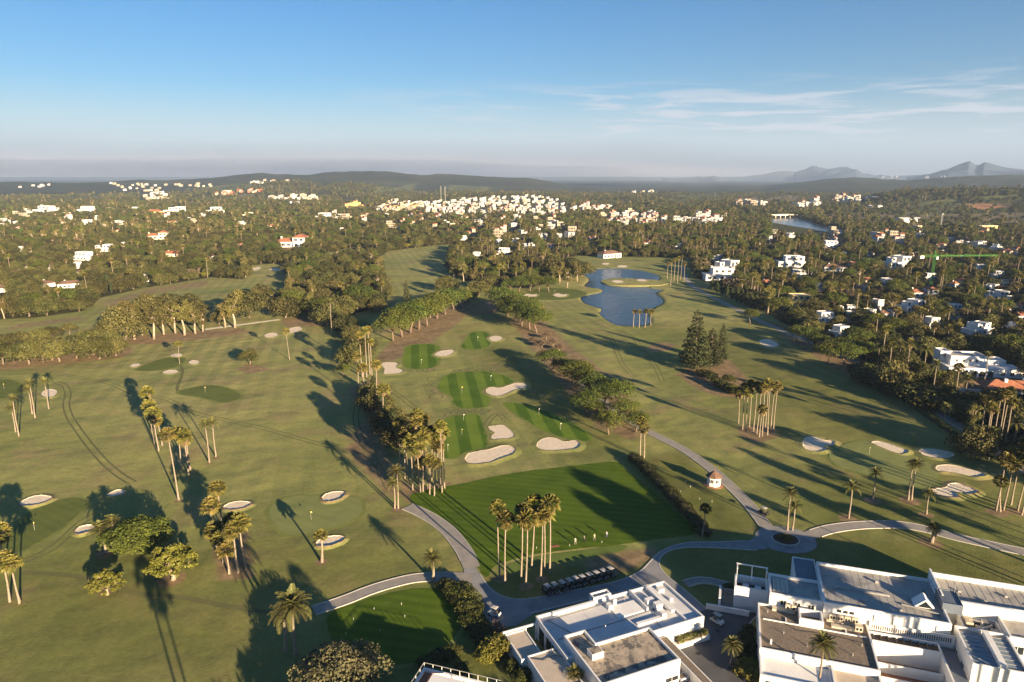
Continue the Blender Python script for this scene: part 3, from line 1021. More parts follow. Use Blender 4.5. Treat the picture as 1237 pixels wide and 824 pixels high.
# ------------------------------------------------------------------ wheel tracks pressed into the turf
m_track = turf_mat('pressed_turf', (0.115, 0.115, 0.045), (0.15, 0.15, 0.058), None)
TRACKS = [
    ([(68, 462), (78, 466), (82, 476), (80, 488), (84, 503), (95, 520), (110, 540), (128, 560), (145, 574), (160, 583)], 1.9, 0.55),
    ([(-20, 452), (40, 447), (90, 455), (135, 464), (160, 475), (200, 482), (236, 499), (275, 508), (320, 518), (370, 532), (420, 545)], 1.8, 0.4),
    ([(217, 476), (214, 468), (219, 456), (220, 446), (216, 438)], 0.0, 1.2),
    ([(28, 678), (60, 664), (80, 648), (100, 630), (120, 620)], 1.9, 0.5),
    ([(-20, 448), (60, 444), (140, 432), (200, 424), (260, 415), (320, 407), (360, 398)], 1.8, 0.5),
    ([(28, 692), (60, 693), (100, 698), (160, 715), (220, 722), (280, 733), (340, 742)], 0.0, 1.3),
    ([(722, 398), (735, 405), (742, 415), (745, 425), (752, 440), (762, 452)], 1.8, 0.4),
    ([(712, 385), (730, 395), (760, 405), (775, 420), (790, 440), (800, 460)], 1.8, 0.4),
    ([(610, 507), (600, 500), (588, 512), (583, 525), (586, 538)], 1.6, 0.45),
    ([(470, 470), (485, 480), (500, 492), (520, 505)], 1.8, 0.4),
    ([(95, 452), (130, 446), (170, 440), (200, 436)], 1.8, 0.35),
    ([(440, 470), (430, 500), (436, 530), (455, 560), (470, 590)], 1.8, 0.4),
]
for i, (pix, gauge, w_) in enumerate(TRACKS):
    line = smooth_open(gpts(pix), 6)
    mb = MB()
    if gauge:
        L, Rr = strip_sides(line, gauge)
        strip(mb, L, w_, 0.006 + 0.0006 * i)
        strip(mb, Rr, w_, 0.006 + 0.0006 * i)
    else:
        strip(mb, line, w_, 0.006 + 0.0006 * i)
    tag(mb.obj('wheel_track', m_track), kind='structure')
# the mower's turning loops round the ends of the striped targets
m_loop = turf_mat('mower_loop_turf', (0.13, 0.135, 0.05), (0.155, 0.155, 0.06), None)
lp = MB()
rl = random.Random(5)
loops = [(546 + 8 * k, 494 + rl.uniform(-1, 1.5)) for k in range(6)] + [(526 + rl.uniform(-3, 3), 458 + 7 * k) for k in range(4)] + [(545 + 8 * k, 500 + rl.uniform(-2, 1)) for k in range(5)] + [(552 + 9 * k, 447.5) for k in range(7)] + [(620 + 10 * k, 490 + 5.4 * k) for k in range(4)] + [(494 + 8 * k, 447) for k in range(4)]
for j, (x_, y_) in enumerate(loops):
    q = P(x_, y_)
    rr_ = rl.uniform(1.4, 2.6)
    e = rl.uniform(0.9, 1.5)
    ln = [Vector((q.x + rr_ * math.cos(t * 0.42), q.y + rr_ * e * math.sin(t * 0.42))) for t in range(16)]
    strip(lp, ln, 0.45, 0.0075 + 0.0003 * (j % 12))
tag(lp.obj('mower_marks', m_loop), kind='structure')

# ================================================================== VEGETATION: meshes
def leaf_mesh(name, C, N, S, T, mat, elong=1.0, seed=0, bend=0.0):
    """leaf-sized quads at C facing N with size S and tone T"""
    rs = np.random.RandomState(seed)
    n = len(C)
    N = N / np.maximum(np.linalg.norm(N, axis=1, keepdims=True), 1e-6)
    ref = rs.normal(size=(n, 3))
    a = np.cross(N, ref)
    a /= np.maximum(np.linalg.norm(a, axis=1, keepdims=True), 1e-6)
    b_ = np.cross(N, a)
    a = a * (S * elong)[:, None]
    b_ = b_ * S[:, None]
    k1 = rs.uniform(0.5, 1.0, (n, 1))
    k2 = rs.uniform(0.5, 1.0, (n, 1))
    V = np.stack([C - a * k1, C - b_ * k2, C + a, C + b_ * k1], 1).reshape(-1, 3)
    me = bpy.data.meshes.new(name)
    me.vertices.add(4 * n)
    me.vertices.foreach_set('co', V.ravel().astype(np.float32))
    me.loops.add(4 * n)
    me.polygons.add(n)
    me.loops.foreach_set('vertex_index', np.arange(4 * n, dtype=np.int32))
    me.polygons.foreach_set('loop_start', (np.arange(n) * 4).astype(np.int32))
    me.polygons.foreach_set('loop_total', np.full(n, 4, np.int32))
    me.update(calc_edges=True)
    at = me.attributes.new('tone', 'FLOAT', 'POINT')
    at.data.foreach_set('value', np.repeat(np.clip(T, 0, 1), 4).astype(np.float32))
    me.materials.append(mat)
    return me


def lobes_to_leaves(lobes, n, size, seed, jitter=0.55, shell=(0.70, 1.05), up=0.25):
    rs = np.random.RandomState(seed)
    L = np.array([(c[0], c[1], c[2], r[0], r[1], r[2]) for c, r in lobes], float)
    w = L[:, 3] * L[:, 4] + L[:, 3] * L[:, 5]
    k = rs.choice(len(L), n, p=w / w.sum())
    d = rs.normal(size=(n, 3))
    d[:, 2] += up * 1.5
    d /= np.linalg.norm(d, axis=1, keepdims=True)
    rr = rs.uniform(shell[0], shell[1], (n, 1))
    C = L[k, :3] + d * L[k, 3:] * rr
    N = d / L[k, 3:] * L[k, 3:].mean(1, keepdims=True) + rs.normal(size=(n, 3)) * jitter
    lt = rs.uniform(0, 1, len(L))
    T = 0.55 * lt[k] + 0.45 * rs.uniform(0, 1, n)
    S = size * rs.uniform(0.6, 1.25, n)
    return C, N, S, T


def mesh_join(name, parts, mats):
    """join (mesh, matrix) pairs; used for far trees that show no parts"""
    V, F, M, T = [], [], [], []
    for me, mi in parts:
        b0 = len(V)
        V += [tuple(v.co) for v in me.vertices]
        t = me.attributes.get('tone')
        T += [d.value for d in t.data] if t else [0.5] * len(me.vertices)
        for p in me.polygons:
            F.append(tuple(b0 + i for i in p.vertices))
            M.append(mi)
    out = bpy.data.meshes.new(name)
    out.from_pydata(V, [], F)
    out.polygons.foreach_set('material_index', M)
    at = out.attributes.new('tone', 'FLOAT', 'POINT')
    at.data.foreach_set('value', T)
    for m in mats:
        out.materials.append(m)
    return out


m_bark = plain('oak_bark', (0.24, 0.185, 0.135), (0.14, 0.108, 0.080), scale=2.0, rough=0.95, spec=0.1)
m_palebark = plain('pale_bark', (0.42, 0.34, 0.25), (0.27, 0.21, 0.15), scale=1.2, rough=0.95, spec=0.1)
m_pinebark = plain('pine_bark', (0.20, 0.145, 0.105), (0.13, 0.095, 0.070), scale=2.0, rough=0.95, spec=0.1)
m_palmbark = plain('palm_bark', (0.30, 0.245, 0.185), (0.20, 0.160, 0.118), scale=3.0, rough=0.95, spec=0.1)
m_oak = leaf_mat('oak_leaves', (0.028, 0.033, 0.009), (0.108, 0.100, 0.030))
m_pine = leaf_mat('stone_pine_needles', (0.034, 0.05, 0.008), (0.1, 0.115, 0.02), 0.2)
m_euc = leaf_mat('eucalyptus_leaves', (0.05, 0.05, 0.014), (0.145, 0.122, 0.036))
m_con = leaf_mat('conifer_needles', (0.0211, 0.0298, 0.0112), (0.0558, 0.0608, 0.0223), 0.2)
m_cyp = leaf_mat('cypress_leaves', (0.0216, 0.0312, 0.0108), (0.0510, 0.0600, 0.0204), 0.25)
m_shrub = leaf_mat('shrub_leaves', (0.024, 0.031, 0.007), (0.075, 0.076, 0.018), 0.3)
m_bright = leaf_mat('bright_shrub_leaves', (0.0806, 0.0837, 0.0124), (0.1550, 0.1457, 0.0260), 0.15)
m_brown = leaf_mat('bare_twigs', (0.0806, 0.0589, 0.0372), (0.1488, 0.1116, 0.0713), 0.2)
m_frond = leaf_mat('palm_fronds', (0.055, 0.062, 0.01), (0.205, 0.172, 0.04), 0.2, 0.3)
m_dead = leaf_mat('dead_fronds', (0.150, 0.108, 0.052), (0.270, 0.200, 0.100), 0.15)
m_date = leaf_mat('date_fronds', (0.05, 0.06, 0.014), (0.16, 0.148, 0.045), 0.2, 0.3)

SPEC = {}     # species -> list of (nominal height, [(part name, mesh, smooth)])


def limb_tree(seed, trunk_h, trunk_r, lean, ends, mat, wig=0.25):
    rs = random.Random(seed)
    mb = MB()
    top = Vector((lean[0], lean[1], trunk_h))
    pts = [Vector((0, 0, -0.3)), Vector((lean[0] * 0.15 + rs.uniform(-wig, wig), lean[1] * 0.15, trunk_h * 0.35)), Vector((lean[0] * 0.6, lean[1] * 0.6 + rs.uniform(-wig, wig), trunk_h * 0.7)), top]
    mb.tube(pts, [trunk_r * 1.35, trunk_r, trunk_r * 0.85, trunk_r * 0.7], 7)
    for e in ends:
        e = Vector(e)
        mid = top.lerp(e, 0.5) + Vector((rs.uniform(-.5, .5), rs.uniform(-.5, .5), rs.uniform(-.2, .5)))
        mb.tube([pts[2].lerp(top, rs.uniform(0.2, 0.9)), mid, e], [trunk_r * 0.55, trunk_r * 0.36, trunk_r * 0.12], 5)
    return mb.mesh('trunk', mat, True)


def oak_variant(seed, far=False, low=True):
    rs = random.Random(seed)
    lobes = []
    n = rs.randint(9, 13)
    for i in range(n):
        a = i * 2.4 + rs.uniform(-.4, .4)
        q = math.sqrt((i + 0.5) / n) * rs.uniform(3.4, 4.4)
        r = rs.uniform(1.5, 2.3)
        lobes.append(((q * math.cos(a), q * math.sin(a), 6.6 - q * q * 0.19 + rs.uniform(-.9, .6)), (r * 1.15, r * 1.15, r * 0.95)))
    if low:
        for i in range(8):
            a = i * 0.785 + rs.uniform(-.3, .3)
            q = rs.uniform(2.6, 3.6)
            r = rs.uniform(1.3, 1.9)
            lobes.append(((q * math.cos(a), q * math.sin(a), rs.uniform(2.2, 3.6)), (r, r, r * 1.05)))
    lean = (rs.uniform(-1, 1), rs.uniform(-1, 1))
    tr = limb_tree(seed, 2.3, 0.30, lean, [(c[0] * 0.8, c[1] * 0.8, c[2] - 0.3) for c, r in lobes[::2]], m_bark)
    cr = leaf_mesh('crown', *lobes_to_leaves(lobes, 330 if far else 3800, 0.85 if far else 0.29, seed), m_oak, seed=seed)
    return (9.3, [('trunk', tr, 1), ('crown', cr, 0)])


def pine_variant(seed, far=False):
    rs = random.Random(seed)
    lobes = []
    n = 16
    for i in range(n):
        a = i * 2.4 + rs.uniform(-.4, .4)
        q = math.sqrt((i + 0.5) / n) * 5.4
        r = rs.uniform(1.4, 2.0)
        lobes.append(((q * math.cos(a), q * math.sin(a), 9.5 - q * q * 0.09 + rs.uniform(-.5, .5)), (r * 1.4, r * 1.4, r * 1.2)))
    lean = (rs.uniform(-1, 1), rs.uniform(-1, 1))
    tr = limb_tree(seed, 4.8, 0.33, lean, [(c[0] * 0.8, c[1] * 0.8, c[2] - 0.5) for c, r in lobes[::2]], m_pinebark)
    cr = leaf_mesh('crown', *lobes_to_leaves(lobes, 280 if far else 3600, 0.95 if far else 0.27, seed, jitter=0.6), m_pine, seed=seed)
    return (12.0, [('trunk', tr, 1), ('crown', cr, 0)])


def euc_variant(seed, far=False):
    rs = random.Random(seed)
    lobes = []
    for i in range(15):
        a = i * 2.4 + rs.uniform(-.5, .5)
        z = rs.uniform(6.5, 16)
        q = rs.uniform(0.6, 3.6) * (1 - abs(z - 10.5) / 14)
        r = rs.uniform(1.0, 1.9)
        lobes.append(((q * math.cos(a), q * math.sin(a), z), (r, r, r * 0.95)))
    tr = limb_tree(seed, 9.5, 0.36, (rs.uniform(-1, 1), rs.uniform(-1, 1)), [(c[0], c[1], c[2]) for c, r in lobes], m_palebark)
    cr = leaf_mesh('crown', *lobes_to_leaves(lobes, 240 if far else 2300, 0.95 if far else 0.32, seed, jitter=0.8, shell=(0.45, 1.1)), m_euc, seed=seed)
    return (17.0, [('trunk', tr, 1), ('crown', cr, 0)])


def conifer_variant(seed, far=False):
    rs = random.Random(seed)
    lobes = []
    for t in range(15):
        z = 3.0 + t * 1.4
        R0 = 5.4 * (1 - t / 15.5) ** 0.75 + 0.4
        k = max(4, int(8 - t * 0.3))
        for i in range(k):
            a = i * 6.283 / k + t * 0.9 + rs.uniform(-.3, .3)
            q = R0 * rs.uniform(0.55, 0.82)
            r = R0 * 0.36 + 0.25
            lobes.append(((q * math.cos(a), q * math.sin(a), z - q * 0.10 + rs.uniform(-.4, .4)), (r, r, 0.55 + r * 0.22)))
    lobes.append(((0, 0, 23.5), (0.5, 0.5, 1.2)))
    tr = MB().tube([(0, 0, -0.3), (0.1, 0, 8), (0, 0.1, 16), (0, 0, 24)], [0.55, 0.42, 0.26, 0.05], 8).mesh('trunk', m_pinebark, True)
    cr = leaf_mesh('crown', *lobes_to_leaves(lobes, 260 if far else 6500, 1.0 if far else 0.34, seed, jitter=0.5, up=0.4), m_con, seed=seed, elong=1.3)
    return (24.6, [('trunk', tr, 1), ('crown', cr, 0)])


def cypress_variant(seed, far=False):
    rs = random.Random(seed)
    lobes = [((rs.uniform(-.25, .25), rs.uniform(-.25, .25), 1.2 + t * 0.75), (1.15 * math.sin(math.pi * (0.16 + 0.82 * t / 13)) + 0.25,) * 2 + (0.9,)) for t in range(13)]
    tr = MB().tube([(0, 0, -0.3), (0, 0, 6), (0, 0, 10.5)], [0.22, 0.14, 0.03], 6).mesh('trunk', m_pinebark, True)
    cr = leaf_mesh('crown', *lobes_to_leaves(lobes, 120 if far else 1300, 0.7 if far else 0.26, seed), m_cyp, seed=seed, elong=1.4)
    return (11.3, [('trunk', tr, 1), ('crown', cr, 0)])


def shrub_variant(seed, mat=None, far=False, flat=1.0):
    rs = random.Random(seed)
    lobes = []
    for i in range(9):
        a = i * 2.4
        q = math.sqrt((i + 0.3) / 9) * 1.5
        r = rs.uniform(0.7, 1.1)
        lobes.append(((q * math.cos(a), q * math.sin(a), 1.75 - q * q * 0.28 + rs.uniform(-.25, .25)), (r, r, r * 0.85 * flat)))
    tr = limb_tree(seed, 0.8, 0.10, (0.1, 0.1), [(c[0] * .8, c[1] * .8, c[2] - .2) for c, r in lobes[::2]], m_bark, 0.05)
    cr = leaf_mesh('crown', *lobes_to_leaves(lobes, 150 if far else 1500, 0.5 if far else 0.17, seed), mat or m_shrub, seed=seed)
    return (2.6, [('trunk', tr, 1), ('crown', cr, 0)])


def bare_variant(seed):
    rs = random.Random(seed)
    lobes = []
    for i in range(12):
        a = i * 2.4
        q = math.sqrt((i + 0.5) / 12) * 3.4
        r = rs.uniform(1.2, 1.9)
        lobes.append(((q * math.cos(a), q * math.sin(a), 5.6 - q * q * 0.16), (r, r, r * 0.8)))
    tr = limb_tree(seed, 2.2, 0.24, (0.3, 0.2), [(c[0], c[1], c[2]) for c, r in lobes], m_palebark)
    cr = leaf_mesh('crown', *lobes_to_leaves(lobes, 3000, 0.22, seed, jitter=1.2, shell=(0.3, 1.1)), m_brown, seed=seed, elong=1.6)
    return (7.4, [('trunk', tr, 1), ('crown', cr, 0)])


def tone_mesh(mb, name, mat, tones):
    me = mb.mesh(name, mat)
    at = me.attributes.new('tone', 'FLOAT', 'POINT')
    at.data.foreach_set('value', tones)
    return me


def fan_crown(seed, dead=False, lo=-30, hi=82, n=34, pet=1.15, blade=1.25):
    rs = random.Random(seed)
    mb, tn = MB(), []
    for i in range(n):
        az_ = i * 2.39996 + rs.uniform(-.2, .2)
        el = R(lo + (hi - lo) * ((i + 0.5) / n) ** 0.85 + rs.uniform(-8, 8))
        d = Vector((math.cos(az_) * math.cos(el), math.sin(az_) * math.cos(el), math.sin(el)))
        side = Vector((-math.sin(az_), math.cos(az_), 0))
        nrm = d.cross(side) * -1
        base = d * pet * rs.uniform(0.85, 1.1)
        tw = rs.uniform(-0.5, 0.5)
        side = (side * math.cos(tw) + nrm * math.sin(tw)).normalized()
        t0 = rs.uniform(0.1, 0.9)
        b0 = len(mb.v)
        mb.add([side * 0.05, base + side * 0.04, base - side * 0.04, side * -0.05], [(0, 1, 2, 3)])
        k = 8
        for j in range(k):
            an = R(-78 + 156 * j / (k - 1))
            L = blade * (0.72 + 0.35 * math.cos(an)) * rs.uniform(0.85, 1.1)
            u = d * math.cos(an) + side * math.sin(an)
            v = u.cross(nrm).normalized() * (0.17 * blade)
            mid = base + u * L * 0.55
            tip = base + u * L + Vector((0, 0, -0.28 * L))
            mb.add([base, mid + v, tip, mid - v], [(0, 1, 2, 3)])
        tn += [min(1, max(0, t0 + rs.uniform(-.15, .15))) for _ in range(len(mb.v) - b0)]
    return tone_mesh(mb, 'dead_fronds' if dead else 'crown', m_dead if dead else m_frond, tn)


def palm_trunk(seed, r0=0.20, r1=0.135, bow=0.12):
    rs = random.Random(seed)
    pts, rad_ = [], []
    for i in range(9):
        t = i / 8
        pts.append((bow * math.sin(t * 3.1) * (1 if seed % 2 else -1), bow * t * t * (1 if seed % 3 else -1), t if i else -0.03))
        rad_.append((r0 * 1.5 if i == 0 else r0 * 1.1 if i == 1 else r0 + (r1 - r0) * t))
    mb = MB()
    vs_scale = []
    mb.tube(pts, rad_, 8)
    return mb.mesh('trunk', m_palmbark, True)


def date_frond_mesh(L=3.6, seed=0, lod=0):
    rs = random.Random(seed)
    mb, tn = MB(), []
    n = 6
    pts = []
    x = z = 0.0
    an = R(12)
    for i in range(n + 1):
        pts.append(Vector((x, 0, z)))
        x += L / n * math.cos(an)
        z += L / n * math.sin(an)
        an -= R(12)
    for i in range(n):
        a, b_ = pts[i], pts[i + 1]
        w0, w1 = 0.06 * (1 - i / n) + 0.02, 0.06 * (1 - (i + 1) / n) + 0.02
        mb.add([a + Vector((0, w0, 0)), b_ + Vector((0, w1, 0)), b_ + Vector((0, -w1, 0)), a + Vector((0, -w0, 0))], [(0, 3, 2, 1)])
    m = 8 if lod else 20
    for i in range(m):
        t = 0.10 + 0.88 * i / (m - 1)
        k = min(int(t * n), n - 1)
        q = pts[k].lerp(pts[k + 1], t * n - k)
        ll = 0.62 * math.sin(math.pi * (0.12 + 0.80 * t)) + 0.12
        wd = L / m * 0.42
        for s in (-1, 1):
            tip = q + Vector((ll * 0.45, s * ll * 0.85, ll * 0.30 + rs.uniform(-.06, .06)))
            mb.add([q + Vector((-wd, 0, 0)), q + Vector((wd, 0, 0)), tip + Vector((wd * 0.4, 0, 0)), tip - Vector((wd * 0.4, 0, 0))], [(0, 1, 2, 3)])
    tn = [rs.uniform(0.2, 1.0) for _ in range(len(mb.v) // 4) for _ in range(4)]
    return tone_mesh(mb, 'frond', m_date, tn)


FROND = [date_frond_mesh(3.6, 1), date_frond_mesh(3.3, 2)]


def frond_poses(seed, n=38):
    rs = random.Random(seed)
    out = []
    for i in range(n):
        t = (i + 0.5) / n
        out.append((i * 2.39996 + rs.uniform(-.15, .15), R(-28 + 114 * t ** 0.95 + rs.uniform(-7, 7)), rs.uniform(0.85, 1.1) * (1 - 0.18 * t)))
    return out


def date_crown(seed, lod=0):
    mb, tn = MB(), []
    fr = date_frond_mesh(3.6, seed, lod)
    vs = [v.co.copy() for v in fr.vertices]
    fs = [tuple(p.vertices) for p in fr.polygons]
    tt = [d.value for d in fr.attributes['tone'].data]
    for a, e, s in frond_poses(seed, 24 if lod else 34):
        M = Matrix.Rotation(a, 4, 'Z') @ Matrix.Rotation(-e, 4, 'Y') @ Matrix.Scale(s, 4)
        mb.add([M @ v for v in vs], fs)
        tn += tt
    return tone_mesh(mb, 'crown', m_date, tn)


SPEC['oak'] = [oak_variant(s) for s in (1, 2, 3, 4, 5)]
SPEC['rowoak'] = [oak_variant(s, low=False) for s in (6, 7, 8, 9)]


def yucca_variant(seed):
    rs = random.Random(seed)
    C, N, S, T_, ends = [], [], [], [], []
    for i in range(42):
        a, q = i * 2.4, math.sqrt((i + 0.5) / 42) * 3.1
        c = Vector((q * math.cos(a), q * math.sin(a), 5.6 - q * q * 0.30 + rs.uniform(-.9, .7)))
        ends.append(c)
        for k in range(70):
            d = Vector((rs.gauss(0, 1), rs.gauss(0, 1), rs.gauss(0.45, 0.9))).normalized()
            C.append(c + d * rs.uniform(0.25, 0.62))
            n = d.cross(Vector((rs.gauss(0, 1), rs.gauss(0, 1), rs.gauss(0, 1))))
            N.append(n + d * 0.9)
            S.append(rs.uniform(0.12, 0.2))
            T_.append(rs.uniform(0, 1))
    tr = limb_tree(seed, 2.2, 0.3, (0.2, 0.1), ends[::3], m_palebark)
    cr = leaf_mesh('crown', np.array([tuple(c) for c in C]), np.array([tuple(n) for n in N]), np.array(S), np.array(T_), m_bright, elong=1.9, seed=seed)
    return (6.4, [('trunk', tr, 1), ('crown', cr, 0)])


SPEC['yucca'] = [yucca_variant(57)]
m_olive = leaf_mat('olive_leaves', (0.060, 0.056, 0.026), (0.150, 0.130, 0.066), 0.1)


def dense_variant(seed, mat, n, size, dome):
    rs = random.Random(seed)
    lobes = []
    for i in range(26):
        a, q = i * 2.4 + rs.uniform(-.3, .3), math.sqrt((i + 0.5) / 26) * 4.3
        r = rs.uniform(0.9, 1.5)
        lobes.append(((q * math.cos(a), q * math.sin(a), dome - q * q * 0.13 + rs.uniform(-.5, .5)), (r * 1.1, r * 1.1, r)))
    for i in range(10):
        a, q = i * 0.63, rs.uniform(2.4, 3.6)
        lobes.append(((q * math.cos(a), q * math.sin(a), rs.uniform(2.4, 3.6)), (1.2, 1.2, 1.1)))
    tr = limb_tree(seed, 2.4, 0.35, (0.4, 0.3), [(c[0] * .8, c[1] * .8, c[2] - .3) for c, r in lobes[::2]], m_palebark)
    cr = leaf_mesh('crown', *lobes_to_leaves(lobes, n, size, seed, jitter=0.7), mat, seed=seed, elong=1.4)
    return (dome + 1.2, [('trunk', tr, 1), ('crown', cr, 0)])


SPEC['olive'] = [dense_variant(91, m_olive, 9000, 0.15, 6.2)]
SPEC['dome'] = [dense_variant(92, m_pine, 9000, 0.17, 6.0)]
SPEC['pine'] = [pine_variant(s) for s in (11, 12, 13)]
SPEC['eucalyptus'] = [euc_variant(s) for s in (21, 22, 23)]
SPEC['conifer'] = [conifer_variant(s) for s in (31, 32)]
SPEC['cypress'] = [cypress_variant(s) for s in (41, 42)]
SPEC['shrub'] = [shrub_variant(s) for s in (51, 52, 53)]
SPEC['bright'] = [shrub_variant(s, m_bright) for s in (54, 55)]
SPEC['bare'] = [bare_variant(s) for s in (61, 62)]
PALM_T = [palm_trunk(s) for s in (1, 2, 3)]
PALM_C = [fan_crown(s) for s in (1, 2, 3, 4)]
PALM_D = [fan_crown(s + 10, True, -88, -38, 30, 0.55, 0.95) for s in (1, 2)]
DATE_C = [date_crown(s) for s in (5, 6)]
FAR_PALM_C = [fan_crown(30, n=14), fan_crown(31, n=14)]

NAMES = {'olive': 'olive_tree', 'dome': 'stone_pine', 'rowoak': 'oak_tree', 'yucca': 'yucca_tree', 'oak': 'oak_tree', 'pine': 'stone_pine', 'eucalyptus': 'eucalyptus_tree', 'conifer': 'conifer_tree', 'cypress': 'cypress_tree', 'shrub': 'shrub', 'bright': 'shrub', 'bare': 'bare_tree'}
CATS = {'olive': 'tree', 'dome': 'tree', 'rowoak': 'tree', 'yucca': 'tree', 'oak': 'tree', 'pine': 'tree', 'eucalyptus': 'tree', 'conifer': 'tree', 'cypress': 'tree', 'shrub': 'shrub', 'bright': 'shrub', 'bare': 'tree'}
trs = random.Random(99)


def tree(sp, loc, h, label, group=None, wide=1.0, name=None):
    nom, parts = trs.choice(SPEC[sp])
    s = h / nom
    root = thing(name or NAMES[sp], label, CATS[sp], loc, trs.uniform(0, 6.28), group, (s * wide, s * wide, s))
    for pn, me_, sm in parts:
        link(pn, me_, root)
    return root


def palm(loc, h, label, group=None, crown=1.0, skirt=1.0, lean=(0, 0), thick=1.0):
    root = thing('fan_palm', label, 'palm tree', loc, 0, group)
    k = trs.randrange(3)
    t = link('trunk', PALM_T[k], root)
    t.scale = (thick, thick, h)
    lean = (lean[0] + trs.gauss(0, 0.4), lean[1] + trs.gauss(0, 0.4))
    crown *= trs.uniform(0.86, 1.18)
    thick *= trs.uniform(0.85, 1.15)
    skirt = skirt * trs.uniform(0.7, 1.15)
    t.rotation_euler = (-lean[1] / h, lean[0] / h, 0)
    tip = (lean[0], lean[1], h - 0.15)
    c = link('crown', trs.choice(PALM_C), root, tip, trs.uniform(0, 6.28), crown)
    if skirt:
        link('dead_fronds', trs.choice(PALM_D), root, (lean[0], lean[1], h - 0.35), trs.uniform(0, 6.28), (crown * skirt, crown * skirt, crown * skirt * 1.15))
    return root


def date_palm(loc, h, label, group=None, crown=1.0, single=False, lean=(0, 0), thick=1.5):
    root = thing('date_palm', label, 'palm tree', loc, 0, group)
    t = link('trunk', PALM_T[trs.randrange(3)], root)
    t.scale = (thick, thick, h)
    t.rotation_euler = (-lean[1] / h, lean[0] / h, 0)
    if single:
        for i, (a, e, s) in enumerate(frond_poses(trs.randrange(99), 52)):
            f = link('frond', FROND[i % 2], root, (lean[0], lean[1], h - 0.1))
            f.rotation_mode = 'QUATERNION'
            f.rotation_quaternion = (Matrix.Rotation(a, 4, 'Z') @ Matrix.Rotation(-e, 4, 'Y')).to_quaternion()
            f.scale = (s * crown,) * 3
    else:
        link('crown', trs.choice(DATE_C), root, (lean[0], lean[1], h - 0.1), trs.uniform(0, 6.28), crown)
    return root


ORD = ['first', 'second', 'third', 'fourth', 'fifth', 'sixth', 'seventh', 'eighth', 'ninth', 'tenth', 'eleventh', 'twelfth', 'thirteenth', 'fourteenth', 'fifteenth', 'sixteenth', 'seventeenth', 'eighteenth', 'nineteenth', 'twentieth']


def ordn(i):
    if i < 20:
        return ORD[i]
    tens = {2: 'twenty', 3: 'thirty', 4: 'forty', 5: 'fifty', 6: 'sixty', 7: 'seventy'}[(i + 1) // 10]
    r = (i + 1) % 10
    return tens + ('-' + ORD[r - 1] if r else 'th')


# ------------------------------------------------------------------ palms placed one by one: base x, base y, crown y
def palm_row(rows, text, group, **kw):
    rows = sorted(rows)
    for i, (x_, y_, ty) in enumerate(rows):
        h = height_at(x_, y_, ty)
        palm(P(x_, y_), h, text.format(ordn(i)), group, **kw)


palm_row([(603.7, 698.6, 614), (610, 705, 629), (629.5, 699.6, 617), (635, 710, 627), (642, 686, 607), (653, 702, 624), (658, 690, 620), (664, 693.5, 608)],
         '{} from the left of the eight slim palms above the parked carts', 'tall palms above the parked golf carts', crown=0.92, thick=0.85)
palm_row([(483, 570, 512), (489, 578, 524), (494, 584, 527), (498.5, 592, 533), (503, 576, 502), (506, 585, 508), (508, 595, 540), (511, 594, 530), (514, 578, 506), (517, 590, 522), (519, 597, 556), (521.6, 580, 520), (524.7, 599, 560), (526, 588, 530), (530, 590, 538), (532, 585, 520), (534, 595, 513), (537, 590, 523), (500, 570, 520), (512, 585, 560)],
         '{} from the left in the dense palm clump beside the driving range', 'dense palm clump left of the driving range', crown=0.95, thick=0.85)
palm_row([(892, 512, 473), (897, 519, 468), (901, 522, 474), (905, 516, 463), (910, 521, 466), (914, 524, 470), (917, 528, 494), (920.6, 527, 468), (924, 520, 464), (927, 526, 465), (931, 516, 471), (934, 520, 466)],
         '{} from the left in the palm clump alone on the right fairway', 'palm clump on the right fairway', crown=0.85, thick=0.8, skirt=1.15)
palm_row([(216, 604, 524), (219, 568, 522), (228, 574, 527), (230, 568, 530)], '{} from the left of the four tall palms in mid left fairway', 'tall palms mid left fairway', crown=1.0)
palm_row([(192, 545, 500), (187, 536, 490), (184, 522, 474), (196, 538, 508)], '{} from the left of the bunched palms above the tall four', 'bunched palms on the left fairway', crown=1.05)
palm_row([(277, 693, 664), (288, 692, 641), (297, 688, 632), (264, 672, 641), (259, 662, 612), (272, 650, 590), (270, 680, 650), (284, 676, 628)],
         '{} from the left in the leaning palm cluster below the flat bunker', 'palm cluster lower left', crown=1.0, skirt=0.8)
palm_row([(24, 729, 681), (12, 727, 678), (5, 690, 646), (-6, 700, 650)], '{} from the left of the palms at the left frame edge', 'palms at the left frame edge', crown=1.05, skirt=0.9)
palm_row([(433, 470, 430), (438, 456, 405), (443, 455, 400), (447, 452, 398), (450, 462, 412), (455, 500, 440), (462, 520, 470), (440, 478, 445)],
         '{} from the left of the palms lining the range\'s left edge', 'palms along the left edge of the range', crown=0.95)
palm_row([(773, 553, 509), (778, 553, 516)], '{} from the left of the two palms at the end of the pine row', 'two palms below the pine row', crown=0.85)
palm_row([(765, 395, 376), (772, 396, 377), (779, 396, 376), (786, 393, 376)], '{} from the left of the four little palms on the lake shore', 'palms on the lake shore', crown=0.8, skirt=0.7)
palm_row([(1188, 548, 492), (1192, 540, 480), (1198, 545, 478), (1203, 548, 476), (1207, 540, 472), (1212, 545, 486), (1184, 530, 484)],
         '{} from the left of the tall palms before the red roof', 'palms by the red roofed house', crown=0.9)
palm_row([(1203, 617, 555), (1208, 618, 583), (1212, 616, 560), (1229, 617, 556), (1234, 622, 572), (1221, 610, 553)],
         '{} from the left of the palms at the right frame edge', 'palms at the right frame edge', crown=0.9, skirt=0.8)
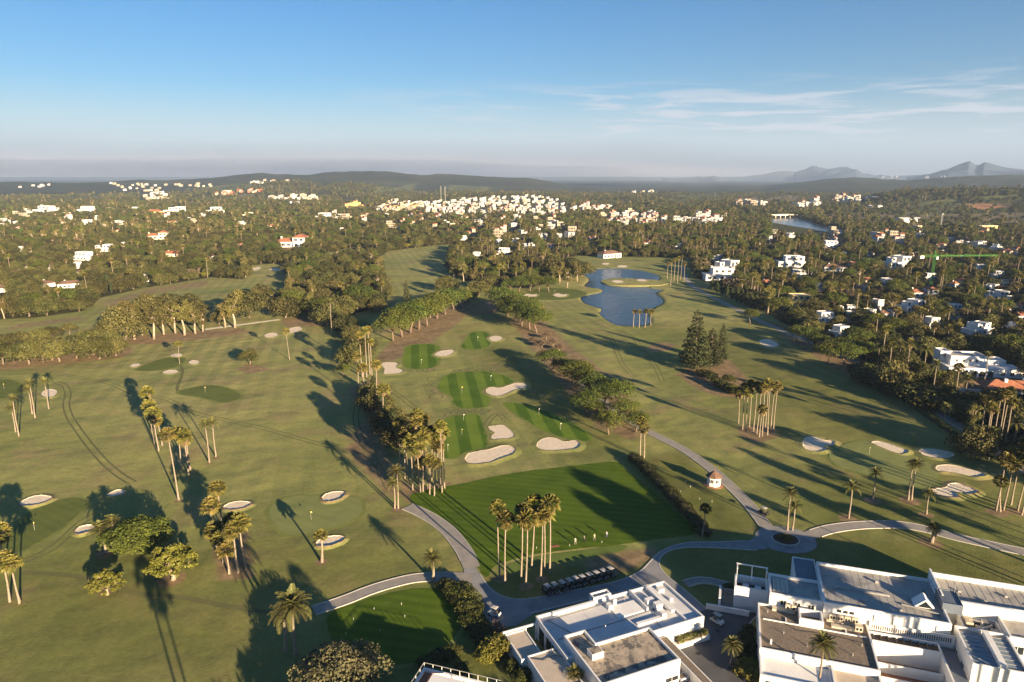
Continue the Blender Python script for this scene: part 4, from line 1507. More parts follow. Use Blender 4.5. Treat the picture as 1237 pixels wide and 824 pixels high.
palm_row([(810, 345, 316), (814, 340, 314), (818, 343, 312), (822, 338, 310), (826, 341, 318), (806, 337, 318)],
         '{} from the left of the thin palms right of the lake', 'thin palms right of the lake', crown=0.8)
palm(P(350, 435), height_at(350, 435, 400), 'lone slender palm beside the lone oak on the left fairway', crown=0.75, thick=0.7, skirt=0.8)
palm(P(389, 679), 5.9, 'short stout palm with full head in front of a bunker', crown=0.85, thick=1.3, skirt=0.8)
palm(P(848, 650), 7.6, 'thin bare-headed palm at the end of the range hedge', crown=0.55, thick=0.7, skirt=0.9)
palm(P(217, 440), 9.0, 'thin palm beside the far left green', crown=0.7, thick=0.6, skirt=0.6)
palm(P(656, 392), 9.0, 'thin palm above the brush heap by the pines', crown=0.7, thick=0.6)
DP = [  # base x, base y, crown y, crown size, label
    (23, 527, 482, 0.72, 'dark date palm, lowest of the four at far left'),
    (42.5, 505, 463, 0.72, 'dark date palm, tallest of the four at far left'),
    (59, 494, 461, 0.70, 'dark date palm, rightmost of the four at far left'),
    (19, 522, 493, 0.70, 'pale date palm behind the lowest dark one at far left'),
    (39, 500, 470, 0.70, 'pale date palm leaning left of the tallest dark one'),
    (253, 559, 513, 0.75, 'left date palm of the pair beyond the tall four'),
    (261, 552, 511, 0.75, 'right date palm of the pair beyond the tall four'),
    (477, 614, 584, 0.72, 'shorter date palm at the start of the range path'),
    (481, 614, 570, 0.80, 'taller date palm at the start of the range path'),
    (951, 641, 597, 0.72, 'taller date palm on the turning circle'),
    (957, 641, 612, 0.66, 'shorter date palm on the turning circle'),
    (1025, 626, 589, 0.72, 'date palm in a mulch ring left of the right green'),
    (1054, 604, 572, 0.72, 'date palm directly below the right green'),
    (1097, 604, 562, 0.66, 'left stem of the close palm pair below the right green'),
    (1101, 604, 561, 0.70, 'right stem of the close palm pair below the right green'),
    (1119, 621, 597, 0.62, 'dark small date palm beside the winged bunker'),
    (1194, 555, 523, 0.85, 'date palm beside the right-hand cart path'),
    (1202, 548, 523, 0.75, 'date palm behind the right-hand cart path'),
    (1140, 515, 493, 0.8, 'date palm at the bend of the right-hand cart path'),
    (1126, 476, 441, 0.95, 'tall date palm in the garden below the white villa'),
    (1166, 478, 459, 1.1, 'wide date palm in front of the white villa arcade'),
    (1187, 470, 430, 0.8, 'date palm right of the white villa'),
    (1060, 442, 420, 0.8, 'date palm on the lawn among the right-hand gardens'),
    (1085, 440, 417, 1.0, 'broad date palm below the terracotta roofed cottage'),
    (1098, 438, 418, 1.0, 'date palm right of the broad one below the cottage'),
    (401, 402, 365, 0.9, 'big date palm at the head of the long palm shadows'),
    (468, 480, 470, 0.9, 'date palm low in the trees left of the targets'),
]
for x_, y_, ty, cs, lab in DP:
    date_palm(P(x_, y_), height_at(x_, y_, ty), lab, 'date palms on the course', crown=cs * 0.95, thick=0.95)
date_palm(P(523, 702), 5.2, 'squat date palm at the cart path corner', crown=0.72, single=True, thick=1.5)
date_palm(P(358, 792), 9.5, 'big date palm in the foreground shadow, taller stem', crown=1.2, single=True, thick=1.5)
date_palm(P(345, 786), 7.2, 'lower companion of the big foreground date palm', crown=0.85, single=True, thick=1.4)
date_palm(P(129, 668), 5.5, 'left date palm of the pair by the broad pine', crown=0.80, single=True, thick=1.8, lean=(-0.8, 0))
date_palm(P(136, 664), 6.5, 'right date palm of the pair by the broad pine', crown=0.70, single=True, thick=1.8, lean=(0.6, 0.3))
date_palm(P(1125, 655), 3.6, 'squat thick palm in a mulch bed above the clubhouse', crown=0.55, single=True, thick=2.0)
date_palm(P(1128, 653), 3.0, 'low side head of the squat palm above the clubhouse', crown=0.42, single=True, thick=1.5)
date_palm(P(987, 838), 9.0, 'date palm standing before the clubhouse gravel roof', crown=0.75, single=True, thick=1.0)
date_palm(P(883, 802), 3.6, 'small dark palm in the courtyard bed', crown=0.6, single=True, thick=1.0)
date_palm(P(694, 838), 3.6, 'palm head poking up beside the white pavilion', crown=0.55, single=True, thick=0.9)

# ------------------------------------------------------------------ single trees
def T(sp, x_, y_, ty, label, group=None, wide=1.0, **kw):
    return tree(sp, P(x_, y_), height_at(x_, y_, ty), label, group, wide, **kw)


tree('dome', P(168, 668), 7.6, 'broad low pine with a domed crown at lower left', wide=1.35, name='stone_pine')
tree('yucca', P(209, 700), 7.6, 'many-headed yucca-like tree right of the broad pine', wide=1.3)
tree('yucca', P(130, 718), 5.0, 'rounded yellow-green shrub below the broad pine', wide=1.3, name='shrub')
tree('rowoak', P(302, 440), 7.6, 'lone round oak on the open left fairway')
tree('olive', P(412, 850), 8.6, 'feathery olive-brown tree at the bottom edge', wide=1.35)
T('conifer', 839, 446, 374, 'tallest of the three dark conifers right of the lake', 'three tall conifers', 1.12)
T('conifer', 858, 444, 396, 'middle conifer of the three right of the lake', 'three tall conifers', 1.25)
T('conifer', 871, 438, 390, 'slim right-hand conifer of the three right of the lake', 'three tall conifers', 0.75)
T('conifer', 492, 378, 337, 'dark pointed conifer behind the umbrella pines', None, 0.6)
PINES = [(668, 447, 421), (682, 455, 432), (696, 466, 434), (706, 473, 444), (716, 482, 451), (728, 494, 461), (744, 492, 458), (708, 502, 472), (752, 510, 482), (735, 525, 496), (768, 522, 497), (722, 505, 485)]
for i, (a, b_, c_) in enumerate(sorted(PINES)):
    T('pine', a, b_, c_, f'{ordn(i)} from the left of the umbrella pines in the row beside the range', 'umbrella pines beside the range', 1.3)
PINES2 = [(613, 382, 350), (622, 388, 356), (630, 394, 362), (640, 398, 368), (648, 402, 373), (606, 374, 345), (636, 385, 358), (620, 375, 352)]
for i, (a, b_, c_) in enumerate(sorted(PINES2)):
    T('pine', a, b_, c_, f'{ordn(i)} from the left of the dark pines above the brush heap', 'dark pines left of the lake', 1.25)
PINES3 = [(617, 353, 336), (627, 353, 333), (640, 352, 332), (651, 352, 332), (663, 353, 334), (633, 348, 331)]
for i, (a, b_, c_) in enumerate(sorted(PINES3)):
    T('pine', a, b_, c_, f'{ordn(i)} from the left of the bright pines over the lakeside bunkers', 'bright pines by the lake', 1.25)
PINES4 = [(475, 412, 380), (486, 407, 370), (496, 402, 362), (506, 398, 360), (516, 394, 362), (528, 385, 352), (538, 380, 348), (548, 374, 347), (556, 371, 348), (520, 384, 356)]
for i, (a, b_, c_) in enumerate(sorted(PINES4)):
    T('pine', a, b_, c_, f'{ordn(i)} from the left of the big pines at the head of the range', 'pines at the head of the range', 1.25)
PINES5 = [(1010, 432, 407), (1000, 441, 410), (1020, 443, 412), (1034, 436, 410), (1046, 437, 412), (906, 391, 373), (962, 413, 392), (977, 415, 394), (985, 424, 400), (1022, 427, 405)]
for i, (a, b_, c_) in enumerate(sorted(PINES5)):
    T('pine', a, b_, c_, f'{ordn(i)} from the left of the pines edging the right-hand gardens', 'pines edging the right-hand gardens', 1.15)
OAK1 = [(18, 437, 408), (35, 440, 405), (52, 437, 404), (63, 435, 402), (72, 437, 405), (93, 433, 403), (108, 432, 404), (120, 434, 402), (128, 431, 404), (140, 430, 405), (4, 440, 412), (-12, 442, 412)]
for i, (a, b_, c_) in enumerate(sorted(OAK1)):
    T('rowoak', a, b_, c_, f'{ordn(i)} from the left in the front row of leaning oaks, far left', 'front row of leaning oaks', 1.05)
OAK2 = [(10, 422, 399), (25, 420, 398), (48, 416, 394), (62, 412, 392), (84, 404, 388), (104, 420, 396), (116, 426, 397), (133, 420, 396), (122, 414, 390)]
for i, (a, b_, c_) in enumerate(sorted(OAK2)):
    T('rowoak', a, b_, c_, f'{ordn(i)} from the left of the oaks behind the leaning front row', 'oaks behind the front row', 1.05)
EUC = [(152, 410, 362), (163, 410, 362), (172, 405, 370), (186, 410, 365), (198, 404, 368), (212, 403, 362), (223, 405, 362), (236, 403, 365), (245, 401, 372), (272, 396, 365), (284, 396, 350), (301, 384, 342), (265, 392, 372), (205, 392, 350), (228, 388, 350), (180, 394, 352)]
for i, (a, b_, c_) in enumerate(sorted(EUC)):
    T('eucalyptus' if i % 3 else 'oak', a, b_, c_, f'{ordn(i)} from the left of the tall pale-stemmed trees across the left fairway', 'pale-stemmed trees across the left fairway', 1.3 if i % 3 else 1.0)
MID = [(345, 384, 352), (353, 380, 350), (364, 378, 350), (374, 381, 352), (386, 386, 358), (395, 393, 362), (408, 384, 352), (418, 371, 342), (425, 369, 344), (436, 372, 342), (446, 362, 335), (456, 377, 358), (330, 372, 350), (318, 360, 340), (380, 358, 338), (404, 356, 336), (430, 352, 332), (416, 400, 375), (426, 412, 390), (422, 440, 415), (430, 430, 408), (415, 455, 440), (440, 430, 405)]
for i, (a, b_, c_) in enumerate(sorted(MID)):
    T(('oak', 'eucalyptus', 'oak', 'pine')[i % 4], a, b_, c_, f'{ordn(i)} from the left of the mixed trees behind the left fairway', 'mixed trees behind the left fairway', 1.15)
MID2 = [(572, 345, 322), (560, 340, 315), (548, 338, 312), (585, 338, 316), (600, 335, 312), (578, 358, 335), (590, 350, 330), (540, 352, 330), (612, 330, 308), (625, 328, 308), (640, 328, 306), (655, 326, 304), (668, 335, 306), (680, 332, 306), (690, 336, 308), (697, 340, 315), (703, 334, 312), (565, 365, 345), (530, 358, 336), (552, 326, 304), (685, 348, 322), (676, 342, 316)]
for i, (a, b_, c_) in enumerate(sorted(MID2)):
    T(('eucalyptus', 'oak', 'eucalyptus', 'oak')[i % 4], a, b_, c_, f'{ordn(i)} from the left of the loose trees between far fairway and lake', 'loose trees left of the lake', 1.15)
DARK = [(448, 488, 462), (456, 498, 468), (463, 508, 474), (470, 520, 486), (477, 532, 490), (452, 478, 452), (484, 540, 500)]
for i, (a, b_, c_) in enumerate(sorted(DARK)):
    T('cypress' if i % 2 else 'oak', a, b_, c_, f'{ordn(i)} from the left of the dark trees along the range\'s left edge', 'dark trees along the range', 1.3)
for i, (a, b_, c_) in enumerate([(860, 352, 336), (866, 354, 338), (872, 357, 341), (878, 359, 342), (884, 362, 344), (890, 365, 347), (895, 367, 348), (901, 370, 350), (907, 373, 353), (913, 375, 354)]):
    T('cypress', a, b_, c_, f'{ordn(i)} from the left in the cypress hedge right of the fairway path', 'row of cypresses along the path', 1.25)
T('bare', 888, 352, 334, 'wide brownish leafless tree behind the cypress hedge', None, 2.0)
T('bare', 845, 328, 310, 'brownish bare tree beside the thin palms by the lake')
for i, (a, b_, c_) in enumerate([(645, 415, 400), (655, 420, 404), (668, 418, 404), (660, 410, 398), (676, 424, 412)]):
    tree('bare', P(a, b_), 3.6, f'{ordn(i)} from the left of the brown brush below the dark pines', 'brown brush heap', 1.2, name='brush')
for i, (a, b_) in enumerate([(858, 458), (866, 466), (874, 470), (880, 462), (850, 455), (890, 478), (884, 474)]):
    tree('shrub', P(a, b_), 3.2, f'{ordn(i)} of the low shrubs in the bed below the conifers', 'shrubs below the conifers', 1.2)
for i in range(16):
    a = 1035 + i * 6
    b_ = 452 + i * 2.6 + (i % 3) * 3
    tree('shrub', P(a, b_), 4.5 + (i % 4), f'{ordn(i)} from the left of the dark shrubs edging the right-hand fairway', 'dark shrubs edging the right fairway', 1.3)
for i, (a, b_, h_) in enumerate([(1150, 500, 5), (1160, 510, 4), (1168, 505, 6), (1178, 520, 4), (1155, 490, 5), (1172, 495, 6), (1182, 508, 5), (1135, 490, 5), (1145, 482, 5), (1105, 478, 4), (1118, 470, 4), (1215, 545, 3.5), (1226, 552, 3.5)]):
    tree('shrub' if i % 3 else 'bright', P(a, b_), h_, f'{ordn(i)} of the garden shrubs between path and red roof', 'garden shrubs by the red roof', 1.1)
for i, (a, b_, h_) in enumerate([(546, 716, 2.2), (556, 720, 2.5), (565, 727, 2.5), (538, 711, 1.9), (570, 738, 2.3), (562, 740, 2.2), (573, 750, 2.1), (578, 761, 2.1), (584, 773, 2.1), (590, 782, 2.0), (552, 730, 2.0), (598, 791, 2.0), (568, 756, 2.0)]):
    tree('shrub', P(a, b_), h_, f'{ordn(i)} of the dense shrubs along the driveway bend', 'dense shrubs along the driveway bend', 1.35)
for i, (a, b_, h_) in enumerate([(590, 797, 2.6), (600, 792, 3.4), (584, 800, 2.2), (560, 812, 1.8), (530, 800, 2.2), (515, 806, 2.0), (620, 810, 2.0), (632, 822, 2.2), (545, 795, 2.2)]):
    tree('bright' if i < 3 else 'shrub', P(a, b_), h_, f'{ordn(i)} of the garden shrubs above the lower terrace', 'garden shrubs above the lower terrace', 1.1)
for i, (a, b_, h_) in enumerate([(905, 765, 1.6), (900, 775, 1.8), (895, 790, 1.8), (898, 800, 1.6), (905, 785, 1.8), (907, 812, 2.2), (900, 818, 2.4), (912, 822, 2.6), (880, 716, 1.8), (884, 722, 1.6), (908, 800, 1.4)]):
    tree('bright' if i in (5, 6, 7) else 'shrub', P(a, b_), h_, f'{ordn(i)} of the low shrubs beside the clubhouse wall', 'low shrubs beside the clubhouse wall', 1.1)
for i, (dx, dy) in enumerate([(0, 0), (1.3, 0.4), (-1.3, 0.2), (0.3, 1.1), (0.2, -1.2)]):
    tree('bright', (ci.x + dx, ci.y + dy, 0.19), 0.7, f'{ordn(i)} of the low shrubs on the turning circle island', 'shrubs on the turning circle', 1.3)


# ------------------------------------------------------------------ clipped hedges
def hedge(name, label, pix, width, height, mat, seed, z0=0.0, pts=None):
    line = smooth_open(pts if pts else gpts(pix), 6)
    rs = np.random.RandomState(seed)
    L = [Vector(p) for p in line]
    seg = [(L[i + 1] - L[i]).length for i in range(len(L) - 1)]
    tot = sum(seg)
    n = int(tot * (width + 2 * height) * 26)
    cum = np.concatenate([[0], np.cumsum(seg)])
    s = rs.uniform(0, tot, n)
    xs = np.interp(s, cum, [p.x for p in L])
    ys = np.interp(s, cum, [p.y for p in L])
    k = np.clip(np.searchsorted(cum, s) - 1, 0, len(seg) - 1)
    tx = np.array([(L[i + 1].x - L[i].x) / seg[i] for i in range(len(seg))])[k]
    ty = np.array([(L[i + 1].y - L[i].y) / seg[i] for i in range(len(seg))])[k]
    th = rs.uniform(-0.1, math.pi + 0.1, n)
    und = 1 + 0.10 * np.sin(s * 0.8) + 0.08 * np.sin(s * 2.1 + 1)
    sq = 1 / np.maximum(np.abs(np.cos(th)), np.abs(np.sin(th))) ** 0.55
    ox = np.cos(th) * sq * width / 2 * und
    oz = np.sin(th) * sq * height * 0.62 * und + 0.25 * height
    j = rs.uniform(0.85, 1.08, n)
    C = np.stack([xs - ty * ox * j, ys + tx * ox * j, z0 + np.maximum(oz * j, 0.02)], 1)
    N = np.stack([-ty * np.cos(th), tx * np.cos(th), np.sin(th)], 1) + rs.normal(size=(n, 3)) * 0.45
    o = link(name, leaf_mesh(name, C, N, 0.17 * rs.uniform(0.7, 1.3, n), rs.uniform(0, 1, n) * 0.6 + 0.2 + 0.2 * np.sin(s * 1.3), mat, seed=seed))
    core = MB()
    strip_l, strip_r = strip_sides(L, width * 0.72)
    m_ = len(L)
    for q0, q1 in ((0.0, 0.62),):
        vs = [(p.x, p.y, z0 - 0.02) for p in strip_l] + [(p.x, p.y, z0 + height * q1) for p in strip_l] + [(p.x, p.y, z0 + height * q1) for p in strip_r] + [(p.x, p.y, z0 - 0.02) for p in strip_r]
        fs = [(a_ * m_ + i, (a_ + 1) * m_ + i, (a_ + 1) * m_ + i + 1, a_ * m_ + i + 1) for i in range(m_ - 1) for a_ in range(3)]
        core.add(vs, fs)
    core.obj('branches', m_bark, o)
    return tag(o, label, 'hedge')


hedge('hedge', 'long dark clipped hedge along the right side of the driving range', [(764, 555), (785, 575), (808, 598), (830, 622), (848, 644), (852, 650)], 3.0, 2.6, m_shrub, 3)
hedge('hedge', 'brown-topped clipped hedge beside the pavilion gate', [(597, 763), (607, 773), (617, 784), (624, 794)], 1.6, 2.6, m_brown, 4)
hedge('hedge', 'low dark hedge behind the garden villas on the right', [(1085, 480), (1115, 500), (1150, 525), (1190, 552)], 2.0, 1.8, m_shrub, 6)

# ------------------------------------------------------------------ trees just outside the frame that throw the long shadows seen in it
def shadow_of(x_, y_, h):
    """where a tree of height h stands if its top's shadow falls at this point"""
    q = P(x_, y_)
    L = h / math.tan(SUN_EL)
    return Vector((q.x - math.sin(SHADOW_AZ) * L, q.y - math.cos(SHADOW_AZ) * L, 0))


def in_frame(q, h):
    for z in (0.0, h + 3):
        d = q.y * CP - (z - CAM_H) * SP
        if d < 1:
            continue
        x = 618.5 + FPX * q.x / d
        y = 412 - FPX * (q.y * SP + (z - CAM_H) * CP) / d
        if -45 < x < 1282 and y < 850:
            return True
    return False


for i, (x_, y_, h_, w_) in enumerate([(335, 672, 15, 1.5), (365, 668, 14, 0.9), (310, 700, 13, 1.0), (400, 690, 13, 0.8), (345, 720, 13, 1.7), (400, 735, 12, 1.0), (300, 745, 12, 1.0), (350, 760, 12, 1.7), (250, 790, 12, 0.8), (440, 775, 11, 1.2), (420, 750, 13, 1.0), (450, 795, 14, 1.4), (500, 792, 14, 1.4), (545, 775, 14, 1.2), (565, 795, 13, 1.3), (480, 765, 13, 1.2), (430, 805, 13, 1.4), (380, 795, 14, 1.4), (330, 790, 14, 1.4), (295, 805, 13, 1.3), (520, 815, 13, 1.4), (360, 735, 14, 1.2), (310, 760, 13, 1.2), (590, 815, 12, 1.2)]):
    q = shadow_of(x_, y_, h_)
    if not in_frame(q, h_):
        tree('oak', q, h_, 'broad oak just below the frame, seen by its round shadow', 'oaks below the frame', w_)
for i, (x_, y_) in enumerate([(432, 618), (508, 665), (362, 702), (555, 640), (500, 655), (190, 715), (175, 690)]):
    q = shadow_of(x_, y_, 17)
    if not in_frame(q, 17):
        palm(q, 17, 'palm just below the frame, seen by its long shadow', 'palms below the frame')
for i, (x_, y_) in enumerate([(745, 598), (768, 608), (742, 622), (762, 632), (785, 618), (802, 634), (778, 640), (820, 640)]):  # palms added out of view to cast a building's shadow on the range
    q = shadow_of(x_, y_, 21)
    if not in_frame(q, 21):
        palm(q, 21, 'tall palm below the frame whose head shades the range', 'tall palms below the frame', crown=1.9)
for i, (x_, y_, h_) in enumerate([(985, 560, 14), (1010, 575, 15), (1040, 600, 14), (960, 590, 15), (1080, 612, 15), (1110, 628, 14), (935, 560, 16), (1000, 610, 13), (1060, 625, 13), (930, 610, 13), (880, 545, 16), (1130, 600, 14), (1020, 545, 15), (985, 600, 15), (1160, 628, 13), (960, 570, 14), (1090, 590, 14)]):
    q = shadow_of(x_, y_, h_)
    if not in_frame(q, h_):
        palm(q, h_, 'palm just right of the frame, seen by its long shadow', 'palms right of the frame')
for i, (x_, y_, h_) in enumerate([(1010, 468, 15), (1040, 480, 14), (985, 455, 14), (960, 470, 13), (1075, 500, 14), (1000, 490, 14), (930, 440, 15), (1050, 520, 12), (900, 430, 14), (1020, 505, 13), (965, 490, 12)]):
    q = shadow_of(x_, y_, h_)
    tree('oak' if i % 3 else 'eucalyptus', q, h_, f'{ordn(i)} of the tall garden trees shading the right fairway', 'tall garden trees on the right', 0.9)

# ================================================================== VILLAS AND TOWN
m_white = plain('white_render', (0.74, 0.72, 0.68), (0.68, 0.66, 0.62), scale=0.3, rough=0.85, spec=0.2)
m_cream = plain('cream_render', (0.74, 0.64, 0.48), (0.68, 0.58, 0.43), scale=0.3, rough=0.85, spec=0.2)
m_ochre = plain('ochre_render', (0.66, 0.46, 0.18), (0.58, 0.40, 0.16), scale=0.3, rough=0.85, spec=0.2)
m_terra = plain('terracotta_tiles', (0.40, 0.16, 0.085), (0.28, 0.115, 0.065), scale=0.8, rough=0.85, spec=0.2, bmp=0.5, bdist=0.08)
m_browntile = plain('brown_tiles', (0.20, 0.12, 0.08), (0.14, 0.085, 0.06), scale=0.8, rough=0.85, spec=0.2, bmp=0.5, bdist=0.08)
m_flatroof = plain('pale_flat_roof', (0.60, 0.57, 0.52), (0.50, 0.47, 0.43), scale=0.4, rough=0.9)
m_glass = plain('dark_glass', (0.022, 0.028, 0.034), (0.016, 0.020, 0.026), scale=1.0, rough=0.12, spec=0.6)
WALLS = {'w': m_white, 'c': m_cream, 'o': m_ochre}


def window_mesh(w, h):
    """a pane in a shallow frame, facing -y, centred on its sill line"""
    mb = MB()
    mb.box(-w / 2, w / 2, -0.06, 0.02, 0, h, 0)
    f = 0.08
    for x0, x1, z0, z1 in ((-w / 2 - f, -w / 2, -f, h + f), (w / 2, w / 2 + f, -f, h + f), (-w / 2, w / 2, -f, 0), (-w / 2, w / 2, h, h + f), (-0.03, 0.03, 0, h)):
        mb.box(x0, x1, -0.10, 0.02, z0, z1, 1)
    return mb.mesh('window', [m_glass, m_white])


WIN = window_mesh(1.7, 1.5)
WIN_T = window_mesh(1.2, 2.1)
BOX_M = {}


def flat_block(x0, x1, y0, y1, z0, z1):
    """walls with a parapet and a roof deck sunk behind it"""
    w, r = MB(), MB()
    w.box(x0, x1, y0, y1, z0, z1 - 0.35)
    t = 0.28
    for a in ((x0, x1, y0, y0 + t), (x0, x1, y1 - t, y1), (x0, x0 + t, y0 + t, y1 - t), (x1 - t, x1, y0 + t, y1 - t)):
        w.box(*a, z1 - 0.35, z1)
    r.box(x0 + t, x1 - t, y0 + t, y1 - t, z1 - 0.36, z1 - 0.28)
    return w, r


def hip_roof(x0, x1, y0, y1, z, h, ov=0.5):
    x0, x1, y0, y1 = x0 - ov, x1 + ov, y0 - ov, y1 + ov
    r = MB()
    d = min(x1 - x0, y1 - y0) / 2 * 0.98
    if x1 - x0 > y1 - y0:
        a, b_ = (x0 + d, (y0 + y1) / 2), (x1 - d, (y0 + y1) / 2)
        fs = [(0, 1, 5, 4), (1, 2, 5), (2, 3, 4, 5), (3, 0, 4)]
    else:
        a, b_ = ((x0 + x1) / 2, y0 + d), ((x0 + x1) / 2, y1 - d)
        fs = [(0, 1, 4), (1, 2, 5, 4), (2, 3, 5), (3, 0, 4, 5)]
    vs = [(x0, y0, z), (x1, y0, z), (x1, y1, z), (x0, y1, z), (a[0], a[1], z + h), (b_[0], b_[1], z + h)]
    r.add(vs, fs + [(3, 2, 1, 0)])
    # eaves board
    r.box(x0, x1, y0, y1, z - 0.16, z - 0.002)
    return r


def villa_proto(kind):
    """list of (part, mesh-builder, material key, windows) for a villa about 18 m wide, front towards -y"""
    P_ = []
    if kind == 'modern':
        w, r = flat_block(-9, 9, -4, 5, 0, 3.6)
        P_ += [('wall', w, 'W'), ('roof', r, 'F')]
        w, r = flat_block(-4.5, 7, -2.5, 4.5, 3.3, 6.8)
        P_ += [('upper_wall', w, 'W'), ('upper_roof', r, 'F')]
        wins = [(-7, -4, 0.9, 0), (-4, -4, 0.9, 0), (0, -4, 0.9, 0), (4, -4, 0.9, 0), (7, -4, 0.9, 0), (-2.5, -2.5, 4.4, 0), (1, -2.5, 4.4, 0), (4.6, -2.5, 4.4, 0)]
    elif kind == 'stepped':
        w, r = flat_block(-9, 2, -4.5, 5, 0, 3.4)
        P_ += [('wall', w, 'W'), ('roof', r, 'F')]
        w, r = flat_block(1.8, 9, -3, 5.2, 0, 6.6)
        P_ += [('wing_wall', w, 'W'), ('wing_roof', r, 'F')]
        w, r = flat_block(-5, -1.5, -1, 3.4, 3.1, 5.9)
        P_ += [('tower_wall', w, 'W'), ('tower_roof', r, 'F')]
        wins = [(-7, -4.5, 0.9, 0), (-4, -4.5, 0.9, 0), (-1, -4.5, 0.9, 0), (3.6, -3, 0.9, 0), (6.6, -3, 0.9, 0), (3.6, -3, 4.2, 0), (6.6, -3, 4.2, 0), (-3.2, -1, 3.9, 0)]
    elif kind == 'hip':
        w = MB().box(-9, 9, -4.5, 4.5, 0, 3.6)
        P_ += [('wall', w, 'W'), ('roof', hip_roof(-9, 9, -4.5, 4.5, 3.6, 2.2), 'T')]
        w = MB().box(2.5, 5.2, -6.4, -4.5, 0, 3.0)
        P_ += [('porch', w, 'W')]
        ch = MB().box(-4.4, -3.6, 0.6, 1.4, 3.8, 6.3)
        P_ += [('chimney', ch, 'W')]
        wins = [(-7, -4.5, 0.9, 0), (-4, -4.5, 0.9, 0), (-1, -4.5, 0.9, 0), (7.2, -4.5, 0.9, 0), (3.85, -6.4, 0.3, 1)]
    else:
        w = MB().box(-9, 3, -4, 4, 0, 3.4)
        P_ += [('wall', w, 'W'), ('roof', hip_roof(-9, 3, -4, 4, 3.4, 1.9), 'T')]
        w = MB().box(2.0, 9, -6, 4.6, 0, 6.0)
        P_ += [('wing_wall', w, 'W'), ('wing_roof', hip_roof(2.0, 9, -6, 4.6, 6.0, 1.7), 'T')]
        ch = MB().box(-6.5, -5.7, 0.6, 1.4, 3.6, 6.2)
        P_ += [('chimney', ch, 'W')]
        wins = [(-7, -4, 0.9, 0), (-4, -4, 0.9, 0), (-1, -4, 0.9, 0), (3.8, -6, 0.9, 0), (7.0, -6, 0.9, 0), (3.8, -6, 3.9, 0), (7.0, -6, 3.9, 0)]
    return P_, wins


_vm = {}


def villa(kind, wallk, roofm, loc, width, yaw, label, group):
    key = (kind, wallk, roofm.name)
    if key not in _vm:
        P_, wins = villa_proto(kind)
        mats = {'W': WALLS[wallk], 'F': m_flatroof if wallk != 'o' else m_cream, 'T': roofm}
        _vm[key] = ([(n, b_.mesh(n, mats[k])) for n, b_, k in P_], wins)
    parts, wins = _vm[key]
    s = width / 18.0
    s2 = max(s, 0.75)
    root = thing('villa', label, 'house', loc, yaw, group, (s, s2, max(s2, 0.8)))
    for n, me_ in parts:
        link(n, me_, root)
    for x_, y_, z_, t in wins:
        link('window', WIN_T if t else WIN, root, (x_, y_, z_))
    return root


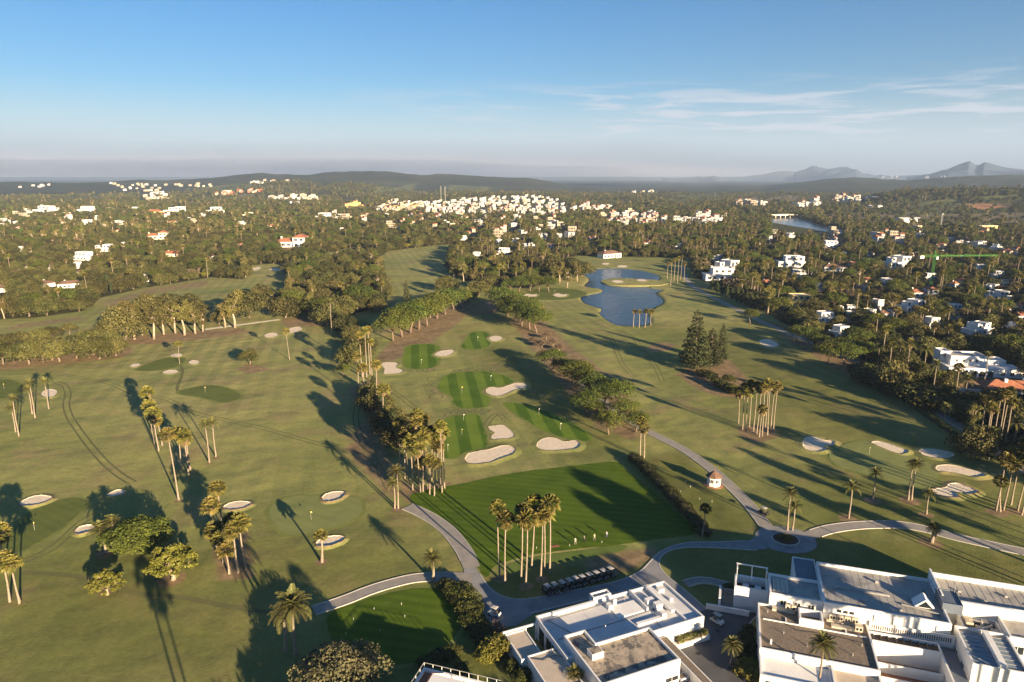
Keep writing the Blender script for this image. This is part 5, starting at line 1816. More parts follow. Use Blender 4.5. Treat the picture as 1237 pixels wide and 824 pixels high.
VILLAS = [  # base x, base y, width in px, kind, wall, roof
    (123, 304, 23, 'stepped', 'w', 't'), (92, 324, 12, 'modern', 'w', 't'), (105, 272, 17, 'modern', 'w', 't'), (55, 258, 24, 'modern', 'w', 't'),
    (105, 257, 20, 'modern', 'w', 't'), (163, 254, 10, 'modern', 'w', 't'), (187, 259, 18, 'hip', 'o', 't'), (211, 258, 22, 'stepped', 'w', 't'),
    (260, 258, 20, 'modern', 'w', 't'), (207, 272, 14, 'L', 'c', 't'), (190, 289, 25, 'L', 'c', 't'), (208, 310, 22, 'hip', 'c', 't'),
    (178, 340, 14, 'modern', 'w', 't'), (151, 339, 10, 'hip', 'w', 'b'), (353, 298, 36, 'L', 'w', 't'), (391, 265, 20, 'modern', 'w', 't'),
    (3, 352, 18, 'hip', 'w', 'b'), (56, 346, 18, 'hip', 'w', 'b'), (86, 347, 26, 'hip', 'w', 'b'), (61, 326, 14, 'L', 'w', 'b'), (100, 314, 26, 'modern', 'w', 't'),
    (25, 304, 10, 'modern', 'w', 't'), (148, 298, 10, 'stepped', 'w', 't'), (95, 335, 12, 'L', 'w', 'b'),
    (480, 276, 11, 'L', 'w', 't'), (412, 280, 12, 'modern', 'w', 't'), (407, 264, 14, 'stepped', 'w', 't'), (577, 270, 14, 'modern', 'w', 't'), (621, 274, 12, 'modern', 'w', 't'),
    (602, 295, 12, 'modern', 'w', 't'), (622, 293, 10, 'stepped', 'w', 't'), (641, 299, 9, 'stepped', 'w', 't'), (608, 307, 20, 'modern', 'w', 't'), (575, 311, 12, 'modern', 'w', 't'),
    (736, 311, 26, 'hip', 'w', 'b'), (665, 299, 14, 'hip', 'w', 'b'), (634, 300, 11, 'modern', 'w', 't'),
    (865, 315, 16, 'stepped', 'w', 't'), (875, 328, 36, 'stepped', 'w', 't'), (869, 338, 38, 'modern', 'w', 't'), (963, 312, 14, 'hip', 'w', 'b'), (956, 322, 34, 'modern', 'w', 't'),
    (963, 334, 22, 'modern', 'w', 't'), (1007, 327, 26, 'hip', 'w', 'b'), (1002, 299, 22, 'modern', 'w', 't'), (1082, 322, 34, 'stepped', 'w', 't'), (963, 369, 36, 'modern', 'o', 't'),
    (1113, 358, 30, 'L', 'w', 't'), (1100, 375, 34, 'stepped', 'w', 't'), (1123, 338, 20, 'modern', 'w', 't'), (1157, 346, 22, 'L', 'w', 't'), (1201, 361, 28, 'stepped', 'w', 't'),
    (1181, 403, 36, 'modern', 'w', 't'), (1106, 419, 20, 'hip', 'w', 't'), (1015, 406, 22, 'modern', 'w', 't'), (995, 388, 26, 'modern', 'w', 't'), (1028, 388, 14, 'modern', 'w', 't'),
    (1220, 307, 22, 'L', 'c', 't'), (1204, 301, 16, 'modern', 'w', 't'), (1232, 386, 16, 'hip', 'w', 't'), (1051, 309, 14, 'hip', 'w', 'b'), (956, 287, 10, 'modern', 'w', 't'),
    (1004, 291, 10, 'L', 'w', 't'), (1134, 300, 12, 'L', 'c', 't'), (1070, 345, 18, 'modern', 'w', 't'), (1150, 378, 22, 'modern', 'w', 't'), (1040, 352, 16, 'L', 'w', 't'),
    (1205, 335, 14, 'modern', 'w', 't'), (1030, 322, 14, 'hip', 'w', 't'), (925, 345, 12, 'hip', 'w', 't'), (1125, 395, 18, 'modern', 'w', 't'), (1060, 372, 14, 'modern', 'w', 't'),
    (1183, 327, 14, 'modern', 'w', 't'), (1062, 285, 10, 'L', 'w', 't'), (990, 352, 16, 'modern', 'w', 't'), (560, 290, 9, 'modern', 'w', 't'), (715, 290, 9, 'L', 'w', 't'), (780, 296, 12, 'L', 'w', 't'),
    (820, 300, 10, 'modern', 'w', 't'), (905, 302, 11, 'L', 'w', 't'), (290, 300, 9, 'L', 'c', 't'), (255, 315, 10, 'L', 'w', 'b'), (20, 278, 12, 'L', 'w', 't'), (140, 282, 12, 'L', 'c', 't'),
    (330, 275, 10, 'hip', 'c', 't'), (440, 262, 12, 'L', 'c', 't'), (505, 262, 12, 'L', 'c', 't'), (300, 262, 14, 'modern', 'c', 't'), (30, 325, 12, 'hip', 'w', 'b'),
]
vr = random.Random(17)
_spots = [(v_[0], v_[1]) for v_ in VILLAS]
for _ in range(400):
    x_, y_ = vr.uniform(890, 1237), vr.uniform(292, 405)
    if x_ < 890 + (y_ - 330) * 2.6 or any(abs(x_ - a) < 17 and abs(y_ - b_) < 7 for a, b_ in _spots) or (1108 < x_ < 1140 and y_ > 300):
        continue
    _spots.append((x_, y_))
    VILLAS.append((x_, y_, vr.uniform(10, 20) * (0.7 + (y_ - 290) / 200), vr.choice(('modern', 'stepped', 'L', 'hip')), vr.choice('wwwc'), vr.choice('tb')))
    if len(VILLAS) >= 116:
        break
VLAND = [(P(1124, 346).x, P(1124, 346).y, 'green tower crane'), (P(1174, 440).x, P(1174, 440).y, 'large arched white villa'), (P(1200, 468).x, P(1200, 468).y, 'villa with the broad red roof'), (P(888, 352).x, P(888, 352).y, 'wide leafless tree by the cypress hedge'), (P(750, 312).x, P(750, 312).y, 'far bank of the lake'), (P(322, 330).x, P(322, 330).y, 'bunkered gap in the far oaks'), (P(495, 315).x, P(495, 315).y, 'far central fairway'), (P(415, 308).x, P(415, 308).y, 'small clearing left of that fairway'), (P(190, 345).x, P(190, 345).y, 'soil bank behind the left fairway'), (P(60, 385).x, P(60, 385).y, 'upper left fairway edge'), (P(430, 345).x, P(430, 345).y, 'mixed trees behind the left fairway'), (P(250, 330).x, P(250, 330).y, 'wood edge above the pale-stemmed trees'), (P(1085, 470).x, P(1085, 470).y, 'dark shrubs edging the right fairway'), (P(1030, 420).x, P(1030, 420).y, 'garden-edge umbrella pines'), (P(1222, 512).x, P(1222, 512).y, 'swimming pool'), (P(816, 335).x, P(816, 335).y, 'thin palms by the lake')]
KEEP = []     # places that stay open: (x, y, radius)
WALLN = {'w': 'white', 'c': 'cream', 'o': 'ochre'}
KINDN = {'modern': 'flat-roofed villa', 'stepped': 'stepped cubic villa', 'hip': 'hip-roofed villa', 'L': 'two-part villa'}
_cnt = {}
ZN = [(0, 240, 'in far-left woods'), (240, 480, 'in left-centre woods'), (480, 830, 'beyond the lake'), (830, 1010, 'right of the lake'), (1010, 1300, 'in far-right gardens')]
_vs = sorted(VILLAS)
for (x_, y_, wp, kd, wk, rk) in _vs:
    q = PT(x_, y_) if y_ < 285 else P(x_, y_)
    dep = q.y * CP + (CAM_H - q.z) * SP
    wid = wp * dep / FPX
    zn = next(z for a, b_, z in ZN if a <= x_ < b_)
    roofm = m_terra if rk == 't' else m_browntile
    base = f'{WALLN[wk]} {KINDN[kd]}' + ('' if kd in ('modern', 'stepped') else (' under red tiles' if rk == 't' else ' under brown tiles'))
    key = (base, zn)
    k = _cnt[key] = _cnt.get(key, -1) + 1
    villa(kd, wk, roofm, q, wid, vr.uniform(-0.35, 0.55), f'{base} {zn}, {ordn(k)} from the left', 'villas among the trees')
    KEEP.append((q.x, q.y, wid / 2 * (0.45 if x_ != int(x_) else 1.0) + 1.0))
    VLAND.append((q.x, q.y, f'{ordn(k)} {base.split(" under")[0]} {zn}'))

# ------------------------------------------------------------------ the towns: blocks of houses a few pixels wide
def town_mesh(seed, wallm, roof=None):
    rs = random.Random(seed)
    mb = MB()
    for i in range(rs.randint(2, 3)):
        x0 = -6 + i * 4.4 + rs.uniform(-.3, .3)
        w_ = rs.uniform(3.6, 4.3)
        h_ = rs.uniform(5, 10)
        y0, y1 = -4 + rs.uniform(-1, 1), 4 + rs.uniform(-1, 1)
        mb.box(x0, x0 + w_, y0, y1, -3, h_, 0)
        if roof:
            zz = h_ + 0.02
            mb.add([(x0 - .3, y0 - .3, zz), (x0 + w_ + .3, y0 - .3, zz), (x0 + w_ + .3, y1 + .3, zz), (x0 - .3, y1 + .3, zz), (x0 - .3, (y0 + y1) / 2, zz + 1.5), (x0 + w_ + .3, (y0 + y1) / 2, zz + 1.5)],
                   [(0, 1, 5, 4), (1, 2, 5), (2, 3, 4, 5), (3, 0, 4)], 2)
        for r_ in range(int(h_ // 3)):
            for c_ in range(2):
                xx = x0 + 0.6 + c_ * (w_ / 2)
                mb.box(xx, xx + 1.1, y0 - 0.05, y0 + 0.1, 0.8 + r_ * 3, 2.3 + r_ * 3, 1)
    return mb.mesh('town_house', [wallm, m_glass, roof or m_terra])


m_townwhite = plain('aged_white_render', (0.54, 0.52, 0.48), (0.46, 0.44, 0.405), scale=0.08, rough=0.9)
m_towncream = plain('aged_cream_render', (0.44, 0.37, 0.27), (0.38, 0.32, 0.235), scale=0.08, rough=0.9)
TOWN = {'w': [town_mesh(s, m_townwhite) for s in (1, 2, 3)] + [town_mesh(4, m_townwhite, m_terra)], 'c': [town_mesh(5, m_towncream), town_mesh(6, m_towncream, m_terra)], 'o': [town_mesh(7, m_ochre), town_mesh(8, m_ochre, m_terra)], 'r': [town_mesh(9, plain('rose_render', (0.60, 0.36, 0.24), (0.52, 0.30, 0.20), scale=0.3), m_terra)]}
ZONES = [  # polygon of the photograph, number, colours, size, label
    ([(600, 240), (640, 236), (664, 239), (690, 250), (686, 259), (640, 262), (605, 258)], 120, 'wwwwwc', 0.92, 'white town house on the right shoulder of the hill town'),
    ([(502, 246), (560, 240), (604, 239), (606, 258), (560, 262), (515, 260)], 125, 'wwwwwc', 0.95, 'white town house in the middle of the hill town'),
    ([(455, 248), (470, 242), (505, 243), (512, 258), (460, 258)], 44, 'occcww', 1.0, 'ochre or rose house at the left end of the hill town'),
    ([(415, 250), (437, 245), (440, 251), (418, 255)], 7, 'oo', 1.3, 'yellow apartment house left of the hill town'),
    ([(724, 262), (745, 257), (780, 258), (806, 265), (804, 272), (740, 273)], 46, 'wwwc', 1.0, 'white house in the low estate below the hill town'),
    ([(692, 249), (738, 249), (738, 256), (690, 256)], 14, 'wc', 1.2, 'pale house between hill town and low estate'),
    ([(818, 264), (850, 262), (876, 264), (876, 271), (818, 272)], 20, 'ww', 1.25, 'white house in the terrace right of the low estate'),
    ([(168, 234), (202, 233), (204, 242), (168, 243)], 22, 'wwc', 1.15, 'block in the white quarter at far left'),
    ([(128, 222), (200, 222), (206, 231), (140, 232)], 24, 'ccw', 1.1, 'pale building scattered on the far left slope'),
    ([(212, 222), (265, 222), (266, 226), (212, 226)], 10, 'c', 1.2, 'long white block on the far slope'),
    ([(262, 234), (285, 231), (318, 230), (318, 233), (280, 236), (262, 237)], 20, 'wcr', 1.15, 'row house on the lower far hill'),
    ([(320, 238), (340, 237), (365, 236), (388, 239), (386, 242), (330, 242)], 26, 'wc', 1.2, 'white house in the estate under the far hill'),
    ([(302, 221), (320, 218), (350, 217), (350, 220), (310, 223)], 12, 'wc', 1.1, 'house along the crest of the far hill'),
    ([(885, 245), (925, 246), (925, 250), (885, 250)], 12, 'wc', 1.5, 'pale house on the plain left of the river'),
    ([(962, 249), (985, 246), (992, 250), (965, 254)], 12, 'ww', 1.6, 'white house on the bank above the river'),
    ([(1005, 241), (1038, 239), (1040, 247), (1010, 247)], 14, 'wwc', 1.6, 'white house on the slope right of the river'),
    ([(765, 232), (800, 232), (800, 234), (765, 234)], 8, 'wc', 1.5, 'pale building in the misty valley'),
    ([(20, 226), (60, 223), (60, 226), (20, 228)], 6, 'w', 1.1, 'white building on the misty far left slope'),
    ([(560, 264), (690, 264), (700, 288), (570, 290)], 26, 'wcw', 1.0, 'small house scattered between hill town and lake'),
    ([(0, 252), (300, 256), (300, 275), (0, 280)], 24, 'wcw', 1.0, 'small house scattered in the far left woods'),
    ([(400, 256), (560, 262), (550, 280), (400, 270)], 16, 'cwc', 1.0, 'small house scattered below the hill town\'s left end'),
    ([(880, 275), (1230, 285), (1230, 300), (890, 292)], 18, 'wcw', 1.0, 'small house scattered beyond the right-hand gardens'),
]
town_spots = []
tr_ = random.Random(23)
for zi, (poly, n, cols, sz, lab) in enumerate(ZONES):
    xs, ys = [p[0] for p in poly], [p[1] for p in poly]
    got, tries, mine = 0, 0, []
    while got < n and tries < n * 60:
        tries += 1
        x_, y_ = tr_.uniform(min(xs), max(xs)), tr_.uniform(min(ys), max(ys))
        if not inside(poly, x_, y_):
            continue
        q = PT(x_, y_)
        if q is None or any((q.x - a.x) ** 2 + (q.y - a.y) ** 2 < (10.0 * sz) ** 2 for a in mine):
            continue
        mine.append(q)
        got += 1
        town_spots.append((q, tr_.choice(cols), sz * tr_.uniform(0.85, 1.3), tr_.uniform(-0.5, 0.7), lab, zi))
TOWNOBJ = []
town_spots.sort(key=lambda t: -t[2] / t[0].length)
far_town = []
for i, (q, c_, s_, yaw, lab, zi) in enumerate(town_spots):
    if i < 295:
        o = link('town_house', tr_.choice(TOWN[c_]), None, q, yaw, s_)
        tag(o, lab, 'house', 'town houses: ' + lab)
        TOWNOBJ.append((zi, o, c_, s_ / ZONES[zi][3]))
    else:
        far_town.append((q, c_, s_, yaw))
    KEEP.append((q.x, q.y, 7 * s_))
for zi in range(len(ZONES)):
    mine = [t for t in TOWNOBJ if t[0] == zi]
    if len(mine) < 2:
        continue
    ang_ = sorted(t[1].location.x / t[1].location.y for t in mine)
    rr_ = sorted(t[1].location.y for t in mine)
    for _, o, c_, k_ in mine:
        fx = ang_.index(o.location.x / o.location.y) / len(mine)
        fy = rr_.index(o.location.y) / len(mine)
        side = ('left end', 'left half', 'middle', 'right half', 'right end')[min(4, int(fx * 5))]
        rank = ('front', 'middle', 'back')[min(2, int(fy * 3))]
        bulk = 'small ' if k_ < 1.0 else 'mid-sized ' if k_ < 1.15 else 'big '
        lab = o['label']
        for w_ in ('small ', 'white ', 'ochre or rose ', 'pale '):
            lab = lab[len(w_):] if lab.startswith(w_) else lab
        colr = {'w': 'white', 'c': 'cream', 'o': 'ochre', 'r': 'rose'}[c_]
        o['label'] = f'{bulk}{colr} {lab}, {side}, {rank} row'
if far_town:
    mb = MB()
    for q, c_, s_, yaw in far_town:
        M = Matrix.Translation(q) @ Matrix.Rotation(yaw, 4, 'Z') @ Matrix.Scale(s_, 4)
        for i in range(2):
            vs = [M @ Vector(v) for v in ((-6 + i * 5, -4, -3), (-1.2 + i * 5, -4, -3), (-1.2 + i * 5, 4, -3), (-6 + i * 5, 4, -3), (-6 + i * 5, -4, 6 + i), (-1.2 + i * 5, -4, 6 + i), (-1.2 + i * 5, 4, 6 + i), (-6 + i * 5, 4, 6 + i))]
            mb.add(vs, [(4, 5, 6, 7), (0, 1, 5, 4), (1, 2, 6, 5), (2, 3, 7, 6), (3, 0, 4, 7)], 'wcor'.index(c_))
    tag(mb.obj('distant_town', [m_townwhite, m_towncream, m_ochre, m_terra]), 'pale houses too far off to count on the misty slopes', 'town', kind='stuff')

# ================================================================== WOODS
# the places kept clear: paths, greens, houses in hand
for q in (P(1174, 440), P(1160, 448), P(1190, 448)):
    KEEP.append((q.x, q.y, 14))
KEEP.append((P(1210, 470).x, P(1210, 470).y, 13))
KEEP.append((P(1228, 512).x, P(1228, 512).y, 9))
for x_, y_ in ((1120, 488), (1085, 466), (1045, 443), (1010, 426), (970, 410), (930, 393), (900, 379), (875, 366), (852, 355), (1160, 516), (1200, 543), (1140, 502), (1065, 455), (1240, 570), (1180, 529), (1220, 557)):
    q = P(x_, y_)
    KEEP.append((q.x, q.y, 3.5))
q = P(1124, 345)
KEEP.append((q.x, q.y, 5))
keep = np.array(KEEP)
keep_r = np.hypot(keep[:, 0], keep[:, 1])


def blocked(x, y, h):
    """a tree here would stand in a house or wholly hide its front"""
    d = np.hypot(keep[:, 0] - x, keep[:, 1] - y)
    if (d < keep[:, 2] + 2).any():
        return True
    r = math.hypot(x, y)
    lat = np.abs(keep[:, 0] * y - keep[:, 1] * x) / r
    front = keep_r - r
    reach = np.clip(h * r / CAM_H * 0.95, 10, 120)
    return bool(((front > 0) & (front < reach) & (lat < keep[:, 2] * 0.9)).any())


def in_wood(x, y):
    return any(inside(p, x, y) for p in WOODG) and not any(inside(p, x, y) for p in CLEARG) and not inside(LAKE_G, x, y)


def near_river(x, y, r):
    return r > 700 and any(inside(RIVER_G, x * (1 + k / r), y * (1 + k / r)) for k in (0, 40, 80, 120, 160, 200, 240))


LEFT_MIX = ['oak'] * 30 + ['pine', 'pine', 'eucalyptus', 'palm', 'bright', 'bright', 'bare', 'cypress']
RIGHT_MIX = ['palm'] * 4 + ['oak'] * 15 + ['pine'] * 2 + ['eucalyptus', 'cypress', 'date', 'bare', 'bright', 'shrub', 'shrub']
HT = {'oak': (5.5, 11), 'pine': (9, 14), 'eucalyptus': (12, 18), 'palm': (9, 16), 'cypress': (8, 12), 'date': (6, 10), 'bare': (6, 9), 'shrub': (3, 5), 'bright': (3.5, 6)}
wr = random.Random(31)
cands = []
cell = {}


def dart(x, y, sp):
    k = (int(x // 8), int(y // 8))
    for i in range(-2, 3):
        for j in range(-2, 3):
            for (a, b_, s2) in cell.get((k[0] + i, k[1] + j), ()):
                if (a - x) ** 2 + (b_ - y) ** 2 < (0.5 * (sp + s2)) ** 2:
                    return False
    cell.setdefault(k, []).append((x, y, sp))
    return True


for ob in list(COL.objects):
    if ob.parent is None and ob.get('category') in ('tree', 'palm tree', 'shrub') and ob.type == 'EMPTY':
        cell.setdefault((int(ob.location.x // 8), int(ob.location.y // 8)), []).append((ob.location.x, ob.location.y, 4.0))
for t_ in range(75000):
    # more darts near by, so that the front edge of the woods is well filled
    r = math.exp(wr.uniform(math.log(240), math.log(1150)))
    a = wr.uniform(R(-44), R(44))
    x, y = r * math.sin(a), r * math.cos(a)
    if not in_wood(x, y) or near_river(x, y, r):
        continue
    right = a > R(-3) and not (a < R(2) and r > 700 and wr.random() < .5)
    sp = wr.choice(RIGHT_MIX if right else LEFT_MIX)
    gap = {'palm': 4.6, 'cypress': 4.0, 'shrub': 4.0, 'bright': 5, 'date': 5.5}.get(sp, 6.6 if not right else 5.6)
    h = wr.uniform(*HT[sp]) if right or sp != 'oak' else wr.uniform(6.5, 13)
    if blocked(x, y, h) or not dart(x, y, gap):
        continue
    cands.append((r, x, y, sp, h, right))
cands.sort()
LIM = {'oak': 240, 'palm': 140, 'pine': 60, 'eucalyptus': 60, 'cypress': 45, 'date': 30, 'bare': 40, 'shrub': 40, 'bright': 30}
WOODTXT = {'oak': 'round-crowned oak', 'palm': 'fan palm', 'pine': 'umbrella pine', 'eucalyptus': 'loose-crowned tree', 'cypress': 'narrow dark cypress', 'date': 'date palm', 'bare': 'brown leafless tree', 'shrub': 'dark shrub', 'bright': 'yellow-green bush'}


def wood_label(sp, x, y, h):
    lo, hi = HT[sp]
    t = (h - lo) / (hi - lo)
    d = [(a - x) ** 2 + (b_ - y) ** 2 for a, b_, _ in VLAND]
    a, b_, nm = VLAND[d.index(min(d))]
    r = math.hypot(x, y)
    lat = (x * b_ - y * a) / r
    dr = r - math.hypot(a, b_)
    far_ = '' if min(d) < 30 ** 2 else ' well' if min(d) < 70 ** 2 else ' far'
    where = ('right of' if lat > 0 else 'left of') if abs(lat) > abs(dr) * 0.7 else ('behind' if dr > 0 else 'in front of')
    size = 'low' if t < 0.33 else 'mid-height' if t < 0.67 else 'tall'
    lab = f'{size} {WOODTXT[sp]}{far_} {where} the {nm}'
    return lab if len(lab.split()) <= 16 else lab.replace(' brown', '').replace(' dark', '')


def wood_zone(x, y, right):
    px_ = 618.5 + FPX * x / (y * CP + CAM_H * SP)
    if not right:
        return 'in the woods at the far left' if px_ < 150 else 'in the woods beyond the left fairway' if px_ < 330 else 'in the woods left of centre'
    return 'in the trees behind the lake' if px_ < 830 else 'in the gardens right of the lake' if px_ < 1000 else 'in the gardens at the far right'


scat_mid, used_ = [], {k: 0 for k in LIM}
for r, x, y, sp, h, right in cands:
    z = float(terrain(x, y))
    if used_[sp] < LIM[sp] and r < 760:
        used_[sp] += 1
        zn = wood_zone(x, y, right)
        lab = wood_label(sp, x, y, h)
        if sp == 'palm':
            palm((x, y, z), h, lab, f'palms {zn}', crown=wr.uniform(0.85, 1.15), skirt=wr.choice((0, 0.8, 1.0)))
        elif sp == 'date':
            date_palm((x, y, z), h, lab, f'date palms {zn}', crown=wr.uniform(0.8, 1.1), thick=1.0)
        else:
            tree(sp, (x, y, z), h, lab, f'{sp} trees {zn}', wr.uniform(0.95, 1.25))
    else:
        scat_mid.append((x, y, z, sp, h))

# far trees: whole trees as one mesh each, scattered over the ground as one mass
protos = bpy.data.collections.new('far_tree_kinds')
FAR = []
NEARMESH = {}


def proto(nm, me_, hnom):
    o = bpy.data.objects.new(nm, me_)
    protos.objects.link(o)
    FAR.append((nm, hnom))


def joined(variant):
    parts = variant[1]
    mats = [p[1].materials[0] for p in parts]
    return mesh_join('far_tree', [(p[1], i) for i, p in enumerate(parts)], mats)


def far_palm(seed):
    t = MB().tube([(0, 0, -0.3), (0, 0, 6), (0, 0, 12)], [0.30, 0.24, 0.2], 5).mesh('t', m_palmbark)
    c = fan_crown(seed, n=15)
    for v in c.vertices:
        v.co.z += 12
    d = fan_crown(seed + 50, True, -88, -40, 9, 0.5, 0.9)
    for v in d.vertices:
        v.co.z += 11.7
    return mesh_join('far_palm', [(t, 0), (c, 1), (d, 2)], [m_bark, m_frond, m_dead])


# middle distance: full trees
for i, (k, vs) in enumerate([('a', SPEC['oak'][0]), ('b', SPEC['oak'][1]), ('c', SPEC['oak'][2]), ('d', SPEC['oak'][3]), ('e', SPEC['pine'][0]), ('f', SPEC['eucalyptus'][0]), ('g', SPEC['eucalyptus'][1]), ('h', SPEC['cypress'][0]), ('i', SPEC['bare'][0]), ('j', SPEC['bright'][0]), ('k', SPEC['shrub'][0])]):
    proto(k + '_mid', joined(vs), vs[0])
proto('l_mid', far_palm(71), 12.5)
proto('m_mid', far_palm(72), 12.5)
# far distance: light trees
FARV = [oak_variant(81, True), oak_variant(82, True), oak_variant(83, True), pine_variant(84, True), euc_variant(85, True), cypress_variant(86, True)]
for k, vs in zip('nopqrs', FARV):
    proto(k + '_far', joined(vs), vs[0])
IDX = {'oak': (0, 1, 2, 3), 'pine': (4,), 'eucalyptus': (5, 6), 'cypress': (7,), 'bare': (8,), 'bright': (9,), 'shrub': (10,), 'palm': (11, 12), 'date': (11,)}
FIDX = {'oak': (13, 14, 15), 'pine': (16,), 'eucalyptus': (17,), 'cypress': (18,)}


def scatter(name, rows, label):
    me_ = bpy.data.meshes.new(name)
    me_.from_pydata([r[:3] for r in rows], [], [])
    for nm, ty, vals in (('kind_index', 'INT', [r[3] for r in rows]), ('size', 'FLOAT', [r[4] for r in rows]), ('turn', 'FLOAT', [r[5] for r in rows])):
        at = me_.attributes.new(nm, ty, 'POINT')
        at.data.foreach_set('value', vals)
    o = link(name, me_)
    ng = bpy.data.node_groups.new(name, 'GeometryNodeTree')
    ng.interface.new_socket('Geometry', in_out='INPUT', socket_type='NodeSocketGeometry')
    ng.interface.new_socket('Geometry', in_out='OUTPUT', socket_type='NodeSocketGeometry')
    gi, go = ng.nodes.new('NodeGroupInput'), ng.nodes.new('NodeGroupOutput')
    ip = ng.nodes.new('GeometryNodeInstanceOnPoints')
    cinf = ng.nodes.new('GeometryNodeCollectionInfo')
    cinf.inputs['Collection'].default_value = protos
    cinf.inputs['Separate Children'].default_value = True
    cinf.inputs['Reset Children'].default_value = True

    def named(nm, ty):
        n = ng.nodes.new('GeometryNodeInputNamedAttribute')
        n.data_type = ty
        n.inputs['Name'].default_value = nm
        return n.outputs['Attribute']
    ng.links.new(gi.outputs[0], ip.inputs['Points'])
    ng.links.new(cinf.outputs[0], ip.inputs['Instance'])
    ip.inputs['Pick Instance'].default_value = True
    ng.links.new(named('kind_index', 'INT'), ip.inputs['Instance Index'])
    cx = ng.nodes.new('ShaderNodeCombineXYZ')
    ng.links.new(named('turn', 'FLOAT'), cx.inputs['Z'])
    er = ng.nodes.new('FunctionNodeEulerToRotation')
    ng.links.new(cx.outputs[0], er.inputs[0])
    ng.links.new(er.outputs[0], ip.inputs['Rotation'])
    ng.links.new(named('size', 'FLOAT'), ip.inputs['Scale'])
    ng.links.new(ip.outputs[0], go.inputs[0])
    md = o.modifiers.new('scatter', 'NODES')
    md.node_group = ng
    return tag(o, label, 'woodland', kind='stuff')


rows = []
for x, y, z, sp, h in scat_mid:
    i = wr.choice(IDX[sp])
    rows.append((x, y, z - 0.05, i, h / FAR[i][1], wr.uniform(0, 6.28)))
scatter('woodland', rows, 'dense trees merging behind the nearest ones of the woods')
TOWNG = [pix_to_ground(z[0]) for z in ZONES[:18]]
rows = []
cell.clear()
OPENG = [pix_to_ground(z[0]) for z in TAN + SOIL + MEADOW]
for t_ in range(46000):
    r = math.sqrt(wr.uniform(1000 ** 2, 3200 ** 2)) if t_ % 3 else math.exp(wr.uniform(math.log(1000), math.log(2200)))
    a = wr.uniform(R(-43), R(43))
    x, y = r * math.sin(a), r * math.cos(a)
    if swave(x * 2.2, y * 2.2) > 0.55 - (0.25 if r > 2200 else 0) or near_river(x, y, r):
        continue
    if any(inside(p_, x, y) or inside(p_, x * (1 + 45 / r), y * (1 + 45 / r)) for p_ in TOWNG) and wr.random() < 0.9:
        continue
    if any(inside(p_, x, y) or inside(p_, x * (1 + 90 / r), y * (1 + 90 / r)) for p_ in OPENG) and wr.random() < 0.86:
        continue
    d = np.hypot(keep[:, 0] - x, keep[:, 1] - y)
    if (d < keep[:, 2] + 3).any():
        continue
    lat = np.abs(keep[:, 0] * y - keep[:, 1] * x) / r
    fr_ = keep_r - r
    if ((fr_ > 0) & (fr_ < 60) & (lat < keep[:, 2] * 0.9)).any() and wr.random() < 0.9:
        continue
    sp = wr.choice(['oak'] * 12 + ['pine', 'eucalyptus', 'cypress'])
    i = wr.choice(FIDX[sp])
    rows.append((x, y, 0.0, i, wr.uniform(0.6, 1.15), wr.uniform(0, 6.28)))
zz_ = terrain(np.array([r[0] for r in rows]), np.array([r[1] for r in rows]))
rows = [(r[0], r[1], float(z) - 0.1) + r[3:] for r, z in zip(rows, zz_)]
scatter('far_woodland', rows, 'far-off woods covering the plain and the hills')
print('mid scatter', len(scat_mid), 'far', len(rows), 'individuals', used_)

# ================================================================== CLUB BUILDINGS
m_deck_white = plain('white_roof_deck', (0.66, 0.65, 0.63), (0.56, 0.55, 0.54), scale=0.35, rough=0.8, c3=(0.46, 0.44, 0.42), s3=0.25, t3=(0.55, 0.75))
m_deck_moss = plain('weathered_roof_deck', (0.46, 0.38, 0.28), (0.30, 0.25, 0.19), scale=0.9, rough=0.95, bmp=0.4, bdist=0.03, c3=(0.12, 0.11, 0.10), s3=0.55, t3=(0.47, 0.60))
m_gravel = plain('roof_gravel', (0.25, 0.20, 0.145), (0.15, 0.12, 0.09), scale=3.0, rough=0.95, bmp=0.9, bdist=0.05)
m_deck_grey = plain('grey_metal_deck', (0.40, 0.375, 0.33), (0.33, 0.31, 0.275), scale=0.25, rough=0.6, spec=0.4, c3=(0.25, 0.235, 0.21), s3=0.35, t3=(0.50, 0.66))
m_deck_blue = plain('slate_blue_deck', (0.13, 0.16, 0.20), (0.10, 0.12, 0.15), scale=0.3, rough=0.5, spec=0.4)
m_glaz = plain('roof_glazing', (0.20, 0.25, 0.29), (0.15, 0.19, 0.23), scale=0.5, rough=0.25, spec=0.6)
m_metal = plain('galvanised_metal', (0.42, 0.41, 0.39), (0.32, 0.31, 0.30), scale=1.5, rough=0.5, metal=0.3)
m_darkmetal = plain('dark_metal', (0.035, 0.035, 0.038), rough=0.5)
m_beige = plain('beige_unit', (0.55, 0.48, 0.37), (0.48, 0.41, 0.31), scale=1.0, rough=0.7)
m_brick = plain('terracotta_floor', (0.32, 0.15, 0.09), (0.24, 0.115, 0.07), scale=1.5, rough=0.85)
m_brownwood = plain('brown_timber', (0.12, 0.085, 0.055), (0.085, 0.06, 0.04), scale=2, rough=0.8)
m_clubwhite = plain('club_white_render', (0.78, 0.77, 0.74), (0.70, 0.69, 0.66), scale=0.25, rough=0.85, spec=0.2, c3=(0.52, 0.50, 0.46), s3=0.7, t3=(0.56, 0.78))


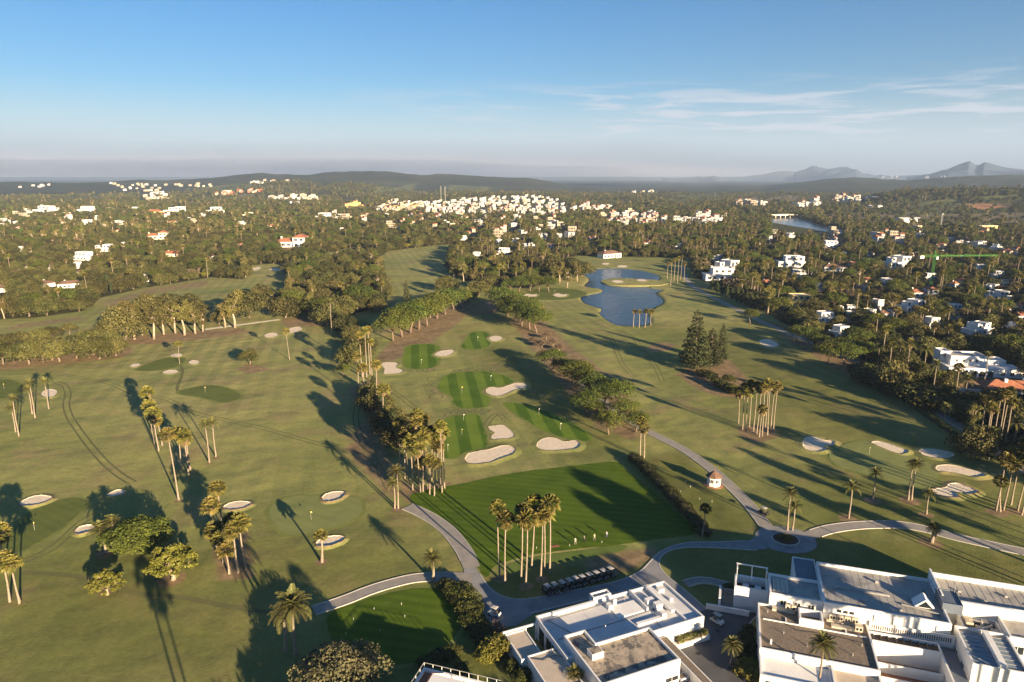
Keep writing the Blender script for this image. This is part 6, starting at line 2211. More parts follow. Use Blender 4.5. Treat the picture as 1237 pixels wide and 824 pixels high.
class House:
    """a building laid out in its own axes: u along the long side, v towards the front"""
    def __init__(self, name, label, cat, origin, ang):
        self.root = thing(name, label, cat, origin, R(ang))

    def box(self, part, mat, u0, u1, v0, v1, z0, z1, parent=None):
        return MB().box(u0, u1, -v1, -v0, z0, z1).obj(part, mat, parent or self.root)

    def poly(self, part, mat, uv, z0, z1, parent=None):
        return MB().prism([(u, -v) for u, v in uv], z0, z1).obj(part, mat, parent or self.root)

    def block(self, u0, u1, v0, v1, z1, deck_mat, par=0.5, t=0.3, z0=0.0, wall=None, part='wall', deckname='roof'):
        wall = wall or m_clubwhite
        w = MB()
        w.box(u0, u1, -v1, -v0, z0, z1 - par - 0.06)
        zt = z1 - par - 0.06
        for a in ((u0, u1, v0, v0 + t), (u0, u1, v1 - t, v1), (u0, u0 + t, v0 + t, v1 - t), (u1 - t, u1, v0 + t, v1 - t)):
            w.box(a[0], a[1], -a[3], -a[2], zt, z1)
        o = w.obj(part, wall, self.root)
        self.box(deckname, deck_mat, u0 + t, u1 - t, v0 + t, v1 - t, zt - 0.02, zt + 0.06)
        return o

    def window_v(self, u, v, z, w=1.6, h=1.2, parent=None):
        """a window in a front wall"""
        o = link('window', window_mesh(w, h), parent or self.root, (u, -v, z))
        return o

    def window_u(self, u, v, z, w=1.4, h=1.2, side=-1):
        o = link('window', window_mesh(w, h), self.root, (u, -v, z), R(-90) if side < 0 else R(90))
        return o

    def tube(self, part, mat, pts, r, n=6, parent=None):
        return MB().tube([(u, -v, z) for u, v, z in pts], r, n).obj(part, mat, parent or self.root)


def ac_unit(h, u, v, z, w=1.0, d=0.45, hh=1.1):
    b_ = h.box('air_conditioner', m_beige, u, u + w, v - d, v, z, z + hh)
    c = MB()
    for k in range(1 if w < 0.9 else 2):
        cx_ = u + w * (0.5 if w < 0.9 else 0.27 + 0.46 * k)
        vs = [(cx_ + 0.2 * math.cos(t * .5236), -v - 0.012, z + hh * 0.5 + 0.3 * math.sin(t * .5236)) for t in range(12)]
        c.add(vs, [tuple(range(12))])
    c.obj('fan_grille', m_darkmetal, b_)


pav = House('pavilion', 'low white flat-roofed pavilion beside the row of golf carts', 'building', (4.18, 106.15, 0), 23.3)
pav.block(0, 27.4, 0, 11.9, 4.2, m_deck_white, par=0.45)
pav.block(11.8, 15.5, -1.6, -0.02, 4.6, m_deck_white, par=1.2, t=0.25, part='bay_wall', deckname='bay_roof')
pav.box('roof_kerb', m_clubwhite, 3.0, 11.6, 0.32, 0.9, 3.75, 4.45)
pav.box('roof_pad', m_clubwhite, 13.4, 18.8, 2.6, 6.0, 3.75, 3.98)
for u0, u1, v0, v1, z1 in ((13.0, 13.9, 2.3, 3.4, 4.7), (14.6, 15.2, 1.8, 2.4, 4.9), (20.4, 22.0, 3.6, 4.6, 4.5), (21.0, 22.4, 5.4, 6.6, 4.7), (20.6, 21.4, 8.0, 9.0, 4.6), (24.4, 25.6, 1.6, 2.5, 4.4), (24.8, 25.4, 5.0, 5.5, 4.3)):
    pav.box('roof_box', m_clubwhite, u0, u1, v0, v1, 3.75, z1)
pav.box('roof_upstand', m_clubwhite, 19.2, 19.5, 0.32, 6.2, 3.75, 4.55)
pav.box('roof_upstand', m_clubwhite, 15.4, 20.4, 8.4, 9.1, 3.75, 4.05)
pav.box('duct', m_clubwhite, 22.7, 23.5, 0.6, 8.6, 4.0, 4.5)
pav.box('duct', m_clubwhite, 23.9, 24.2, 0.4, 11.4, 3.75, 4.1)
for pts in ([(1.0, 1.6, 3.85), (6, 1.5, 3.85), (12, 1.4, 3.85), (18, 1.2, 3.85)], [(1.0, 6.9, 3.86), (8, 6.7, 3.86), (14, 6.8, 3.86), (21, 6.2, 3.86)], [(20.6, 6.0, 3.9), (20.0, 7.6, 3.9), (19.0, 9.6, 3.9), (18.7, 11.4, 4.0)], [(1.6, 1.4, 3.86), (3.0, 4.5, 3.86), (4.4, 7.4, 3.86)]):
    pav.tube('cable', m_darkmetal, pts, 0.05, 5)
pav.tube('vent_pipe', m_clubwhite, [(9.5, 8.0, 3.7), (9.5, 8.0, 5.0)], 0.06)
pav.tube('vent_pipe', m_metal, [(17.2, 2.0, 3.7), (17.2, 2.0, 5.6)], 0.04)
UP = [(1.3, 8.25), (5.3, 8.25), (5.3, 11.93), (15.7, 11.93), (15.7, 20.6), (1.3, 20.6)]
pav.poly('upper_wall', m_clubwhite, UP, 0.0, 5.0)
pav.poly('upper_roof', m_deck_moss, [(1.55, 8.5), (5.05, 8.5), (5.05, 12.2), (15.45, 12.2), (15.45, 20.35), (1.55, 20.35)], 4.98, 5.06)
for u0, u1, v0, v1 in ((1.3, 5.3, 8.25, 8.53), (5.02, 5.3, 8.53, 12.2), (5.3, 15.7, 11.93, 12.2), (15.42, 15.7, 12.2, 20.6), (1.3, 15.42, 20.32, 20.6), (1.3, 1.58, 8.53, 20.32)):
    pav.box('parapet', m_clubwhite, u0, u1, v0, v1, 4.998, 5.5)
hb = pav.box('stair_head', m_clubwhite, 2.9, 5.0, 13.2, 15.0, 5.06, 6.1)
pav.box('stair_head_roof', m_deck_moss, 3.05, 4.85, 13.35, 14.85, 6.1, 6.16, hb)
pav.window_v(14.2, 20.6, 1.9, 2.4, 0.8)
pav.window_u(1.3, 12.0, 2.6, 0.5, 0.8)
pav.window_u(1.3, 13.4, 2.6, 0.5, 0.8)
for v_ in (1.6, 4.4, 6.6):
    pav.box('glass_door', m_glass, -0.06, 0.10, v_, v_ + 1.9, 0.1, 3.0)
pav.box('planter', m_clubwhite, 20.8, 28.0, 11.95, 13.1, 0.0, 1.0)
pav.box('passage_wall', m_clubwhite, 17.5, 19.2, 12.3, 24.5, 0.0, 2.9)
pav.box('planting_strip', m_gravel, 17.75, 18.95, 12.5, 24.3, 2.9, 2.98)
pav.box('terrace_floor', m_brick, 15.72, 17.48, 12.2, 24.5, 0.0, 1.1)
for v_ in (17.5, 19.6, 21.8):
    pav.box('planter_box', m_clubwhite, 15.9, 17.3, v_, v_ + 1.3, 1.1, 1.8)
    pav.box('planter_soil', m_gravel, 16.05, 17.15, v_ + 0.15, v_ + 1.15, 1.8, 1.84)
pav.box('front_terrace', plain('tan_paving', (0.50, 0.38, 0.26), (0.42, 0.32, 0.22), scale=1, rough=0.9), 1.3, 17.4, 20.62, 24.0, 0, 0.5)
m_tanroof = plain('pale_tan_roof', (0.52, 0.44, 0.35), (0.45, 0.38, 0.30), scale=0.5, rough=0.9, c3=(0.33, 0.27, 0.21), s3=0.5, t3=(0.6, 0.75))
pav.block(-6.3, -2.5, 1.0, 8.0, 3.0, m_tanroof, par=0.15, t=0.2, part='annex_wall', deckname='annex_roof')
pav.block(-5.3, 0.2, 8.05, 17.0, 3.5, m_tanroof, par=0.15, t=0.2, part='annex_wall', deckname='annex_roof')
pav.box('annex_roof', m_tanroof, 0.22, 1.28, 9.6, 17.0, 2.9, 3.1)
pav.box('gate_beam', m_clubwhite, -6.6, 0.6, 0.55, 0.85, 3.02, 3.3)
pav.tube('gate_post', m_clubwhite, [(-0.3, 0.7, 0), (-0.3, 0.7, 3.05)], 0.1)
pav.tube('gate_post', m_clubwhite, [(-2.2, 0.7, 0), (-2.2, 0.7, 3.05)], 0.1)
pav.tube('cable', m_darkmetal, [(-5.0, 8.8, 3.46), (-3.2, 10.0, 3.46), (-1.2, 9.6, 3.46), (0.0, 10.4, 3.46)], 0.05, 5)
pr = pav.root
pl = [Vector((4.18, 106.15)) + Vector((math.cos(R(23.3)) * u + math.sin(R(23.3)) * v, math.sin(R(23.3)) * u - math.cos(R(23.3)) * v)) for u, v in ((21.2, 12.5), (24.5, 12.5), (27.6, 12.5))]
hedge('hedge', 'short box hedge in the white planter on the pavilion\'s right wall', None, 1.0, 1.2, m_shrub, 12, z0=1.0, pts=pl)

club = House('clubhouse', 'sprawling white clubhouse with stepped grey and gravel roofs at lower right', 'building', (59.29, 119.23, 0), -18.0)
club.block(0.0, 19.7, 0.0, 13.8, 7.0, m_deck_grey, par=0.55)
club.block(20.0, 40.0, -1.9, 6.85, 7.5, m_deck_grey, par=0.9, part='east_wall', deckname='east_roof')
club.box('party_wall', m_clubwhite, 19.7, 20.0, -1.9, 6.85, 0.0, 8.1)
for k in range(15):
    club.box('roof_seam', m_deck_grey, 1.0 + 1.25 * k, 1.05 + 1.25 * k, 0.35, 13.4, 6.43, 6.47)
for k in range(14):
    club.box('roof_seam', m_deck_grey, 21.2 + 1.3 * k, 21.27 + 1.3 * k, -1.5, 6.5, 6.56, 6.63)
club.box('roof_rib', m_metal, 2.6, 11.5, 7.2, 7.6, 6.45, 6.75)
# the small glazed gable and the blue plant room on the long roof
g_ = MB()
g_.add([(15.0, -7.0, 6.45), (18.4, -7.0, 6.45), (18.4, -9.4, 6.45), (15.0, -9.4, 6.45), (16.7, -7.0, 8.1), (16.7, -9.4, 8.1)], [(0, 1, 4), (2, 3, 5), (1, 2, 5, 4), (3, 0, 4, 5)])
gable = g_.obj('roof_light', m_clubwhite, club.root)
gg = MB()
gg.add([(15.5, -9.42, 6.55), (17.9, -9.42, 6.55), (16.7, -9.42, 7.75)], [(0, 1, 2)])
gg.obj('pane', m_glass, gable)
club.block(19.2, 22.3, 4.9, 9.6, 8.2, m_deck_blue, par=0.2, t=0.12, z0=6.4, wall=m_deck_blue, part='plant_room', deckname='plant_room_roof')
club.box('screen_wall', m_clubwhite, 22.32, 30.5, 7.0, 7.5, 4.0, 7.7)
club.tube('mast', m_metal, [(22.0, 5.4, 8.0), (22.0, 5.4, 10.2)], 0.05)
club.tube('roof_pipe', m_metal, [(13.0, 9.6, 6.6), (16.0, 10.3, 6.7), (18.8, 10.9, 6.6)], 0.16, 8)
club.block(-8.9, -0.02, 6.2, 12.95, 6.5, m_deck_grey, par=0.5, part='west_wall', deckname='west_roof')
club.box('roof_light', m_beige, -8.2, -5.6, 7.2, 11.6, 5.98, 6.2)
for k in range(4):
    club.box('roof_light_bar', m_clubwhite, -8.2 + 0.8 * k, -8.1 + 0.8 * k, 7.2, 11.6, 6.2, 6.3)
club.block(-4.1, -0.02, -2.3, 6.18, 6.0, m_deck_blue, par=0.25, t=0.15, part='blue_roof_wall', deckname='blue_roof')
club.block(-14.9, -8.95, 6.0, 10.3, 5.0, m_brownwood, par=1.6, t=0.35, part='terrace_wall', deckname='terrace_floor')
for u_ in (-13.4, -11.2):
    club.box('table', m_clubwhite, u_, u_ + 1.1, 7.4, 8.6, 3.4, 4.1)
for u_ in (-14.6, -11.9, -9.3):
    club.tube('pergola_post', m_clubwhite, [(u_, 6.2, 4.9), (u_, 6.2, 7.3)], 0.07)
    club.tube('pergola_post', m_clubwhite, [(u_, 7.8, 4.2), (u_, 7.8, 7.3)], 0.05)
club.box('pergola_beam', m_clubwhite, -14.8, -9.1, 6.1, 6.3, 7.3, 7.5)
club.box('pergola_beam', m_clubwhite, -14.7, -14.5, 6.32, 8.0, 7.3, 7.48)
club.box('pergola_beam', m_clubwhite, -9.4, -9.2, 6.32, 8.0, 7.3, 7.48)
club.box('stair_wall', m_clubwhite, -17.6, -17.2, 7.0, 11.2, 0.0, 2.6)
for k in range(8):
    club.box('stair_step', m_path, -17.18, -14.95, 7.2 + 0.45 * k, 7.63 + 0.45 * k, 0.0, 2.3 - 0.27 * k)
club.box('garden_wall', m_clubwhite, -19.8, -12.0, 11.6, 11.9, 0.0, 1.2)
club.box('door', m_darkmetal, -10.6, -9.6, 10.25, 10.36, 0.1, 2.2)
# gravel roof with its light well, kerbs and machines
club.block(-10.8, 7.2, 13.0, 26.0, 4.15, m_gravel, par=0.30, t=0.3, part='gravel_wall', deckname='gravel_roof')
club.box('roof_kerb', m_clubwhite, -10.0, 6.6, 17.3, 17.5, 3.85, 4.02)
club.box('roof_kerb', m_clubwhite, -6.3, -6.1, 16.0, 17.3, 3.85, 4.02)
club.box('roof_kerb', m_clubwhite, 3.3, 3.5, 15.8, 17.3, 3.85, 4.02)
w_ = MB()
for a in ((-4.1, -0.2, 13.9, 14.2), (-4.1, -0.2, 16.9, 17.2), (-4.1, -3.8, 14.2, 16.9), (-0.5, -0.2, 14.2, 16.9)):
    w_.box(a[0], a[1], -a[3], -a[2], 3.8, 5.2)
lw = w_.obj('light_well', m_clubwhite, club.root)
club.box('light_well_floor', m_darkmetal, -3.5, -2.0, 14.8, 16.6, 3.86, 3.92, lw)
club.box('machine_plinth', m_beige, -8.4, -4.6, 13.35, 14.4, 3.85, 4.25)
for u_ in (-6.2, -5.2):
    ac_unit(club, u_, 14.1, 4.25, 0.8)
club.box('machine_plinth', m_beige, 0.6, 6.2, 13.9, 14.9, 3.85, 4.2)
for u_ in (1.0, 2.2, 3.4, 4.6):
    ac_unit(club, u_, 14.6, 4.2, 1.0)
club.box('machine_plinth', m_beige, 1.2, 4.8, 15.4, 16.3, 3.85, 4.2)
ac_unit(club, 4.9, 16.2, 3.9, 1.2, 0.8, 1.0)
club.tube('vent_pipe', m_clubwhite, [(-9.0, 24.0, 3.8), (-9.0, 24.0, 4.7)], 0.16)
for k in range(3):
    club.box('window', m_glass, 2.2 + 1.0 * k, 2.9 + 1.0 * k, 13.78, 13.86, 5.5, 6.0)
club.block(-10.8, 0.0, 26.02, 31.5, 3.3, m_clubwhite, par=0.4, part='front_wall', deckname='front_roof')
club.block(0.02, 7.2, 26.02, 31.5, 3.5, m_tanroof, par=0.5, part='front_wall', deckname='front_roof')
club.box('front_opening', m_glass, -7.0, -3.5, 31.45, 31.55, 0.8, 2.4)
club.box('window', m_glass, -9.9, -7.6, 31.45, 31.55, 1.2, 2.4)
club.box('front_opening', m_glass, 1.4, 5.8, 31.45, 31.55, 0.6, 2.5)
# the court: lattice, pergola and terraces
club.box('court_floor', m_brick, 7.22, 20.5, 13.82, 31.0, 0.0, 0.3)
lt = club.box('lattice_wall', m_clubwhite, 7.4, 20.4, 13.9, 14.15, 0.3, 5.0)
for k in range(36):
    club.box('lattice_slot', m_brownwood, 7.8 + 0.34 * k, 7.96 + 0.34 * k, 14.151, 14.18, 3.7, 4.5, lt)
club.box('pergola_wall', m_clubwhite, 7.4, 17.6, 15.0, 15.25, 0.3, 3.8)
club.box('pergola_deck', m_brownwood, 7.4, 17.6, 15.27, 17.5, 3.2, 3.3)
for k in range(9):
    club.box('pergola_slat', m_darkmetal, 7.7 + 1.15 * k, 7.95 + 1.15 * k, 15.27, 17.5, 3.31, 3.55)
club.box('pergola_wall', m_clubwhite, 7.4, 17.6, 17.52, 17.8, 0.3, 3.9)
club.box('court_wall', m_clubwhite, 7.4, 17.4, 20.6, 20.9, 0.3, 2.0)
club.box('court_wall', m_clubwhite, 7.4, 16.6, 23.6, 23.9, 0.3, 1.6)
club.box('court_wall', m_clubwhite, 17.62, 17.9, 14.9, 30.0, 0.3, 3.6)
club.box('dark_canopy', m_deck_blue, 17.92, 20.4, 14.4, 30.0, 2.6, 2.75)
# the wing with the glazed roofs
club.block(20.55, 28.2, 12.3, 22.2, 6.0, m_deck_grey, par=0.5, part='wing_wall', deckname='wing_roof')
sk = club.box('roof_light', m_glaz, 21.1, 24.1, 13.6, 21.6, 5.56, 5.72)
for k in range(8):
    club.box('glazing_bar', m_metal, 21.1, 24.1, 13.6 + 1.1 * k, 13.68 + 1.1 * k, 5.72, 5.78, sk)
club.box('roof_ridge', m_clubwhite, 24.3, 25.2, 13.2, 21.9, 5.5, 6.5)
sk = club.box('roof_light', m_glaz, 25.4, 27.6, 13.6, 21.6, 5.56, 5.72)
for k in range(8):
    club.box('glazing_bar', m_metal, 25.4, 27.6, 13.6 + 1.1 * k, 13.68 + 1.1 * k, 5.72, 5.78, sk)
# machine yard behind it
club.block(22.35, 28.2, 7.52, 12.28, 5.2, m_darkmetal, par=0.9, part='yard_wall', deckname='yard_floor')
for u_, v_, w2, d2, h2 in ((22.9, 8.2, 1.2, 0.9, 1.3), (22.9, 9.4, 1.1, 0.9, 1.4), (24.4, 9.8, 1.6, 1.3, 0.9), (25.6, 8.4, 0.9, 0.9, 1.2), (26.4, 10.4, 1.1, 1.1, 1.1)):
    club.box('machine', m_beige, u_, u_ + w2, v_, v_ + d2, 4.3, 4.3 + h2)
club.tube('duct', m_metal, [(23.4, 11.2, 5.0), (25.0, 11.0, 5.2), (27.0, 9.2, 5.0), (27.4, 8.2, 4.6)], 0.28, 8)
club.tube('duct', m_metal, [(24.0, 8.6, 5.4), (25.4, 9.2, 5.5), (25.8, 10.6, 4.6)], 0.22, 8)
club.block(28.3, 40.0, 7.0, 13.2, 6.2, m_deck_grey, par=0.5, part='east_wing_wall', deckname='east_wing_roof')
for u_ in (29.6, 32.0, 34.4):
    club.window_v(u_, 13.2, 3.2, 1.8, 1.4)
for u_ in (-6.5, -4.2, -1.9):
    club.window_v(u_, 12.95, 4.5, 1.0, 0.9)
for u_ in (8.0, 11.0, 14.5, 17.5):
    club.tube('downpipe', m_metal, [(u_, 13.86, 6.2), (u_, 13.86, 5.05)], 0.06)
for u_, v_ in ((3.5, 4.0), (6.4, 10.4), (9.8, 3.2), (12.2, 11.2), (17.4, 3.4), (23.5, 2.0), (27.0, 4.0), (31.0, 1.2), (34.5, 3.6)):
    club.box('roof_vent', m_metal, u_, u_ + 0.5, v_, v_ + 0.5, 6.44, 6.95)
for u_, v_ in ((-9.2, 15.2), (-6.8, 20.6), (-3.2, 22.8), (0.8, 19.6), (3.6, 23.0), (5.4, 20.0)):
    club.tube('vent_pipe', m_metal, [(u_, v_, 3.8), (u_, v_, 4.35)], 0.09)
club.tube('cable', m_darkmetal, [(-8.0, 16.4, 3.9), (-4.6, 19.0, 3.9), (0.5, 18.4, 3.9), (6.5, 19.2, 3.9)], 0.05, 5)
for u_ in (21.6, 24.0, 26.4):
    club.window_v(u_, 22.2, 1.0, 1.3, 1.5)
for u_ in (-2.6, -1.0):
    club.window_v(u_, 31.5, 1.0, 1.0, 1.3)
for u_ in (21.4, 24.0, 26.6, 29.6, 32.0, 34.4, 36.8):
    club.window_v(u_, 6.85, 5.0, 1.0, 0.8) if u_ > 30.6 else None
club.window_u(20.55, 15.0, 2.0, 1.3, 1.3)
club.window_u(20.55, 18.5, 2.0, 1.3, 1.3)
club.window_u(-10.8, 16.0, 1.4, 1.2, 1.2)
club.window_u(-10.8, 20.5, 1.4, 1.2, 1.2)
for u_ in (2.0, 8.0, 14.0):
    club.box('expansion_joint', m_metal, u_, u_ + 0.04, 13.801, 13.815, 4.3, 6.4)
club.box('lawn', m_green, 28.3, 40.0, 13.3, 26.0, 0.02, 0.08)

# ------------------------------------------------------------------ terrace house at the bottom edge
a0, a1, a2 = P(512, 806, 5.0), P(592, 825, 5.0), P(484, 826, 5.0)
ux = (a1.xy - a0.xy).normalized()
low = House('terrace_house', 'white-edged roof terrace with railing at the bottom edge', 'building', (a0.x, a0.y, 0), math.degrees(math.atan2(ux.y, ux.x)))
low.block(0.0, 13.0, 0.0, 9.0, 5.0, m_brick, par=0.5, t=0.35)
low.box('sunshade', m_clubwhite, 2.6, 7.5, 2.2, 8.0, 6.1, 6.2)
for u_, v_ in ((2.7, 2.3), (7.4, 2.3), (2.7, 7.9), (7.4, 7.9)):
    low.tube('sunshade_post', m_metal, [(u_, v_, 4.5), (u_, v_, 6.1)], 0.06)
for k in range(9):
    low.tube('railing_post', m_clubwhite, [(0.15 + 1.5 * k, 0.15, 4.95), (0.15 + 1.5 * k, 0.15, 6.0)], 0.05)
for k in range(1, 6):
    low.tube('railing_post', m_clubwhite, [(0.15, 0.15 + 1.5 * k, 4.95), (0.15, 0.15 + 1.5 * k, 6.0)], 0.05)
low.tube('handrail', m_metal, [(0.15, 0.15, 6.0), (12.9, 0.15, 6.0)], 0.05)
low.tube('handrail', m_metal, [(0.15, 0.15, 6.02), (0.15, 8.9, 6.02)], 0.05)

# ------------------------------------------------------------------ starter's kiosk beside the path
kq = P(862, 586)
kio = House('kiosk', 'little white octagonal kiosk with a brown tiled roof by the path', 'kiosk', (kq.x, kq.y, 0), 12)
oc = [(1.75 * math.cos(R(22.5 + 45 * k)), 1.75 * math.sin(R(22.5 + 45 * k))) for k in range(8)]
kio.poly('base', m_brick, [(u * 1.45, v * 1.45) for u, v in oc], 0.0, 0.14)
kio.poly('wall', m_clubwhite, oc, 0.14, 2.7)
rf = MB()
eo = [(2.25 * math.cos(R(22.5 + 45 * k)), 2.25 * math.sin(R(22.5 + 45 * k)), 2.62) for k in range(8)]
rf.add(eo + [(0, 0, 4.2)], [(k, (k + 1) % 8, 8) for k in range(8)] + [tuple(range(7, -1, -1))])
rf.obj('roof', m_browntile, kio.root)
kio.tube('finial', m_terra, [(0, 0, 4.1), (0, 0, 4.5)], 0.09)
for k in range(8):
    a = R(45 * k)
    d_ = 1.75 * math.cos(R(22.5))
    if k in (5, 6, 7, 0):
        link('window', window_mesh(0.85, 0.9), kio.root, (d_ * math.cos(a), d_ * math.sin(a), 1.15), a + R(90))

# ------------------------------------------------------------------ the big white villa on the right, and its red-roofed neighbour
vq = P(1133, 447)
vil = House('villa', 'large white two-storey villa with arches, upper right beside the fairway', 'house', (vq.x, vq.y, 0), -8)
vil.block(0.0, 28.0, 0.0, 9.0, 3.6, m_deck_white, par=0.4)
vil.block(3.0, 17.0, -6.0, 3.0, 7.2, m_deck_grey, par=0.5, z0=0.0, part='upper_wall', deckname='upper_roof')
vil.block(1.0, 5.0, -8.0, -2.0, 7.9, m_deck_white, par=0.4, z0=0.0, part='tower_wall', deckname='tower_roof')
vil.block(17.2, 26.0, -7.0, -0.1, 5.0, m_deck_white, par=0.4, part='east_wall', deckname='east_roof')
for u_ in (5.5, 8.0, 10.5, 13.0):
    vil.window_v(u_, 3.0, 4.6, 0.9, 1.2)
vil.window_v(2.6, -2.0, 5.4, 0.9, 1.0)
arch_n = MB()
av = [(-1.1, 0), (1.1, 0), (1.1, 1.5)] + [(1.1 * math.cos(R(t)), 1.5 + 0.9 * math.sin(R(t))) for t in range(20, 180, 20)] + [(-1.1, 1.5)]
arch_n.add([(x, 0, z) for x, z in av], [tuple(range(len(av)))])
arch_me = arch_n.mesh('arch', m_darkmetal)
for u_ in (6.5, 9.6, 12.7, 15.8):
    link('arch', arch_me, vil.root, (u_, -9.03, 0.2))
vil.window_v(20.5, 9.0, 1.0, 1.4, 1.4)
vil.window_v(24.0, 9.0, 1.0, 1.4, 1.4)
rq = P(1188, 478)
red = House('villa', 'low villa with a broad terracotta roof behind the tall palms', 'house', (rq.x, rq.y, 0), -14)
red.box('wall', m_clubwhite, 0, 22, -8, 1, 0, 3.2)
red.root.children[0].name = 'wall'
ro = hip_roof(0, 22, -1, 8, 3.2, 2.6, 0.7).obj('roof', m_terra, red.root)
MB().box(7, 8, 2, 3, 4.0, 6.4).obj('chimney', m_clubwhite, ro)
MB().box(14, 15, 4.5, 5.5, 4.0, 6.6).obj('chimney', m_clubwhite, ro)
ro2 = hip_roof(-9, 0.2, 0, 9, 2.9, 2.2, 0.5).obj('roof', m_browntile, red.root)
MB().box(-9, -0.02, 0, 9, 0, 2.9).obj('wall', m_clubwhite, red.root)
for u_ in (4, 9, 14, 19):
    red.window_v(u_, 1.0, 1.0)
pq = [(1214, 512), (1222, 508.5), (1245, 508.5), (1252, 514), (1245, 519), (1226, 518)]
pool = tag(MB().sheet(gpts(pq), 0.03).obj('pool_surround', m_path), kind='structure')
pin = offset_closed(gpts(pq), -0.9)
MB().sheet(pin, 0.038).obj('pool_water', water_mat('pool_water', (0.02, 0.16, 0.24), 0.08, 1.5, 0.2), pool)

# ================================================================== GOLF CARTS
m_cartblack = plain('cart_black_body', (0.020, 0.020, 0.022), (0.015, 0.015, 0.016), scale=2, rough=0.35, spec=0.5)
m_cartwhite = plain('cart_white_body', (0.70, 0.69, 0.66), (0.64, 0.63, 0.60), scale=2, rough=0.35, spec=0.5)
m_cartroof = plain('cart_roof', (0.42, 0.40, 0.37), (0.36, 0.345, 0.32), scale=2, rough=0.5)
m_seat = plain('cart_seat', (0.24, 0.20, 0.15), rough=0.7)
m_tyre = plain('tyre_rubber', (0.018, 0.018, 0.018), rough=0.9)


def rounded_roof(L, W_, z):
    mb = MB()
    n, m = 6, 6
    vs = []
    for i in range(n + 1):
        for j in range(m + 1):
            x, y = -L / 2 + L * i / n, -W_ / 2 + W_ * j / m
            e = max(abs(x) / (L / 2), abs(y) / (W_ / 2))
            vs.append((x * (1 - 0.03 * (e > 0.99)), y, z + 0.10 * (1 - e ** 3)))
    fs = [(i * (m + 1) + j, (i + 1) * (m + 1) + j, (i + 1) * (m + 1) + j + 1, i * (m + 1) + j + 1) for i in range(n) for j in range(m)]
    mb.add(vs, fs)
    mb.box(-L / 2, L / 2, -W_ / 2, W_ / 2, z - 0.06, z - 0.004)
    return mb


def cart_meshes(bodym):
    body = MB()
    prof = [(1.18, 0.30), (1.20, 0.52), (1.02, 0.86), (0.72, 0.90), (0.60, 0.40), (0.05, 0.36), (0.0, 0.66), (-0.55, 0.68), (-0.60, 0.80), (-1.10, 0.78), (-1.18, 0.55), (-1.15, 0.30)]
    n = len(prof)
    vs = [(x, -0.56, z) for x, z in prof] + [(x, 0.56, z) for x, z in prof]
    fs = [(k, (k + 1) % n, n + (k + 1) % n, n + k) for k in range(n)]
    tri = tessellate_polygon([[Vector((p[0], p[1], 0)) for p in prof]])
    fs += [tuple(t) for t in tri] + [tuple(n + i for i in reversed(t)) for t in tri]
    body.add(vs, fs)
    seat = MB().box(-0.52, 0.02, -0.50, 0.50, 0.685, 0.80)
    back = MB()
    back.add([(-0.50, -0.5, 0.80), (-0.42, -0.5, 0.80), (-0.52, -0.5, 1.20), (-0.60, -0.5, 1.20), (-0.50, 0.5, 0.80), (-0.42, 0.5, 0.80), (-0.52, 0.5, 1.20), (-0.60, 0.5, 1.20)], [(0, 1, 2, 3), (7, 6, 5, 4), (1, 5, 6, 2), (0, 3, 7, 4), (3, 2, 6, 7)])
    post = [MB().tube([(0.80, s * 0.52, 0.86), (0.48, s * 0.54, 1.80)], 0.025, 6) for s in (-1, 1)] + [MB().tube([(-0.72, s * 0.52, 0.78), (-0.80, s * 0.54, 1.80)], 0.025, 6) for s in (-1, 1)]
    steer = MB().tube([(0.66, 0.25, 0.88), (0.36, 0.25, 1.08)], 0.02, 5)
    steer.tube([(0.36 + 0.05 * math.sin(t * .6283), 0.25 + 0.17 * math.cos(t * .6283), 1.08 + 0.16 * math.sin(t * .6283)) for t in range(11)], 0.018, 5, cap=False)
    bag = MB().tube([(-0.98, -0.25, 0.78), (-1.10, -0.25, 1.35)], [0.13, 0.14], 8)
    bag.tube([(-0.98, 0.25, 0.78), (-1.10, 0.25, 1.35)], [0.13, 0.14], 8)
    tyre = MB().tube([(0, -0.09, 0), (0, 0.09, 0)], 0.24, 14)
    rim = MB().tube([(0, -0.10, 0), (0, 0.10, 0)], 0.13, 10)
    lamp = MB().box(1.10, 1.19, -0.08, 0.08, 0.60, 0.70)
    return dict(body=body.mesh('body', bodym), seat=seat.mesh('seat', m_seat), backrest=back.mesh('backrest', m_seat), posts=[p.mesh('roof_post', m_darkmetal) for p in post],
                steer=steer.mesh('steering_wheel', m_darkmetal), bag=bag.mesh('bag_rack', m_darkmetal), tyre=tyre.mesh('wheel', m_tyre), rim=rim.mesh('rim', m_metal),
                roof=rounded_roof(1.45, 1.0, 1.86).mesh('roof', m_cartroof, True), lamp=lamp.mesh('headlight', m_cartwhite))


CARTM = {'b': cart_meshes(m_cartblack), 'w': cart_meshes(m_cartwhite)}


def golf_cart(k, loc, yaw, label, group=None):
    root = thing('golf_cart', label, 'golf cart', loc, yaw, group)
    m = CARTM[k]
    b_ = link('body', m['body'], root)
    link('seat', m['seat'], root)
    link('backrest', m['backrest'], root)
    for p in m['posts']:
        link('roof_post', p, root)
    link('steering_wheel', m['steer'], root)
    link('bag_rack', m['bag'], root)
    link('roof', m['roof'], root)
    for s in (-0.38, 0.38):
        link('headlight', m['lamp'], b_, (0.012, s, 0))
    for x in (0.82, -0.78):
        for s in (-0.48, 0.48):
            w_ = link('wheel', m['tyre'], root, (x, s, 0.24))
            link('rim', m['rim'], w_)
    return root


